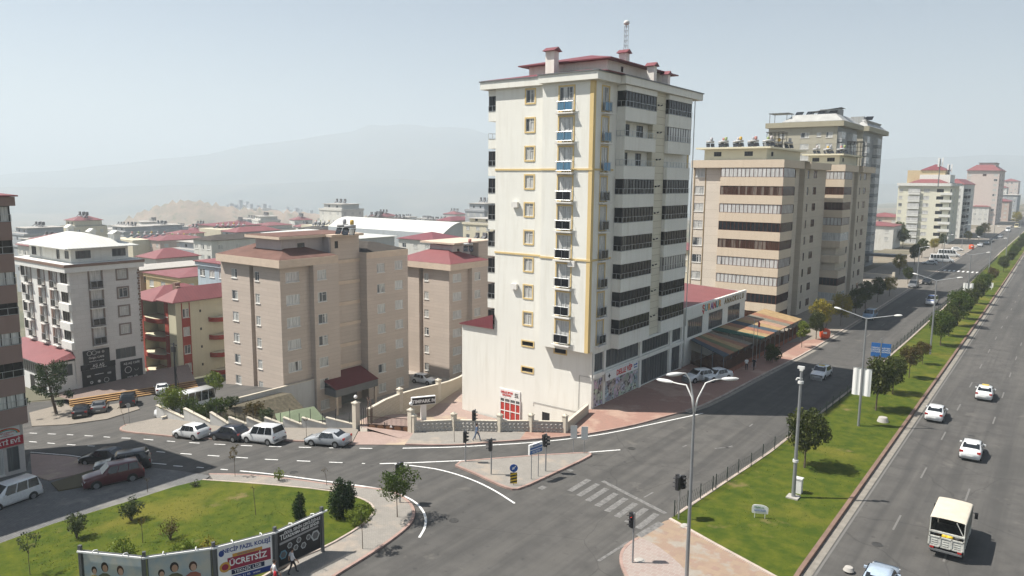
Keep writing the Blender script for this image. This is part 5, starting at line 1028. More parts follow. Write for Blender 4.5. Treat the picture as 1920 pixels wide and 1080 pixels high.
byside('van', 'white passenger van with dark windows parked at the kerb behind the dark hatchback', WHP, (467, 831), (500, 835), GP, 'van', 'parked_van')
byside('sedan', 'silver saloon parked alone at the kerb left of the iron gate', SIL, (590, 836.5), (626, 839.5), GP)
GL = 'vehicles on the shaded paving by the party shop'
byside('suv', 'maroon estate car with roof rails facing the lawn', MAR, (191, 915), (241, 904), GL)
byside('sedan', 'black saloon parked at the left end by the white edge line', BLKP, (166, 873), (205, 874), GL)
byside('suv', 'black off-road car squeezed between the black saloon and the maroon estate car', BLKP, (208, 891), (252, 884), GL)
byside('van', 'white delivery van with a roof rack, cut by the left edge of the photo', WHP, (2, 957), (55, 938), GL, 'van', 'parked_van')
def byrear(kind, label, col, px, py, head, group=None, cat='car', name='car', front=False, z=None, extra=0):
    p = G(px, py) if z is None else at(px, py, z); h = R_(head); s_ = -1 if front else 1; Lh = CARS[kind]['L'] / 2; c = p + Vector((math.cos(h), math.sin(h), 0)) * (Lh * s_)
    zz_ = sz(c.x) if z is None else z; t = vehicle(kind, label, cat, col, (c.x, c.y, zz_ + extra), h, group, name)
    if z is None and c.x < -42: t.rotation_euler = (0, -math.atan((sz(c.x + math.cos(h)) - sz(c.x - math.cos(h))) / 2), h)
    return t
GC = 'cars parked before the orange steps'
byrear('sedan', 'black saloon parked under the pine before the orange steps', BLKP, 149, 787, 150, GC, name='parked_car')
byrear('sedan', 'dark grey saloon parked second from the pine before the steps', GRP, 184, 778, 150, GC, name='parked_car')
byrear('suv', 'black off-road car with a spare wheel cover parked apart on the lane', BLKP, 239, 766, 150, GC, name='parked_car')
byrear('sedan', 'white saloon parked in the shade at the upper end of the steps', WHP, 306, 743, 155, GC, name='parked_car')
vehicle('minibus', 'white minibus parked behind the green bush beside the garden wall', 'minibus', WHP, (-82.2, 45.5, sz(-82.2) - .25), R_(-90), name='minibus')
p = at(795, 718, -7.19); vehicle('hatch', 'white hatchback parked in the courtyard between the two brown clad blocks', 'car', WHP, (p.x, p.y, -7.19), R_(8), name='parked_car')
GA = 'cars driving away on the right carriageway'
c_ = byrear('sedan', 'white taxi saloon with a roof sign, farthest of the cars driving away', WHP, 1843, 753, 91, GA); mb = MB(); mb.box(-.12, .12, -.35, .35, 1.42, 1.56); mb.build('roof_sign', signm('taxi_yellow', (.6, .45, .1)), c_)
byrear('sedan', 'old white saloon with a dark bumper driving close to the median kerb', WHP, 1749, 793, 91, GA); byrear('sedan', 'white saloon driving ahead of the covered truck', WHP, 1817, 866, 91, GA)
p = at(1652, 1066, 1.35); vehicle('sedan', 'pale blue saloon cut by the bottom edge of the photo', 'car', ICE, (p.x, p.y, 0), R_(91), GA, 'car')
GD = 'cars driving towards the junction'
c_ = byrear('hatch', 'white taxi hatchback with a roof sign in the tower shadow on the avenue', WHP, 1530, 713, -92, GD, front=True); mb = MB(); mb.box(-.12, .12, -.35, .35, 1.5, 1.62); mb.build('roof_sign', signm('taxi_yellow', (.6, .45, .1)), c_)
c_ = byrear('van', 'white police van with blue bonnet markings driving between the median trees', WHP, 1743, 573, -91, GD, 'van', 'police_van', front=True)
mb = MB(); mb.box(1.35, 1.95, -.72, .72, .98, 1.085); mb.build('bonnet_stripe', BLUE, c_); mb = MB(); mb.box(.3, .5, -.6, .6, 1.82, 1.95); mb.build('light_bar', BLUE, c_)
byrear('van', 'pale blue van parked in the shade under the yellow trees', BLP, 1625, 601, -91, front=True, cat='van', name='parked_van')
c_ = byrear('hatch', 'white car with its door open beside the shop front', WHP, 1285, 719, -118, front=True, name='parked_car', extra=.13); mb = MB(); mb.mesh([(.1, .88, .35), (.75, 1.7, .35), (.75, 1.7, .95), (.55, 1.5, 1.4), (.1, .88, 1.4), (.1, .88, .95)], [(0, 1, 2, 5), (5, 2, 3, 4)]); mb.build('open_door', WHP, c_)
byrear('sedan', 'white saloon parked on the red paving nearest the awnings', WHP, 1319, 718, -112, front=True, name='parked_car', extra=.13)
byrear('van', 'grey pickup parked on the avenue beneath the yellow tree', GRP, 1709, 541, -91, front=True, name='parked_van', cat='van'); byrear('hatch', 'dark car parked beside the grey pickup on the avenue', BLKP, 1735, 534, -91, front=True, name='parked_car')
byrear('sedan', 'silver saloon parked across beside the two white minibuses', SIL, 1758, 497, 195, name='parked_car')
for px, py, l in ((1788, 493, 'nearer white minibus with dark windows parked across'), (1800, 483, 'farther white minibus with dark windows parked across')): byrear('minibus', l + ' beside the distant crossing', WHP, px, py, 12, 'white minibuses by the distant crossing', 'minibus', 'minibus', front=True)
byrear('hatch', 'small white car parked behind the white minibuses', WHP, 1806, 471, 8, front=True, name='parked_car')
GF = 'cars parked in a line far along the avenue'
for i, (px, py, m_, l) in enumerate([(1836, 463, WHP, 'white saloon at the near end of the distant parked line'), (1848, 459, SIL, 'silver saloon second in the distant parked line'), (1857, 454, GRP, 'grey saloon third in the distant parked line'), (1866, 450, BLKP, 'black saloon fourth in the distant parked line'), (1874, 446.5, SIL, 'silver saloon at the far end of the distant parked line')]): byrear('sedan', l, m_, px, py, -92, GF, front=True, name='parked_car')
byrear('minibus', 'white minibus coming from the far end of the avenue', WHP, 1889, 435, -91, front=True, cat='minibus', name='minibus'); byrear('minibus', 'pale truck just behind the far minibus on the avenue', paint('pale_yellow_paint', (.55, .48, .30)), 1905, 428, -91, front=True, cat='truck', name='truck')
# covered truck
g = G(1771, 1049); t = thing('covered_truck', 'small truck with a beige canvas cover and a white slatted tailgate', 'truck', (g.x, g.y + 2.9, 0), R_(90)); TRW = M('chipped_white_paint', (.50, .50, .46), .6, var=.35, scale=3); CANV = M('beige_canvas', (.54, .49, .40), .9, var=.12, scale=1.0); CANVW = M('grey_canvas', (.20, .19, .16), .9, var=.3)
mb = MB(); mb.box(-2.9, .9, -1.02, 1.02, .75, .9)
for s_ in (-1.02, .97): mb.box(-2.9, .9, s_, s_ + .05, .9, 1.5); 
for s_ in (-1, 1):
    for k in range(7): mb.box(-2.85 + k * .6, -2.78 + k * .6, s_ * 1.03 - .035, s_ * 1.03 + .035, .78, 1.5)
mb.build('load_bed', TRW, t)
mb = MB(); mb.box(-2.96, -2.9, -1.02, 1.02, .78, 1.5)
for y_ in (-1.02, -.36, .30, .94): mb.box(-3.0, -2.94, y_, y_ + .08, .78, 1.5)
for z in (.78, 1.42): mb.box(-3.0, -2.94, -1.02, 1.02, z, z + .07)
for y0 in (-.86, -.18, .46):
    for k in range(3): mb.box(-2.985, -2.95, y0 + .05, y0 + .4, .92 + k * .15, .97 + k * .15)
mb.build('tailgate', TRW, t); mb = MB(); mb.box(-3.02, -2.9, -1.02, 1.02, 1.75, 1.86); mb.box(-2.98, -2.9, -1.02, -.96, 1.5, 2.75); mb.box(-2.98, -2.9, .96, 1.02, 1.5, 2.75); mb.bar((-2.94, -.95, 1.85), (-2.94, -.5, 2.7), .05); mb.build('rear_frame', TRW, t)
n = 8; arc = [(-1.04, 2.55)] + [(-1.04 * math.cos(math.pi * i / n), 2.72 + .09 * math.sin(math.pi * i / n)) for i in range(n + 1)] + [(1.04, 2.55)]
mb = MB(); k = len(arc)
mb.mesh([(-2.98, y_, z) for y_, z in arc] + [(-1.0, y_, z + .03) for y_, z in arc] + [(1.0, y_, z) for y_, z in arc], [(a * k + i, a * k + i + 1, (a + 1) * k + i + 1, (a + 1) * k + i) for a in (0, 1) for i in range(k - 1)]); mb.build('canvas_roof', CANV, t, smooth=True)
mb = MB(); mb.box(-2.95, 1.0, -1.06, -1.03, 1.45, 2.62); mb.box(-2.95, 1.0, 1.03, 1.06, 1.45, 2.62); mb.box(.97, 1.0, -1.03, 1.03, .9, 2.72); mb.build('canvas_side', CANVW, t)
mb = MB(); mb.mesh([(1.05, -.95, .5), (1.05, .95, .5), (1.05, .95, 2.3), (1.05, -.95, 2.3), (2.9, -.92, .5), (2.9, .92, .5), (2.9, .92, 1.25), (2.9, -.92, 1.25), (2.2, -.9, 2.3), (2.2, .9, 2.3)], [(0, 3, 2, 1), (4, 5, 6, 7), (7, 6, 9, 8), (8, 9, 2, 3), (0, 4, 7, 8, 3), (1, 2, 9, 6, 5), (0, 1, 5, 4)]); mb.build('cab', TRW, t)
for x in (-1.9, 1.9):
    for s_ in (1, -1): mb = MB(); mb.tube([(0, -.12, 0), (0, .12, 0)], .40, 16); wh = mb.build('wheel', TYRE, t, (x, s_ * .86, .40)); mb = MB(); mb.tube([(0, s_ * .1, 0), (0, s_ * .13, 0)], .22, 12); mb.build('rim', TRW, wh)
mb = MB(); mb.box(-2.9, 2.6, -.4, .4, .45, .74); mb.build('chassis', TYRE, t); mb = MB(); mb.box(-3.05, -2.95, -.95, .95, .5, .62); mb.build('bumper', GREYM, t)
for s_ in (-1, 1): mb = MB(); mb.box(1.6, 1.68, s_ * 1.25 - .1, s_ * 1.25 + .1, 1.5, 1.95); mb.bar((1.6, s_ * .93, 1.9), (1.62, s_ * 1.25, 1.9), .04); mb.build('mirror', DARK, t); mb = MB(); mb.box(-3.04, -3.0, s_ * .8 - .12, s_ * .8 + .12, .66, .76); mb.build('tail_light', TAIL, t)
rr = random.Random(5)
for i, (c_, nm) in enumerate([(signm('yellow_sack', (.60, .42, .03)), 'sack'), (signm('yellow_sack', (.60, .42, .03)), 'sack'), (signm('dark_load', (.06, .06, .06)), 'sack'), (signm('brown_load', (.16, .10, .07)), 'sack'), (signm('pale_load', (.4, .4, .38)), 'sack')]):
    mb = MB(); mb.lathe([(.05, 0), (.2, .05), (.24, .2), (.18, .36), (.04, .4)], n=10); y_ = (-.15, .12, -.6, .55, .8)[i]
    o_ = mb.build('sack', c_, None, (g.x - y_, g.y + .35 + .1 * i, .91 + .3), smooth=True); tag(o_, ('bright yellow sack on the truck bed, left one of two', 'bright yellow sack on the truck bed, right one of two', 'black bundle at the left side of the truck bed', 'brown bundle right of the yellow sacks in the truck', 'pale bundle at the right side of the truck bed')[i], 'sack')
# ================================================================ PEOPLE
SKIN = N('skin').fin((.42, .25, .17), .6)
def cloth(n, c): return M('cloth_' + n, c, .9, var=.2, scale=6)
def person(label, pos, face, top, trousers, stride=.28, arm=.25, hair=(.03, .02, .015), bag=None, h=1.72):
    nm = 'person'; me = bpy.data.meshes.new('body'); V, E, RR = [], [], []
    def v(p, r, par=None):
        V.append(p); RR.append(r); 
        if par is not None: E.append((par, len(V) - 1))
        return len(V) - 1
    pel = v((0, 0, .93), .135); ch = v((0, 0, 1.12), .13, pel); sh = v((0, 0, 1.38), .15, ch); ne = v((0, 0, 1.49), .058, sh); hd = v((.01, 0, 1.58), .085, ne); hd2 = v((.015, 0, 1.66), .088, hd)
    for s_ in (1, -1):
        hp = v((0, s_ * .10, .90), .095, pel); kn = v((s_ * stride * .55 + .03, s_ * .10, .50), .062, hp); an = v((s_ * stride - .03, s_ * .09, .09), .042, kn); v((s_ * stride + .12, s_ * .10, .04), .035, an)
        sd = v((0, s_ * .19, 1.40), .062, sh); el = v((-s_ * arm * .5 - .02, s_ * .25, 1.14), .045, sd); wr = v((-s_ * arm + .06, s_ * .25, .92), .032, el); pm = v((-s_ * arm + .08, s_ * .25, .85), .035, wr)
        for k in range(4): v((-s_ * arm + .085 + (k - 1.5) * .018, s_ * .25, .77 - (.01 if k in (0, 3) else 0)), .010, pm)
        v((-s_ * arm + .13, s_ * .24, .82), .011, pm)
    me.from_pydata(V, E, []); t = put(me, nm, None, pos, face); tag(t, label, 'person'); t.scale = (h / 1.75,) * 3
    mo = t.modifiers.new('skin', 'SKIN'); sk = me.skin_vertices[0].data if me.skin_vertices else None
    if sk is None:
        bm = bmesh.new(); bm.from_mesh(me); bm.verts.layers.skin.verify(); bm.to_mesh(me); bm.free(); sk = me.skin_vertices[0].data
    for i, r in enumerate(RR): sk[i].radius = (r, r); sk[i].use_root = (i == 0)
    t.modifiers.new('sub', 'SUBSURF').levels = 1; t.modifiers['sub'].render_levels = 2
    # skin, top and trousers are told apart by height and side in one material per figure
    s = N('figure_' + str(len(_mc))); _mc['fig' + str(len(_mc))] = s.mat; x = s.n('ShaderNodeSeparateXYZ', {0: s.co('Object')})
    z = x.outputs[2]; c = s.mix(s.math('GREATER_THAN', z, .96).outputs[0], trousers, top); c = s.mix(s.math('GREATER_THAN', z, 1.47).outputs[0], c, (.42, .25, .17))
    ya = s.math('ABSOLUTE', x.outputs[1]).outputs[0]; hnd = s.math('MULTIPLY', s.math('GREATER_THAN', ya, .205).outputs[0], s.math('LESS_THAN', z, 1.12).outputs[0]).outputs[0]; c = s.mix(hnd, c, (.42, .25, .17)); c = s.mix(s.math('LESS_THAN', z, .075).outputs[0], c, (.03, .03, .03))
    me.materials.append(s.fin(c, .85))
    mb = MB(); mb.lathe([(.03, .0), (.085, .02), (.098, .08), (.085, .15), (.03, .185)], (-.012, 0, 1.575), 12); mb.build('hair', M('hair_%d' % int(hair[0] * 1000), hair, .8), t, smooth=True)
    mb = MB(); mb.box(.098, .125, -.012, .012, 1.60, 1.635); mb.box(.09, .102, -.028, .028, 1.565, 1.575)
    for s_ in (-1, 1): mb.box(.09, .103, s_ * .034 - .011, s_ * .034 + .011, 1.64, 1.652)
    mb.build('face', SKIN, t)
    if bag: 
        mb = MB(); mb.lathe([(.06, 0), (.15, .04), (.17, .25), (.12, .42), (.04, .46)], (0, 0, 0), 10); o_ = mb.build('bag', cloth('bag_' + bag[0], bag[1]), None, (pos[0] + bag[2][0], pos[1] + bag[2][1], pos[2] + bag[2][2]), smooth=True); o_.scale = (.8, .5, .9); tag(o_, bag[0] + ' bag carried by the ' + bag[3], 'bag')
g = G(549, 1079); person('person in a pale shirt with a black bag walking past the black billboard', (g.x, g.y, g.z + .12), R_(60), (.60, .60, .62), (.02, .02, .025), bag=('black', (.015, .015, .015), (-.2, .1, .72), 'person in the pale shirt by the black billboard'))
g = G(516, 1103); person('person in a white top with a red bag walking in front of the school billboard', (g.x, g.y, g.z + .12), R_(60), (.65, .64, .64), (.10, .09, .11), bag=('red', (.40, .02, .03), (.22, -.12, .7), 'person in white by the school billboard'))
g = G(894, 829); person('person in a blue shirt and jeans walking behind the traffic light by the ornate wall', (g.x, g.y, g.z + .12), R_(20), (.16, .22, .34), (.10, .14, .22), stride=.36)
g = G(1399, 696); person('person in a white shirt standing in the shade by the picket fence', (g.x, g.y, .125), R_(-60), (.68, .68, .68), (.02, .02, .025), stride=.1)
g = G(1413, 696); person('person in dark clothes standing beside the white shirted person', (g.x, g.y, .125), R_(-120), (.03, .03, .035), (.02, .02, .022), stride=.12)
# ================================================================ STREET FURNITURE
LAMPM = M('lamp_shell', (.62, .62, .60), .4, var=.08); POLE = M('grey_painted_pole', (.30, .31, .32), .45, .5, var=.1)
def head(t, p, d, L=.9, w=.17):
    d = d.normalized(); mb = MB(); sd = Vector((-d.y, d.x, 0)); n = 7
    prof = [(0, .35), (.12, .7), (.3, 1), (.6, 1.05), (.85, .8), (1, .2)]; rings = []
    for u, k in prof:
        c = p + d * (u * L) ; rings.append([c + sd * (w * k * math.cos(a * 2 * math.pi / 8)) + Vector((0, 0, .11 * k * math.sin(a * 2 * math.pi / 8))) for a in range(8)])
    mb.mesh([q for r in rings for q in r], [(i * 8 + j, i * 8 + (j + 1) % 8, (i + 1) * 8 + (j + 1) % 8, (i + 1) * 8 + j) for i in range(5) for j in range(8)] + [tuple(range(8)), tuple(range(40, 48))[::-1]])
    return mb.build('lamp_head', LAMPM, t, smooth=True)
g = Vector((-16.8, 40.45, 0)); t = thing('street_lamp', 'tall lamp post with three curved arms at the tip of the median', 'street lamp', g)
mb = MB(); mb.tube([(0, 0, 0), (0, 0, 6), (0, 0, 11.2)], [.13, .10, .075], 10); mb.build('pole', POLE, t); mb = MB(); mb.lathe([(.22, 0), (.22, .35), (.15, .45)], n=10); mb.build('base', POLE, t)
for px, py, z in ((1262, 717, 12.7), (1279, 700, 13.6), (1352, 711, 13.1)):
    e = at(px, py, z) - g; h_ = Vector((e.x, e.y, 0)); mb = MB(); P = [Vector((0, 0, 11.0)), h_ * .12 + Vector((0, 0, 12.0)), h_ * .4 + Vector((0, 0, (z + 12.4) / 2 + .15)), h_ * .75 + Vector((0, 0, z - .02)), e]; mb.tube(P, [.06, .05, .045, .04, .035], 8); mb.build('arm', LAMPM, t, smooth=True); head(t, e, h_, 1.1, .2)
def dlamp(pos, label, h=10.9, a1=None, a2=None, dr=Vector((-1, .12, 0))):
    t = thing('street_lamp', label, 'street lamp', pos, 0, 'double armed lamps along the median'); mb = MB(); mb.tube([(0, 0, 0), (0, 0, h)], [.13, .08], 10); mb.build('pole', POLE, t)
    for s_ in (1, -1): d = dr.normalized() * s_; mb = MB(); e = d * 2.5 + Vector((0, 0, h + .55)); mb.tube([(0, 0, h - .1), e], [.055, .04], 8); mb.build('arm', POLE, t); head(t, e, d + Vector((0, 0, .15)), .75, .13)
    return t
lamps = [dlamp((-15.6, 80, .15), 'double armed lamp with two white banners, nearest on the median', 11.2), dlamp((-14.9, 121.7, .15), 'double armed lamp among the median trees, second along the row'), dlamp((-15.5, 172, .15), 'double armed lamp above the small white board on the far median'), dlamp((-15.9, 222, .15), 'double armed lamp beside the far zebra crossing'), dlamp((-16.2, 285, .15), 'double armed lamp fifth along the median, small in the distance'), dlamp((-16.6, 360, .15), 'double armed lamp at the far end of the median row')]
def banner(pos, label, h0=3.2, h1=6.0, w=.75):
    t = thing('banner', label, 'banner', pos, 0, 'white banners hung on the median lamps'); mb = MB()
    for s_ in (-1, 1):
        n = 6; mb.mesh([(s_ * (.12 + w * i / n), .05 * math.sin(i * 1.3), z) for z in (h0, h1) for i in range(n + 1)], [(i, i + 1, n + 2 + i, n + 1 + i) for i in range(n)])
        m2 = MB(); m2.bar((0, 0, h1 + .03), (s_ * (w + .15), 0, h1 + .03), .035); m2.build('rod', POLE, t)
    m = mb.build('cloth', WHITE, t); md = m.modifiers.new('s', 'SOLIDIFY'); md.thickness = .01
banner((-15.6, 80, .15), 'pair of white banners on the nearest median lamp'); banner((-15.5, 172, .15), 'pair of white banners on the lamp by the small white board', 3.0, 5.2)
for px, py, h, nm in ((1719, 527, 8.5, 'lamp post on the left pavement beside the yellow trees'), (1767, 497, 9, 'lamp post beside the two white minibuses'), (1803, 466, 9, 'lamp post before the narrow white block'), (1863, 447, 9, 'slim lamp post at the far left pavement')):
    g = G(px, py); t = thing('street_lamp', nm, 'street lamp', (g.x, g.y, .1), 0, 'single armed lamps along the left pavement'); mb = MB(); mb.tube([(0, 0, 0), (0, 0, h)], [.13, .07], 8); mb.build('pole', POLE, t); mb = MB(); mb.tube([(0, 0, h), (1.6, 0, h + .4)], .04, 6); mb.build('arm', POLE, t); head(t, Vector((1.6, 0, h + .4)), Vector((1, 0, .1)), .7)
g = G(1487, 936); t = thing('camera_pole', 'stout grey pole with traffic cameras on the median lawn', 'camera pole', (g.x, g.y, .15)); mb = MB(); mb.tube([(0, 0, 0), (0, 0, 4.2), (0, 0, 10.2)], [.155, .125, .10], 12); mb.build('pole', POLE, t); mb = MB(); mb.box(-.45, .45, -.45, .45, -.05, .1); mb.build('footing', CONC, t); mb = MB()
mb.box(-.12, .12, -.12, .12, 10.2, 10.35); mb.box(-.28, .22, -.1, .1, 10.35, 10.55); mb.build('camera', LAMPM, t)
for z in (2.9, 9.2): mb = MB(); mb.lathe([(.22, 0), (.22, .2)], (0, 0, z), 12); mb.build('bracket', LAMPM, t)
mb = MB(); mb.tube([(.1, 0, 9.6), (-.25, -.1, 9.6), (-.3, -.1, 9.45)], .07, 6); mb.build('camera', LAMPM, t)
g = G(1496, 927); t = thing('utility_cabinet', 'small white utility cabinet behind the camera pole', 'cabinet', (g.x, g.y, .15)); mb = MB(); mb.box(-.28, .28, -.22, .22, 0, 1.15); mb.build('cabinet', LAMPM, t); mb = MB(); mb.box(-.32, .32, -.26, .26, 1.15, 1.25); mb.build('lid', LAMPM, t); mb = MB(); mb.box(.285, .295, -.18, .18, .1, 1.1); mb.build('door', LAMPM, t)
REDL = lamp_glow('red_signal', (.9, .05, .03), .8); OFFL = N('signal_lens').fin((.03, .03, .03), .3)
def light(px, py, h, heads, label, lit=False):
    g = G(px, py); t = thing('traffic_light', label, 'traffic light', (g.x, g.y, g.z + .12), 0, 'traffic lights round the junction'); mb = MB(); mb.tube([(0, 0, 0), (0, 0, h)], .06, 8); mb.build('pole', POLE, t)
    for ang, off in heads:
        d = Vector((math.cos(R_(ang)), math.sin(R_(ang)), 0)); mb = MB(); mb.M = Matrix.Translation(Vector((0, 0, h - 1.05)) + Vector((-d.y, d.x, 0)) * off) @ Matrix.Rotation(R_(ang), 4, 'Z')
        mb.box(-.12, .12, -.17, .17, 0, .98); b_ = mb.build('signal_head', DARK, t)
        for k in range(3):
            mb2 = MB(); mb2.M = mb.M; z = .17 + k * .31; mb2.tube([(.12, 0, z), (.14, 0, z)], .105, 10); mb2.build('lens', REDL if lit and k == 2 else OFFL, b_)
            mb3 = MB(); mb3.M = mb.M; mb3.mesh([(.12, .13 * math.cos(a), z + .13 * math.sin(a)) for a in [R_(q) for q in range(0, 181, 30)]] + [(.36, .13 * math.cos(a), z + .11 * math.sin(a)) for a in [R_(q) for q in range(0, 181, 30)]], [(i, i + 1, i + 8, i + 7) for i in range(6)]); mb3.build('visor', DARK, b_)
light(873, 868, 2.9, [(25, -.22)], 'traffic light on the left tip of the traffic island'); light(921, 892, 3.2, [(200, .22)], 'traffic light in the middle of the traffic island'); light(1023, 886, 3.35, [(-10, -.22), (30, -.25)], 'traffic light with two black heads by the island kerb')
light(891, 826, 3.0, [(10, -.25)], 'traffic light on the pavement before the ornate wall'); light(1272, 977, 3.4, [(170, .25), (-30, .25), (60, .25)], 'traffic light with a cluster of heads at the lawn corner'); light(1186, 1058, 3.4, [(-110, -.18)], 'traffic light showing red on the rose paved refuge', True); light(750, 945, 3.2, [(10, -.2), (190, -.2)], 'traffic light behind the broad young tree on the rounded corner')
# arrow sign with hazard plate
g = G(963, 912); t = thing('road_sign', 'round blue arrow sign over a yellow and black striped plate on the traffic island', 'road sign', (g.x, g.y, .13), R_(36)); mb = MB(); mb.tube([(0, 0, 0), (0, 0, 1.35)], .04, 8); mb.build('pole', POLE, t)
mb = MB(); mb.tube([(0, -.06, 1.45), (0, -.09, 1.45)], .33, 20); d_ = mb.build('disc', BLUE, t); mb = MB(); mb.mesh([(.20, -.1, 1.62), (.15, -.1, 1.67), (-.06, -.1, 1.46), (-.06, -.1, 1.56), (-.16, -.1, 1.30), (.10, -.1, 1.40), (0, -.1, 1.40)], [(0, 1, 2, 6), (3, 4, 5)]); mb.build('arrow', WHITE, d_)
YP = signm('yellow_paint', (.62, .42, .03)); mb = MB(); mb.box(-.28, .28, -.09, -.06, .15, 1.05); pl = mb.build('plate', YP, t); mb = MB()
for k in range(4): z = .2 + k * .26; mb.mesh([(-.28, -.095, z - .02), (.28, -.095, z + .12), (.28, -.095, min(1.05, z + .24)), (-.28, -.095, z + .10)], [(0, 1, 2, 3)])
mb.build('stripe', DARK, pl)
a, c = G(996, 901), G(1009, 896); t = thing('direction_sign', 'white and blue information board on two posts on the traffic island', 'direction sign', (a.x, a.y, .13), math.atan2(c.y - a.y, c.x - a.x)); L = (c - a).length
for x in (0, L): mb = MB(); mb.tube([(x, 0, 0), (x, 0, 2.4)], .035, 8); mb.build('post', POLE, t)
mb = MB(); mb.box(-.35, L + .35, -.12, .05, 2.15, 3.0); bd = mb.build('board', WHITE, t); mb = MB(); mb.box(-.3, L + .3, -.135, -.12, 2.2, 2.5); mb.build('blue_band', signm('mid_blue_paint', (.08, .16, .38)), bd); mb = MB(); mb.box(-.3, L + .3, -.135, -.12, 2.58, 2.74); mb.build('blue_band', signm('mid_blue_paint', (.08, .16, .38)), bd)
text('BELEDİYE', .18, signm('mid_blue_paint', (.08, .16, .38)), bd, (L / 2, -.13, 2.87), (R_(90), 0, 0)); text('HIZ KESME', .2, WHITE, bd, (L / 2, -.14, 2.35), (R_(90), 0, 0))
for px, py, nm in ((1075, 850, 'narrow white sign post on the grey tip of the island, left of two'), (1095, 852, 'narrow green edged sign post at the island tip, right of two')):
    g = G(px, py); t = thing('road_sign', nm, 'road sign', (g.x, g.y, .13), R_(40)); mb = MB(); mb.tube([(0, 0, 0), (0, 0, 2.5)], .035, 8); mb.build('pole', POLE, t); mb = MB(); mb.box(-.3, .3, -.06, -.03, 1.3, 2.5); mb.build('board', LAMPM, t)
g = G(1648, 702); t = thing('direction_sign', 'large blue direction sign with white lettering behind the median trees', 'direction sign', (g.x, g.y, .15), R_(8)); mb = MB(); mb.tube([(0, 0, 0), (0, 0, 4.6)], .08, 8); mb.build('pole', POLE, t)
for s_ in (-1, 1): mb = MB(); mb.box(min(s_ * .08, s_ * 1.15), max(s_ * .08, s_ * 1.15), -.05, .0, 2.2, 4.0); bd = mb.build('board', signm('sign_blue', (.02, .12, .36)), t); text('MERKEZ\nHASTANE\nOTOGAR' if s_ < 0 else 'KAYSERI\nADANA\nGOKSUN', .26, WHITE, bd, (s_ * .62, -.06, 3.1), (R_(90), 0, 0))
g = G(1424, 975); t = thing('lawn_sign', 'small white park board with two legs on the lawn', 'sign board', (g.x, g.y, .15), R_(24)); t.scale = (.72,) * 3; mb = MB(); mb.prism([(-.62, 0), (-.5, 0), (-.5, .01), (-.62, .01)], 0, .6); mb.prism([(.45, 0), (.55, 0), (.55, .01), (.45, .01)], 0, .6); mb.M = None
mb = MB(); 
for x in (-.5, .5): m2 = MB(); m2.bar((x, 0, 0), (x, 0, .6), .05); m2.build('leg', WHITE, t)
pts = [(-.75, .5), (.75, .5), (.8, .62), (.8, 1.15), (.6, 1.32), (.2, 1.42), (-.55, 1.42), (-.75, 1.3), (-.8, 1.1), (-.8, .6)]
mb.mesh([(x, -.03, z) for x, z in pts] + [(x, .03, z) for x, z in pts], [tuple(range(10)), tuple(range(10, 20))[::-1]] + [(i, (i + 1) % 10, 10 + (i + 1) % 10, 10 + i) for i in range(10)]); bd = mb.build('board', WHITE, t); GRNP = signm('green_paint', (.05, .22, .10)); text('PARK ve', .26, GRNP, bd, (-.1, -.05, 1.15), (R_(90), 0, 0)); text('BAHCELER', .24, signm('mid_blue_paint', (.08, .16, .38)), bd, (0, -.05, .82), (R_(90), 0, 0))
g = at(1850, 515, .15); t = thing('lawn_sign', 'small white board on the far median beyond the trees', 'sign board', (-14.6, 208, .15), 0); mb = MB(); mb.box(-.9, .9, -.04, .04, .5, 1.7); mb.build('board', WHITE, t)
for x in (-.6, .6): mb = MB(); mb.bar((x, 0, 0), (x, 0, .5), .06); mb.build('leg', WHITE, t)
g = G(243, 796); t = thing('road_sign', 'round grey backed sign on a pole at the lane corner', 'road sign', (g.x, g.y, g.z), R_(20)); mb = MB(); mb.tube([(0, 0, 0), (0, 0, 2.1)], .03, 6); mb.build('pole', POLE, t); mb = MB(); mb.tube([(0, -.02, 2.2), (0, .02, 2.2)], .3, 16); mb.build('disc', POLE, t)
for px, py, r_, h_, nm in ((1655, 793, .5, .45, 'round concrete well head on the lawn beside the median kerb'), (1591, 1073, .3, .18, 'small round concrete cover at the bottom of the lawn'), (1284, 990, .28, .08, 'small round concrete cover at the lawn corner by the traffic light'), (1199, 1054, .30, .03, 'round concrete cover beside the red traffic light')):
    g = G(px, py); mb = MB(); mb.lathe([(r_ * 1.15, 0), (r_ * .85, h_), (r_ * .8, h_ + .04), (r_ * .3, h_ + .06)], n=16); tag(mb.build('well_cover', CONC, None, (g.x, g.y, .14)), nm, 'well cover')
# chain-link fence along the left edge of the median
t = thing('fence', 'low dark fence of slim posts and wire along the median lawn', 'fence', (0, 0, 0)); FP = M('dark_fence_paint', (.02, .03, .025), .6)
pp = [G(*q) for q in [(1264, 972), (1289, 953), (1313, 939), (1336, 924), (1342, 920), (1363, 906), (1384, 891), (1408, 878), (1430, 861), (1452, 846), (1478, 829), (1505, 810), (1537, 789), (1549, 776), (1561, 766), (1574, 757), (1588, 745)]] + [Vector((-19.35, y, 0)) for y in range(98, 300, 3)]
for p in pp: mb = MB(); mb.bar((p.x, p.y, .1), (p.x, p.y, 1.42), .06); mb.build('post', FP, t)
mb = MB()
for a, c in zip(pp, pp[1:]):
    for z in (.3, .75, 1.2): mb.bar((a.x, a.y, z), (c.x, c.y, z), .012)
    n = max(2, int((c - a).length / .3))
    for i in range(n): q = a.lerp(c, i / n); q2 = a.lerp(c, (i + 1) / n); mb.bar((q.x, q.y, .3), (q2.x, q2.y, 1.2), .009); mb.bar((q.x, q.y, 1.2), (q2.x, q2.y, .3), .009)
mb.build('wire_mesh', FP, t)
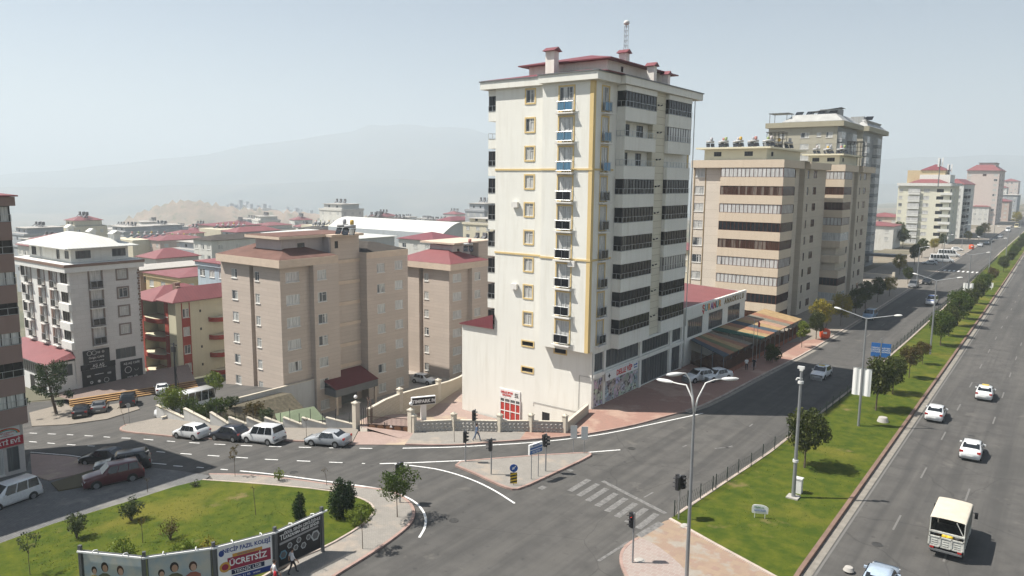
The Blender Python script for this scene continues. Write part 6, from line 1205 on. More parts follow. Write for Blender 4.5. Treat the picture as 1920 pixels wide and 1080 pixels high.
# ---------------------------------------------------------------- walls and gate of the courtyards
LIME = cladding('limestone_blocks', (.50, .45, .36), (.36, .31, .24), .3, .5); CAP = M('stone_cap', (.56, .51, .42), .85)
def gpost(t, p, h, w=.5, ball=False):
    mb = MB(); mb.box(-w / 2, w / 2, -w / 2, w / 2, -.5, h); o_ = mb.build('pillar', CAP, t, p); mb = MB(); mb.box(-w * .62, w * .62, -w * .62, w * .62, h, h + .12); mb.mesh([(-w * .5, -w * .5, h + .12), (w * .5, -w * .5, h + .12), (w * .5, w * .5, h + .12), (-w * .5, w * .5, h + .12), (0, 0, h + .32)], [(0, 1, 4), (1, 2, 4), (2, 3, 4), (3, 0, 4)]); mb.build('cap', CAP, o_)
    if ball: mb = MB(); mb.tube([(0, 0, h + .25), (0, 0, h + .5)], .04, 6); l_ = mb.build('lamp_stem', DARK, o_); mb = MB(); mb.lathe([(.02, 0), (.15, .08), (.2, .2), (.15, .33), (.02, .4)], (0, 0, h + .48), 12); mb.build('globe', WHITE, o_, smooth=True)
def panelwall(name, label, P, h, m, w=.2, posts=True, group=None, relief=False, zf=sz, low=3.0, top=None):
    t = thing(name, label, 'wall', (P[0].x, P[0].y, 0), 0, group); o = Vector((P[0].x, P[0].y, 0))
    for i, (a, c) in enumerate(zip(P, P[1:])):
        d = (c - a); d.z = 0; L = d.length; d.normalize(); nn = Vector((-d.y, d.x, 0)) * w / 2; za, zc = zf(a.x), zf(c.x); mb = MB(); A, C = a - o, c - o; q = []
        for dz, k in ((-low, 0), (h, 1)):
            for p, zz_ in ((A, za), (C, zc)):
                for s_ in (-1, 1): q.append((p.x + nn.x * s_, p.y + nn.y * s_, zz_ + dz + (0)))
        mb.mesh(q, [(0, 2, 6, 4), (1, 5, 7, 3), (4, 6, 7, 5), (0, 4, 5, 1), (2, 3, 7, 6)]); pn = mb.build('panel', m, t)
        mb = MB(); q = [(p.x + nn.x * s_ * 1.3, p.y + nn.y * s_ * 1.3, zz_ + h + dz) for dz in (.002, .09) for p, zz_ in ((A, za), (C, zc)) for s_ in (-1, 1)]; mb.mesh(q, [(0, 2, 6, 4), (1, 5, 7, 3), (4, 6, 7, 5), (0, 4, 5, 1), (2, 3, 7, 6)]); mb.build('coping', CAP, pn)
        if relief:
            mb = MB(); k = int(L / .42); side = -nn.normalized() if (-nn).dot(Vector((-a.x, -a.y, 0))) > 0 else nn.normalized()
            for r_ in range(3):
                for j in range(k):
                    p = A.lerp(C, (j + .5 + .25 * (r_ % 2)) / (k + .5)); z = za + (zc - za) * j / k + .22 + r_ * .33; base = Vector((p.x, p.y, z)) + side * (w / 2)
                    cs = [base + d * (.14 * math.cos(u * math.pi / 4)) + Vector((0, 0, .12 * math.sin(u * math.pi / 4))) for u in range(8)]; ins = [base + side * .09 + d * (.07 * math.cos(u * math.pi / 4)) + Vector((0, 0, .06 * math.sin(u * math.pi / 4))) for u in range(8)]
                    mb.mesh(cs + ins, [(u, (u + 1) % 8, 8 + (u + 1) % 8, 8 + u) for u in range(8)] + [tuple(range(8, 16))])
            mb.build('relief', m, pn)
    return t
P = [G(*q) for q in [(776, 812), (851, 809), (937, 811), (995.6, 811), (1059, 812.8)]]
t = panelwall('ornate_wall', 'grey concrete wall of shell patterned panels with square posts before the tower', P, 1.15, CONC, .2, relief=True)
for p in P: gpost(t, p - Vector((P[0].x, P[0].y, 0)), 1.75, .42)
t2 = panelwall('side_wall', 'plain stone wall rising from the ornate wall to the tower corner', [G(1059, 812.8), Vector((-39.6, 66.6, 0))], 1.0, LIME, .25)
t = thing('gate', 'brown iron sliding gate between stone pillars with globe lamps', 'gate', (0, 0, 0)); a, c = G(690, 806), G(770, 811.5); gpost(t, G(668, 804), 2.7, .55, True); gpost(t, G(771, 811), 2.3, .5, True)
IRN = M('brown_iron', (.06, .035, .025), .6); mb = MB(); n = 34
for i in range(n + 1): p = a.lerp(c, i / n); mb.bar((p.x, p.y, p.z + .15), (p.x, p.y, p.z + 1.45), .03)
for z in (.2, .62, 1.42): mb.bar((a.x, a.y, a.z + z), (c.x, c.y, c.z + z), .05)
mb.build('bars', IRN, t); mb = MB(); mb.mesh([(a.x, a.y, a.z + .1), (c.x, c.y, c.z + .1), (c.x, c.y, c.z + .62), (a.x, a.y, a.z + .62)], [(0, 1, 2, 3)]); m_ = mb.build('kick_plate', IRN, t); m_.modifiers.new('s', 'SOLIDIFY').thickness = .04
for i in range(5): p = a.lerp(c, (i + .5) / 5); mb = MB(); mb.lathe([(.22, -.03), (.24, 0), (.22, .03)], n=12); o_ = mb.build('ornament', M('bronze', (.16, .08, .04), .5), t, (p.x, p.y, p.z + .36)); o_.rotation_euler = (R_(90), 0, math.atan2(c.y - a.y, c.x - a.x)); o_.scale = (1.6, 1, 1)
e_, f_ = G(678, 803), G(690, 806); mb = MB()
for i in range(6): p = e_.lerp(f_, i / 5); q = p + Vector((-.6, 1.2, 0)) * (i / 5); mb.bar((q.x, q.y, p.z), (q.x, q.y, p.z + 2.1), .04)
mb.build('side_leaf', IRN, t); mb = MB(); 
for s_ in (0, .35): mb.tube([(f_.x + s_, f_.y + s_ * .5, f_.z), (f_.x + s_, f_.y + s_ * .5, f_.z + 2.2), (f_.x + s_ - .4, f_.y + .5, f_.z + 2.7), (f_.x + s_ - 1.4, f_.y + 1.2, f_.z + 2.9)], .05, 6)
mb.build('frame', IRN, t); mb = MB(); p = a.lerp(c, .55); mb.mesh([(-.16, 0, 0), (.16, 0, 0), (0, 0, .3)], [(0, 1, 2)]); o_ = mb.build('warning_triangle', WHITE, t, (p.x + .05, p.y - .08, p.z + .45)); o_.rotation_euler = (0, 0, math.atan2(c.y - a.y, c.x - a.x)); o_.modifiers.new('s', 'SOLIDIFY').thickness = .01
# limestone wall down the driveway
def yzf(x): return -.35 - 3.4 * sstep(-56.6, -66.5, x)
n0 = G(684, 802); D_ = [Vector((n0.x, n0.y + .5, 0)).lerp(Vector((-66.6, 79.0, 0)), i / 8) for i in range(9)]
t = panelwall('driveway_wall', 'long limestone wall with capped pillars down the driveway', D_, 1.45, LIME, .3, zf=yzf, low=8)
for i in (2, 5, 8): gpost(t, D_[i] - D_[0] + Vector((0, 0, yzf(D_[i].x))), 2.0, .5)
# stepped retaining wall in front of the brown block
P = [G(*q) for q in [(663, 803.5), (612, 803.5), (567, 803.5), (532, 803), (497, 803), (464, 802.5), (430, 802), (396, 798.5), (347, 790.5), (296, 783.5)]]
WW = plaster('whitewashed_wall', (.50, .50, .49)); t = thing('stepped_wall', 'whitewashed stepped garden wall with pale copings below the brown block', 'wall', (P[0].x, P[0].y, 0)); o = Vector((P[0].x, P[0].y, 0))
for i, (a, c) in enumerate(zip(P, P[1:])):
    d = (c - a); d.z = 0; d.normalize(); nn = Vector((-d.y, d.x, 0)) * .12; h0, h1 = .42, 1.15 if i < 6 else 1.5
    q = [(p.x - o.x + nn.x * s_, p.y - o.y + nn.y * s_, z) for z_ in (0, 1) for p, z in (((a, a.z - 6), (c, c.z - 6)) if z_ == 0 else ((a, a.z + h0), (c, c.z + h1))) for s_ in (-1, 1)]
    mb = MB(); mb.mesh(q, [(0, 2, 6, 4), (1, 5, 7, 3), (4, 6, 7, 5), (0, 4, 5, 1), (2, 3, 7, 6)]); pn = mb.build('section', WW, t); mb = MB()
    q = [(p.x - o.x + nn.x * s_ * 1.5, p.y - o.y + nn.y * s_ * 1.5, z + dz) for dz in (.003, .09) for p, z in ((a, a.z + h0), (c, c.z + h1)) for s_ in (-1, 1)]; mb.mesh(q, [(0, 2, 6, 4), (1, 5, 7, 3), (4, 6, 7, 5), (0, 4, 5, 1), (2, 3, 7, 6)]); mb.build('coping', CAP, pn)
    for k in range(2): p = a.lerp(c, .15 + .5 * k) - o; z = a.z + (c.z - a.z) * .4 + (h0 + (h1 - h0) * (.15 + .5 * k)); mb = MB(); mb.bar((p.x, p.y, z), (p.x, p.y, z + 1.15), .045); mb.build('fence_post', DARK, t)
tw = panelwall('garden_wall', 'low grey garden wall beside the minibus', [Vector((-80.3, 41.5, 0)), Vector((-80.3, 49, 0)), Vector((-80.3, 57, 0)), Vector((-80.3, 66, 0))], .35, WW, .25, low=6)
t = thing('carport', 'green mesh carport roof at the foot of the brown block', 'carport', at(552, 792, -2.6)); mb = MB(); mb.mesh([(-3.6, 0, .3), (0, -2.2, .6), (4.0, 1.2, .8), (.2, 2.6, 1.3), (0, 0, 1.35)], [(0, 1, 4), (1, 2, 4), (2, 3, 4), (3, 0, 4)]); o_ = mb.build('mesh_roof', M('green_netting', (.13, .16, .10), .9), t); o_.modifiers.new('s', 'SOLIDIFY').thickness = .04
for x, y in ((-3.3, 0), (0, -2), (3.7, 1.1), (.2, 2.4)): mb = MB(); mb.bar((x, y, -4.6), (x, y, .35), .09); mb.build('post', DARK, t)
p = at(794, 786, -1.6); t = thing('name_board', 'dark name board on a white pillar beside the driveway', 'sign board', p, R_(58)); mb = MB(); mb.box(-.3, .3, -.15, .15, -.6, 1.7); mb.build('pillar', WHITE, t); mb = MB(); mb.box(-1.35, 1.35, -.2, .2, 1.7, 2.6); bd = mb.build('board', WHITE, t); mb = MB(); mb.box(-1.28, 1.28, -.22, -.2, 1.76, 2.54); mb.build('face', BLK, bd); text('TIMPARK IV', .5, WHITE, bd, (0, -.23, 2.12), (R_(90), 0, 0), bold=.02)
t = thing('utility_pole', 'dark utility pole with hanging wires before the red and cream block', 'utility pole', G(331, 742)); mb = MB(); mb.tube([(0, 0, -.5), (0, 0, 7.2)], [.16, .10], 8); mb.build('pole', DARK, t); mb = MB(); mb.box(-.7, .7, -.06, .06, 6.9, 7.0); mb.box(-.3, .3, -.25, .1, 6.0, 6.7); mb.build('crossarm', DARK, t); mb = MB(); mb.tube([(.3, 0, 6.2), (.6, 0, 4.5), (.2, 0, 3.2), (.7, 0, 1.8), (.3, 0, .5)], .03, 5); mb.build('cable', DARK, t)
t = thing('flagpole', 'pair of slim flagpoles with small red flags before the awnings', 'flagpole', G(1412, 690)); FL_ = signm('flag_red', (.45, .02, .02))
for x in (-.15, .35): mb = MB(); mb.tube([(x, 0, 0), (x, 0, 6.6)], .035, 6); mb.build('pole', ALU, t)
mb = MB(); mb.mesh([(.35, 0, 6.5), (.62, .05, 6.2), (.6, 0, 5.6), (.35, 0, 5.7)], [(0, 1, 2, 3)]); o_ = mb.build('flag', FL_, t); o_.modifiers.new('s', 'SOLIDIFY').thickness = .01
def kiosk(px, py, s_, nm):
    g = G(px, py); t = thing('recycling_bin', nm, 'recycling bin', (g.x, g.y, .12), R_(15)); ORP = signm('orange_red_paint', (.62, .09, .03)); mb = MB(); mb.lathe([(.6 * s_, .1), (.72 * s_, .3), (.75 * s_, 1.0 * s_), (.6 * s_, 1.35 * s_), (.2 * s_, 1.5 * s_)], n=8); mb.build('container', ORP, t); mb = MB(); mb.box(-.25 * s_, .25 * s_, -.78 * s_, -.6 * s_, .8 * s_, 1.1 * s_); mb.build('hatch', WHITE, t); mb = MB(); mb.tube([(0, 0, 1.4 * s_), (.2, 0, 2.3 * s_)], .04, 6); mb.build('handle', DARK, t)
kiosk(1546, 636, 1.1, 'orange red recycling container on the pavement under the dark green tree'); kiosk(1821, 468, 1.25, 'orange red recycling container far along by the parked white car')
t = thing('entrance_canopy', 'long flat grey entrance canopy before the olive grey tower', 'canopy', (-46, 242, 0)); mb = MB(); mb.box(-16, 8, -2, 2, 3.6, 4.3); mb.build('slab', GREYM, t)
for x in (-14, -3, 7): mb = MB(); mb.box(x - .25, x + .25, -.3, .3, 0, 3.6); mb.build('post', CONC, t)
for i, (y0, y1, nm) in enumerate([(196, 200, 'low pale garden wall before the farther beige block, nearer'), (214, 218, 'low pale garden wall before the olive grey tower, farther')]):
    t = thing('garden_wall', nm, 'wall', (-38, y0, 0)); mb = MB(); mb.box(-14, 2, 0, .3, -.2, 1.2); mb.build('panel', CONC, t); mb = MB(); mb.box(-14.1, 2.1, -.08, .38, 1.2, 1.32); mb.build('coping', CAP, t); mb = MB(); mb.box(1.6, 2.2, -.15, .45, -.2, 2.0); mb.build('pillar', CAP, t)
# ---------------------------------------------------------------- billboards on the lawn
BP = [at(150, 1030, 3.0), at(270, 1042, 3.0), at(400, 1024, 3.0), at(515, 995, 3.0), at(603, 957, 3.0)]
SKYB = N('poster_sky'); ADB = SKYB.fin(SKYB.mix(SKYB.ramp(SKYB.noise(SKYB.pos(), 1.4, 3), .35, .65), (.44, .43, .38), (.30, .36, .40)), .5)
labs = ['billboard with three portraits on a pale sky, left end of the row', 'billboard with the same three portraits, second from the left and half behind a bush', 'white and maroon school billboard reading ÜCRETSİZ', 'black prize draw billboard with white hexagons at the right end']
BF = M('billboard_frame', (.12, .125, .13), .5, .3)
def poly(mb, pts, y=0.0): mb.mesh([(x, y, z) for x, z in pts], [tuple(range(len(pts)))])
def ell(cx, cz, rx, rz_, n=14): return [(cx + rx * math.cos(2 * math.pi * i / n), cz + rz_ * math.sin(2 * math.pi * i / n)) for i in range(n)]
for i in range(4):
    a, c = BP[i], BP[i + 1]; d = c - a; d.z = 0; L = d.length; ang = math.atan2(d.y, d.x); t = thing('billboard', labs[i], 'billboard', (a.x, a.y, 0), ang, 'billboards along the lawn')
    for x in ([0, L] if i == 3 else [0]): mb = MB(); mb.box(x - .09, x + .09, -.09, .09, -.1, 3.25); mb.build('post', BF, t)
    mb = MB(); mb.box(.12, L - .12, .0, .1, .45, 2.95); mb.build('frame', BF, t); mb = MB(); mb.box(-.1, L + (.35 if i == 3 else -.1), -.16, -.08, 2.86, 2.96); mb.build('light_rail', WHITE, t)
    for x in (L * .28, L * .75): mb = MB(); mb.tube([(x, .05, 2.9), (x, -.05, 3.12), (x, -.3, 3.2), (x, -.5, 3.12)], .03, 6); mb.build('lamp_arm', WHITE, t, smooth=True)
    x0, x1, z0, z1 = .2, L - .2, .52, 2.84; mb = MB(); mb.box(x0, x1, -.02, .0, z0, z1); pn = mb.build('poster', [ADB, ADB, WHITE, BLK][i], t); y = -.026; rot = (R_(90), 0, 0)
    if i < 2:
        for cx, hz, sk, hr, shirt, s_ in ((.85, 1.75, (.45, .28, .2), (.03, .015, .01), (.42, .30, .08), .75), (1.55, 2.0, (.40, .24, .16), (.02, .012, .01), (.10, .10, .06), 1.0), (2.55, 1.9, (.48, .30, .22), (.05, .02, .012), (.30, .10, .07), .95)):
            for nm, ptsl, cl, yy in (('hair', ell(cx, hz + .05, .24 * s_, .32 * s_), hr, -.022), ('shoulders', [(cx - .48 * s_, z0), (cx - .42 * s_, hz - .5 * s_), (cx - .15 * s_, hz - .32 * s_), (cx + .15 * s_, hz - .32 * s_), (cx + .42 * s_, hz - .5 * s_), (cx + .48 * s_, z0)], shirt, -.024), ('portrait', ell(cx + .02, hz - .03, .165 * s_, .235 * s_), sk, -.026)):
                mb = MB(); poly(mb, ptsl, yy); mb.build(nm, M('print_%.2f_%.2f_%.2f' % cl, cl, .6), pn)
    elif i == 2:
        NV = signm('navy_print', (.02, .05, .22)); MR = signm('maroon_print', (.28, .02, .05)); GD = signm('gold_print', (.55, .30, .05))
        text('NECİP FAZIL KOLEJİ', .36, NV, pn, (L / 2 + .1, y, 2.5), rot, bold=.008, sx=.86); mb = MB(); mb.box(.75, L - .3, -.024, -.021, 1.25, 2.02); mb.build('maroon_panel', MR, pn); mb = MB(); mb.box(1.05, L - .8, -.028, -.025, 2.02, 2.22); mb.build('gold_panel', GD, pn)
        text('SINAVSIZ KAYIT', .15, NV, pn, (L / 2 + .05, -.03, 2.11), rot); text('ÜCRETSİZ', .52, WHITE, pn, (L / 2 + .15, -.03, 1.65), rot, bold=.01, sx=.92); mb = MB(); mb.box(.95, L - .7, -.03, -.026, .92, 1.22); mb.build('navy_panel', signm('dark_navy_print', (.012, .02, .06)), pn); text('TEKNİK LİSE', .28, WHITE, pn, (L / 2 + .1, -.035, 1.06), rot)
        mb = MB(); mb.box(x0, x1, -.025, -.021, z0, .84); mb.build('navy_band', NV, pn); text('0344 221 51 00   www', .2, WHITE, pn, (L / 2 - .1, -.03, .67), rot); mb = MB(); poly(mb, ell(.6, 1.5, .33, .33), -.03); mb.build('seal', GD, pn); mb = MB(); poly(mb, ell(.6, 1.5, .2, .2), -.034); mb.build('seal_centre', MR, pn); mb = MB(); poly(mb, ell(.42, 2.4, .16, .2), -.026); mb.build('crest', NV, pn)
    else:
        text('ÖDÜL SENİN ÇEKİLİŞİNLE\nKAZANMA SIRASI SENDE!', .27, WHITE, pn, (L / 2 + .25, y, 2.42), rot, sx=.85, bold=.004); text('TL', .5, WHITE, pn, (.55, y, 2.35), rot, sx=.8)
        mb = MB(); mb.mesh([(.3, -.025, 1.9), (L - .3, -.025, 2.0), (L - .35, -.025, 2.13), (.3, -.025, 2.05)], [(0, 1, 2, 3)]); mb.build('ribbon', signm('grey_print', (.30, .30, .30)), pn)
        for k, (cx, cz, r_) in enumerate([(.55, 1.2, .3), (1.05, 1.62, .2), (1.1, 1.0, .18), (1.5, 1.3, .2), (1.75, 1.7, .2), (2.1, 1.2, .22), (2.5, 1.6, .2), (3.05, 1.5, .36)]):
            if cx + r_ < L - .2: mb = MB(); poly(mb, ell(cx, cz, r_, r_ * 1.05, 6), -.026); h_ = mb.build('hexagon', signm('pale_hexagon', (.42, .44, .44)) if k else signm('blue_hexagon', (.12, .25, .32)), pn); mb = MB(); poly(mb, ell(cx, cz, r_ * .7, r_ * .72, 6), -.03); mb.build('symbol', signm('dark_symbol', (.12, .12, .12)), h_)
# ================================================================ TREES AND SHRUBS
BARK = M('bark', (.13, .10, .075), .95, var=.3, scale=8)
LV = {k: leafm('leaves_' + k, *v) for k, v in dict(dark=((.040, .060, .012), (.088, .096, .018)), mid=((.048, .085, .012), (.090, .122, .016)), brown=((.09, .075, .02), (.13, .085, .025)), yellow=((.22, .20, .022), (.32, .24, .03)), lime=((.11, .17, .02), (.20, .23, .03)), juniper=((.012, .035, .010), (.035, .065, .014)), oleander=((.06, .085, .035), (.10, .12, .05)), pine=((.030, .055, .018), (.055, .085, .025))).items()}
def leafcloud(r, clumps, n, size, flat=.0):
    mb = MB(); tot = sum(c[3] ** 2 for c in clumps)
    for cx, cy, cz, cr in clumps:
        for _ in range(int(n * cr * cr / tot)):
            u = Vector((r.gauss(0, 1), r.gauss(0, 1), r.gauss(0, .85))); u.normalize(); p = Vector((cx, cy, cz)) + u * cr * (r.random() ** .45)
            s_ = size * r.uniform(.6, 1.3); a = Vector((r.gauss(0, 1), r.gauss(0, 1), r.gauss(0, .6))).normalized(); b_ = a.orthogonal().normalized(); b_ = (b_ * math.cos(r.random() * 6.3) + a.cross(b_) * math.sin(r.random() * 6.3)); c_ = a.cross(b_)
            mb.q([p - b_ * s_, p - c_ * s_ * .5, p + b_ * s_, p + c_ * s_ * .5])
    return mb
def maketree(name, h, w, leaf, seed, n=1500, size=.15, trunk=.10, base=.32, clumps=16, gaps=.8, limbs=7, colour=BARK):
    r = random.Random(seed); t = thing(name, name, 'tree', (0, 0, 0)); cb = h * base; ch = h - cb; C = []
    for i in range(clumps):
        u = (i + .5) / clumps; z = cb + ch * (.12 + .76 * u); rad = w / 2 * math.sin(math.pi * (.14 + .74 * u)) ** .7; a = i * 2.4 + r.random(); k = r.uniform(.35, .8)
        C.append((math.cos(a) * rad * k, math.sin(a) * rad * k, z, w * r.uniform(.15, .24) * gaps))
    mb = MB(); mb.tube([(0, 0, -.1), (r.uniform(-.05, .05), 0, cb * .6), (r.uniform(-.1, .1), r.uniform(-.1, .1), cb + ch * .35), (0, 0, cb + ch * .75)], [trunk, trunk * .8, trunk * .55, trunk * .2], 7)
    for i in range(limbs): c = C[(i * 2) % clumps]; z0 = cb * .8 + (c[2] - cb) * .3; mb.tube([(0, 0, z0), (c[0] * .5, c[1] * .5, (z0 + c[2]) / 2 + .1), (c[0], c[1], c[2])], [trunk * .45, trunk * .3, trunk * .1], 5)
    mb.build('trunk', colour, t); leafcloud(r, C, n, size).build('crown', LV[leaf], t); return t
used = set()
def plant(proto, px, py, label, group=None, cat='tree', s=1.0, base=None, z=None, sxy=None):
    g = G(px, py) if base is None else Vector(base)
    if z is not None: g = at(px, py, z)
    if base is None and z is None: g.z += .13
    rz_ = rnd.random() * 6.28; sc_ = (s * (sxy or 1), s * (sxy or 1), s)
    if proto.name in used: o_ = dup(proto, None, g, rz_)
    else: used.add(proto.name); o_ = proto; o_.location = g; o_.rotation_euler = (0, 0, rz_)
    o_.scale = sc_; o_['label'] = label; o_['category'] = cat
    if group: o_['group'] = group
    elif 'group' in o_: del o_['group']
    return o_
A = maketree('broadleaf_tree', 5.4, 3.9, 'dark', 1, 5200, .12, .09, .27, 24, .95); A2 = maketree('broadleaf_tree', 5.6, 3.7, 'mid', 2, 4600, .12, .09, .25, 22, .95); A3 = maketree('broadleaf_tree', 4.4, 2.7, 'brown', 3, 2200, .11, .06, .36, 14, .9); A4 = maketree('broadleaf_tree', 5.2, 3.6, 'dark', 8, 3600, .14, .09, .3, 20, .95)
GM = 'trees in a row on the median lawn'
med_t = [(A, 1508, 880, 1.0, 'round dark green tree behind the camera pole'), (A4, 1642, 772, 1.12, 'broad dark green tree under the blue direction sign'), (A, 1673, 741, .85, 'dark green tree half hidden behind the broad one under the blue sign'), (A3, 1704, 711, 1.0, 'thin brownish tree right of the broad dark trees'), (A3, 1729, 685, .75, 'slight young tree between the brownish tree and the second lamp'),
         (A2, 1763, 650, 1.0, 'green tree just right of the second median lamp'), (A4, 1778, 632, .95, 'dark tree second right of the second median lamp'), (A2, 1795, 613, 1.15, 'fullest tree of the dense median clump'), (A4, 1806, 600, 1.05, 'dark tree at the far side of the dense median clump'), (A, 1818, 588, .9, 'dark tree just before the far white banners'), (A4, 1832, 571, .95, 'dark tree beneath the far white banners'), (A2, 1845, 556, .95, 'green tree left of the small white board'), (A3, 1859, 538, 1.1, 'brownish tree above the small white board'),
         (A, 1881, 511, .85, 'small round tree alone beyond the small white board'), (A4, 1893, 497, .85, 'small dark tree near the far crossing'), (A2, 1901, 488, .9, 'small green tree beyond the far crossing'), (A, 1907, 478, .9, 'small dark tree third from the right edge of the far median'), (A4, 1913, 470, .95, 'small dark tree second from the right edge of the far median'), (A2, 1918, 462, .95, 'small green tree at the right edge of the far median')]
for pr_, px, py, s, l in med_t: plant(pr_, px, py, l, GM, s=s)
Yt = maketree('yellowing_tree', 4.0, 2.3, 'lime', 11, 1700, .11, .05, .38, 12, .85); Yb = maketree('yellowing_tree', 6.0, 4.3, 'yellow', 12, 2600, .15, .09, .3, 18, .9); Dg = maketree('street_tree', 5.4, 3.4, 'dark', 13, 2600, .15, .09, .3, 18, .9)
GS = 'street trees along the left pavement'
for pr_, px, py, s, l in [(Yt, 1503, 653, 1.05, 'small lime green tree on the pavement before the awnings'), (Dg, 1530, 638, .85, 'dark green tree beside the orange red container'), (Yb, 1540, 625, .95, 'yellow tree against the farther beige block, left of two'), (Yb, 1576, 612, .95, 'yellow tree against the farther beige block, right of two'), (Dg, 1603, 598, 1.05, 'dark shaded tree right of the two yellow trees'), (Dg, 1622, 580, 1.05, 'dark shaded tree above the pale blue van'), (Dg, 1645, 568, 1.0, 'dark shaded tree before the farther beige block corner'), (Yb, 1667, 557, .75, 'small yellow tree before the pale garden walls'),
        (Dg, 1702, 533, .8, 'dark tree above the grey pickup'), (Yb, 1686, 516, .95, 'bright yellow tree by the entrance canopy'), (Dg, 1714, 497, 1.2, 'dark tree left of the silver saloon and minibuses'), (Dg, 1728, 484, 1.25, 'tall dark tree behind the nearer white minibus'), (Yb, 1751, 474, .9, 'yellowish tree behind the farther white minibus'), (Dg, 1766, 466, 1.1, 'dark tree before the cream white block'), (Yb, 1815, 455, .85, 'yellowish tree before the narrow white block'), (Dg, 1835, 450, 1.2, 'dark tree behind the distant parked line'), (Yb, 1845, 446, 1.2, 'yellowish tree behind the distant parked line'), (Yb, 1905, 424, 1.5, 'yellowish tree at the far end of the avenue')]: plant(pr_, px, py, l, GS, s=s)
plant(maketree('street_tree', 2.6, 3.0, 'dark', 14, 1500, .13, .06, .1, 12, .95), 1448, 682, 'dark bushy shrub against the picket fence', s=1.0, cat='shrub')
# rounded corner and lawn
yt = maketree('young_tree', 3.75, 3.5, 'mid', 21, 2600, .085, .04, .42, 16, .8, 9); plant(yt, 745, 972, 'broad young tree with airy green crown on the rounded corner')
yt = maketree('young_tree', 3.1, 1.9, 'lime', 22, 900, .075, .03, .55, 9, .8); plant(yt, 680, 1032, 'slim yellow green young tree on the curved pavement')
sp = maketree('sapling', 2.9, 1.15, 'brown', 23, 300, .06, .022, .5, 8, .8, 6); plant(sp, 441, 896, 'sapling with thin brownish leaves at the pavement edge opposite the dark hatchback')
sb = maketree('sapling', 2.9, 1.6, 'oleander', 24, 420, .06, .022, .55, 9, .85, 7); plant(sb, 57, 1082, 'sapling with grey green leaves at the lower left of the lawn')
def twig(px, py, h, lean, label, n=26, z=None):
    g = G(px, py); r = random.Random(px); t = thing('bare_sapling', label, 'sapling', (g.x, g.y, g.z + .1)); mb = MB(); mb.tube([(0, 0, 0), (lean * .4, 0, h * .5), (lean, 0, h)], [.025, .02, .008], 5)
    for k in range(4): z0 = h * (.5 + .12 * k); a = r.random() * 6.28; mb.tube([(lean * z0 / h, 0, z0), (lean * z0 / h + .25 * math.cos(a), .25 * math.sin(a), z0 + .25)], [.01, .004], 4)
    mb.build('stem', BARK, t); leafcloud(r, [(lean, 0, h * .85, .28)], n, .05).build('leaves', LV['brown'], t)
twig(480, 970, 2.4, -.25, 'bare leaning sapling in the middle of the lawn'); twig(613, 913, 1.5, -.25, 'short dead sapling on the far pavement by the juniper'); twig(235, 800, 2.2, -1.0, 'strongly leaning bare sapling at the lane corner'); twig(852, 831, 3.0, -.1, 'thin bare sapling before the ornate wall'); twig(268, 1022, 1.9, 0, 'stake like sapling beside the brown shrub on the lawn', 60); twig(575, 829, 2.6, .0, 'thin sapling at the stepped wall left of the silver saloon', 40); twig(277, 925, 1.2, 0, 'thin upright twig at the lawn edge')
def shrub(label, px, py, h, w, leaf, seed, n=900, size=.08, cat='shrub', name='shrub', stems=7, cone=False, z=None):
    r = random.Random(seed); g = Vector(z) if isinstance(z, tuple) else (G(px, py) if z is None else at(px, py, z)); t = thing(name, label, cat, (g.x, g.y, g.z + (.15 if z is None else 0))); C = []; mb = MB()
    for i in range(stems):
        a = i * 2.4; k = r.uniform(.2, .9); p = (math.cos(a) * w / 2 * k, math.sin(a) * w / 2 * k, h * r.uniform(.55, .85)); mb.tube([(0, 0, -.05), (p[0] * .4, p[1] * .4, p[2] * .5), p], [.035, .025, .01], 5); C.append((*p, w * .24)); C.append((p[0] * .7, p[1] * .7, p[2] * .6, w * .22))
    if cone: C = [(r.uniform(-.1, .1) * w, r.uniform(-.1, .1) * w, h * (.08 + .88 * i / 13), w * .5 * (math.sin(math.pi * (.22 + .72 * i / 13)) ** .8)) for i in range(14)]
    mb.build('stem', BARK, t); leafcloud(r, C, n, size).build('foliage', LV[leaf], t)
shrub('large dark juniper with a bushy second top at the lawn edge', 638, 974, 3.0, 1.65, 'juniper', 31, 5200, .07, cone=True); shrub('narrow dark juniper behind the black billboard', 563, 986, 2.45, .95, 'juniper', 32, 3000, .06, cone=True); shrub('low yellow green bush at the foot of the large juniper', 662, 987, 1.1, 1.3, 'lime', 33, 900, .07)
shrub('dark juniper companion right behind the large one', 655, 955, 2.1, 1.1, 'juniper', 44, 2200, .07, cone=True)
shrub('rounded oleander shrub nearest the middle of the lawn', 246, 980, 1.7, 1.5, 'oleander', 34, 1300, .075); shrub('rounded oleander shrub near the left end of the lawn', 144, 1014, 1.7, 1.5, 'oleander', 35, 1300, .075); shrub('sparse brown green shrub between the oleander and the billboards', 320, 1016, 1.35, 1.7, 'brown', 36, 600, .06); shrub('low scrubby plant on the pavement beside the white edge line', 523, 904, 1.0, 1.0, 'lime', 37, 300, .07); shrub('tiny dark bush at the left tip of the lawn', 366, 916, .5, .8, 'oleander', 38, 200, .06)
shrub('yellow green bush before the left end billboard', 238, 1100, 3.3, 2.0, 'lime', 39, 1500, .07); shrub('yellow green bush before the second billboard', 352, 1103, 3.3, 1.7, 'lime', 40, 1400, .07); shrub('taller yellow bush at the joint of the school billboard', 394, 1098, 3.3, 1.3, 'yellow', 41, 1000, .07)
shrub('bright green bush at the end of the stepped wall before the minibus', 325, 782, 3.6, 3.2, 'lime', 45, 3000, .11, stems=11); shrub('dark green creeper bush below the bright green one', 352, 784, 2.2, 2.4, 'mid', 46, 1500, .11)
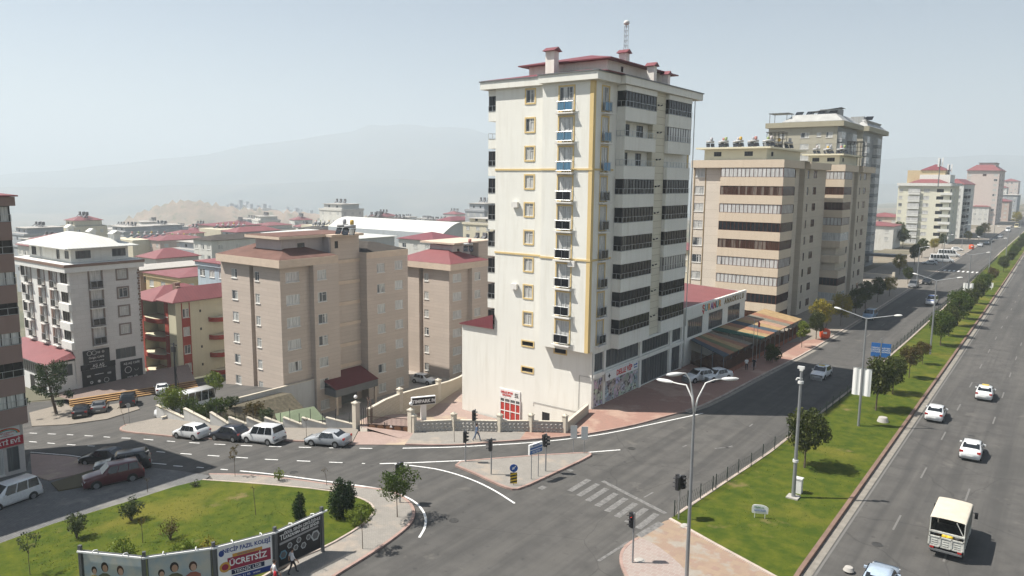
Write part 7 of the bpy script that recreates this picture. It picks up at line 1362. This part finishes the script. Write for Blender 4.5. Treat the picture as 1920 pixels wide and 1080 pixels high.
for i, (px, py, h) in enumerate([(395, 786, 2.0), (412, 788, 2.6), (376, 786, 1.5)]): shrub(['spiky green garden plant in the middle of the walled bed', 'tall spiky green garden plant at the foot of the brown block', 'low green garden plant next to the creeper bush'][i], px, py, h, 1.8, 'mid', 50 + i, 900, .12)
shrub('dusty green shrub by the brown block wall left of the carport', 501, 797, 1.7, 1.9, 'oleander', 55, 900, .1)
for i, (px, py, s_, nm) in enumerate([(1683, 462, 1.9, 'tall dark poplar like tree right of the olive tower'), (1692, 466, 1.5, 'dark tree at the foot of the cream white block')]): plant(Dg, px, py, nm, s=s_)
for i, (x, y, h, w, lf, nm) in enumerate([(-77, 44.5, 1.8, 2.4, 'mid', 'broad green garden shrub on the bank, nearest the minibus'), (-75.5, 47, 1.5, 2.2, 'oleander', 'dusty garden shrub in the middle of the bank'), (-74, 45, 1.6, 2.0, 'dark', 'dark garden shrub behind the white hatchback'), (-72.6, 48.5, 2.2, 2.2, 'mid', 'tall green garden shrub low on the bank'), (-76.5, 51, 1.4, 2.6, 'brown', 'brownish garden shrub at the top of the bank'), (-78.6, 49, 1.3, 2.0, 'oleander', 'grey green garden shrub against the low grey wall')]):
    shrub(nm, 0, 0, h, w, lf, 80 + i, 900, .12, z=(x, y, (sz(x) if x < -78 else sz(-78) - 4.7 * (x + 78) / 8) - .25))
yt = maketree('garden_tree', 3.9, 3.0, 'lime', 61, 1500, .11, .05, .4, 12, .85); plant(yt, 404, 756, 'yellowing garden tree right of the minibus')
# pine by the cafe block
r = random.Random(70); g = G(107, 778); t = thing('pine_tree', 'ragged pine with a leaning trunk before the cafe block', 'tree', (g.x, g.y, g.z)); C = []; mb = MB(); mb.tube([(0, 0, -.2), (-.4, -.2, 2), (-.8, -.4, 4.2), (-1.0, -.5, 6)], [.2, .16, .1, .04], 8)
for i in range(22): 
    z = 1.9 + 4.4 * (i / 21); a = i * 2.4; k = r.uniform(.5, 2.3) * (1.25 - .5 * i / 21); x, y_ = -.4 - z * .1 + math.cos(a) * k, -.3 + math.sin(a) * k; C.append((x, y_, z, r.uniform(.4, .8))); mb.tube([(-.35 - z * .1, -.3, z - .4), (x, y_, z)], [.05, .015], 5)
mb.build('trunk', BARK, t); leafcloud(r, C, 4200, .11).build('crown', LV['pine'], t)
# litter and scrub on the lawns, too small to count
mb = MB(); r = random.Random(9)
for i in range(2600):
    if r.random() < .5: px, py = r.uniform(40, 690), r.uniform(905, 1078)
    else: px, py = r.uniform(1290, 1800), r.uniform(640, 1070)
    p = G(px, py)
    inside = (p.x < -38.5 and py > 925 + max(0, (300 - px)) * .33 and px < 660 and p.y < 36.5) or (-20.3 < p.x < -12.4 and p.y > 50 and p.y < 140 and p.x > -21.6 + (p.y - 50) * .03)
    if not inside: continue
    for k in range(4): a = r.random() * 6.28; q = Vector((p.x + r.uniform(-.3, .3), p.y + r.uniform(-.3, .3), p.z + .16)); h = r.uniform(.03, .09); d = Vector((math.cos(a), math.sin(a), 0)) * .035; mb.mesh([q - d, q + d, q + Vector((r.uniform(-.05, .05), r.uniform(-.05, .05), h))], [(0, 1, 2)])
tag(mb.build('grass_tufts', leafm('leaves_grass', (.09, .12, .02), (.17, .18, .03))), kind='stuff')
# ================================================================ the air
hb = bpy.data.materials.new('haze'); hb.use_nodes = True; t = hb.node_tree; t.nodes.clear()
ho = t.nodes.new('ShaderNodeOutputMaterial'); hv = t.nodes.new('ShaderNodeVolumePrincipled')
hv.inputs['Color'].default_value = (.725, .812, .88, 1); hv.inputs['Density'].default_value = HAZE_DENSITY; hv.inputs['Anisotropy'].default_value = 0.15
t.links.new(hv.outputs[0], ho.inputs['Volume'])
mb = MB(); mb.box(-13000, 3500, -2500, 14000, -190, 620); tag(mb.build('haze', hb), kind='stuff')
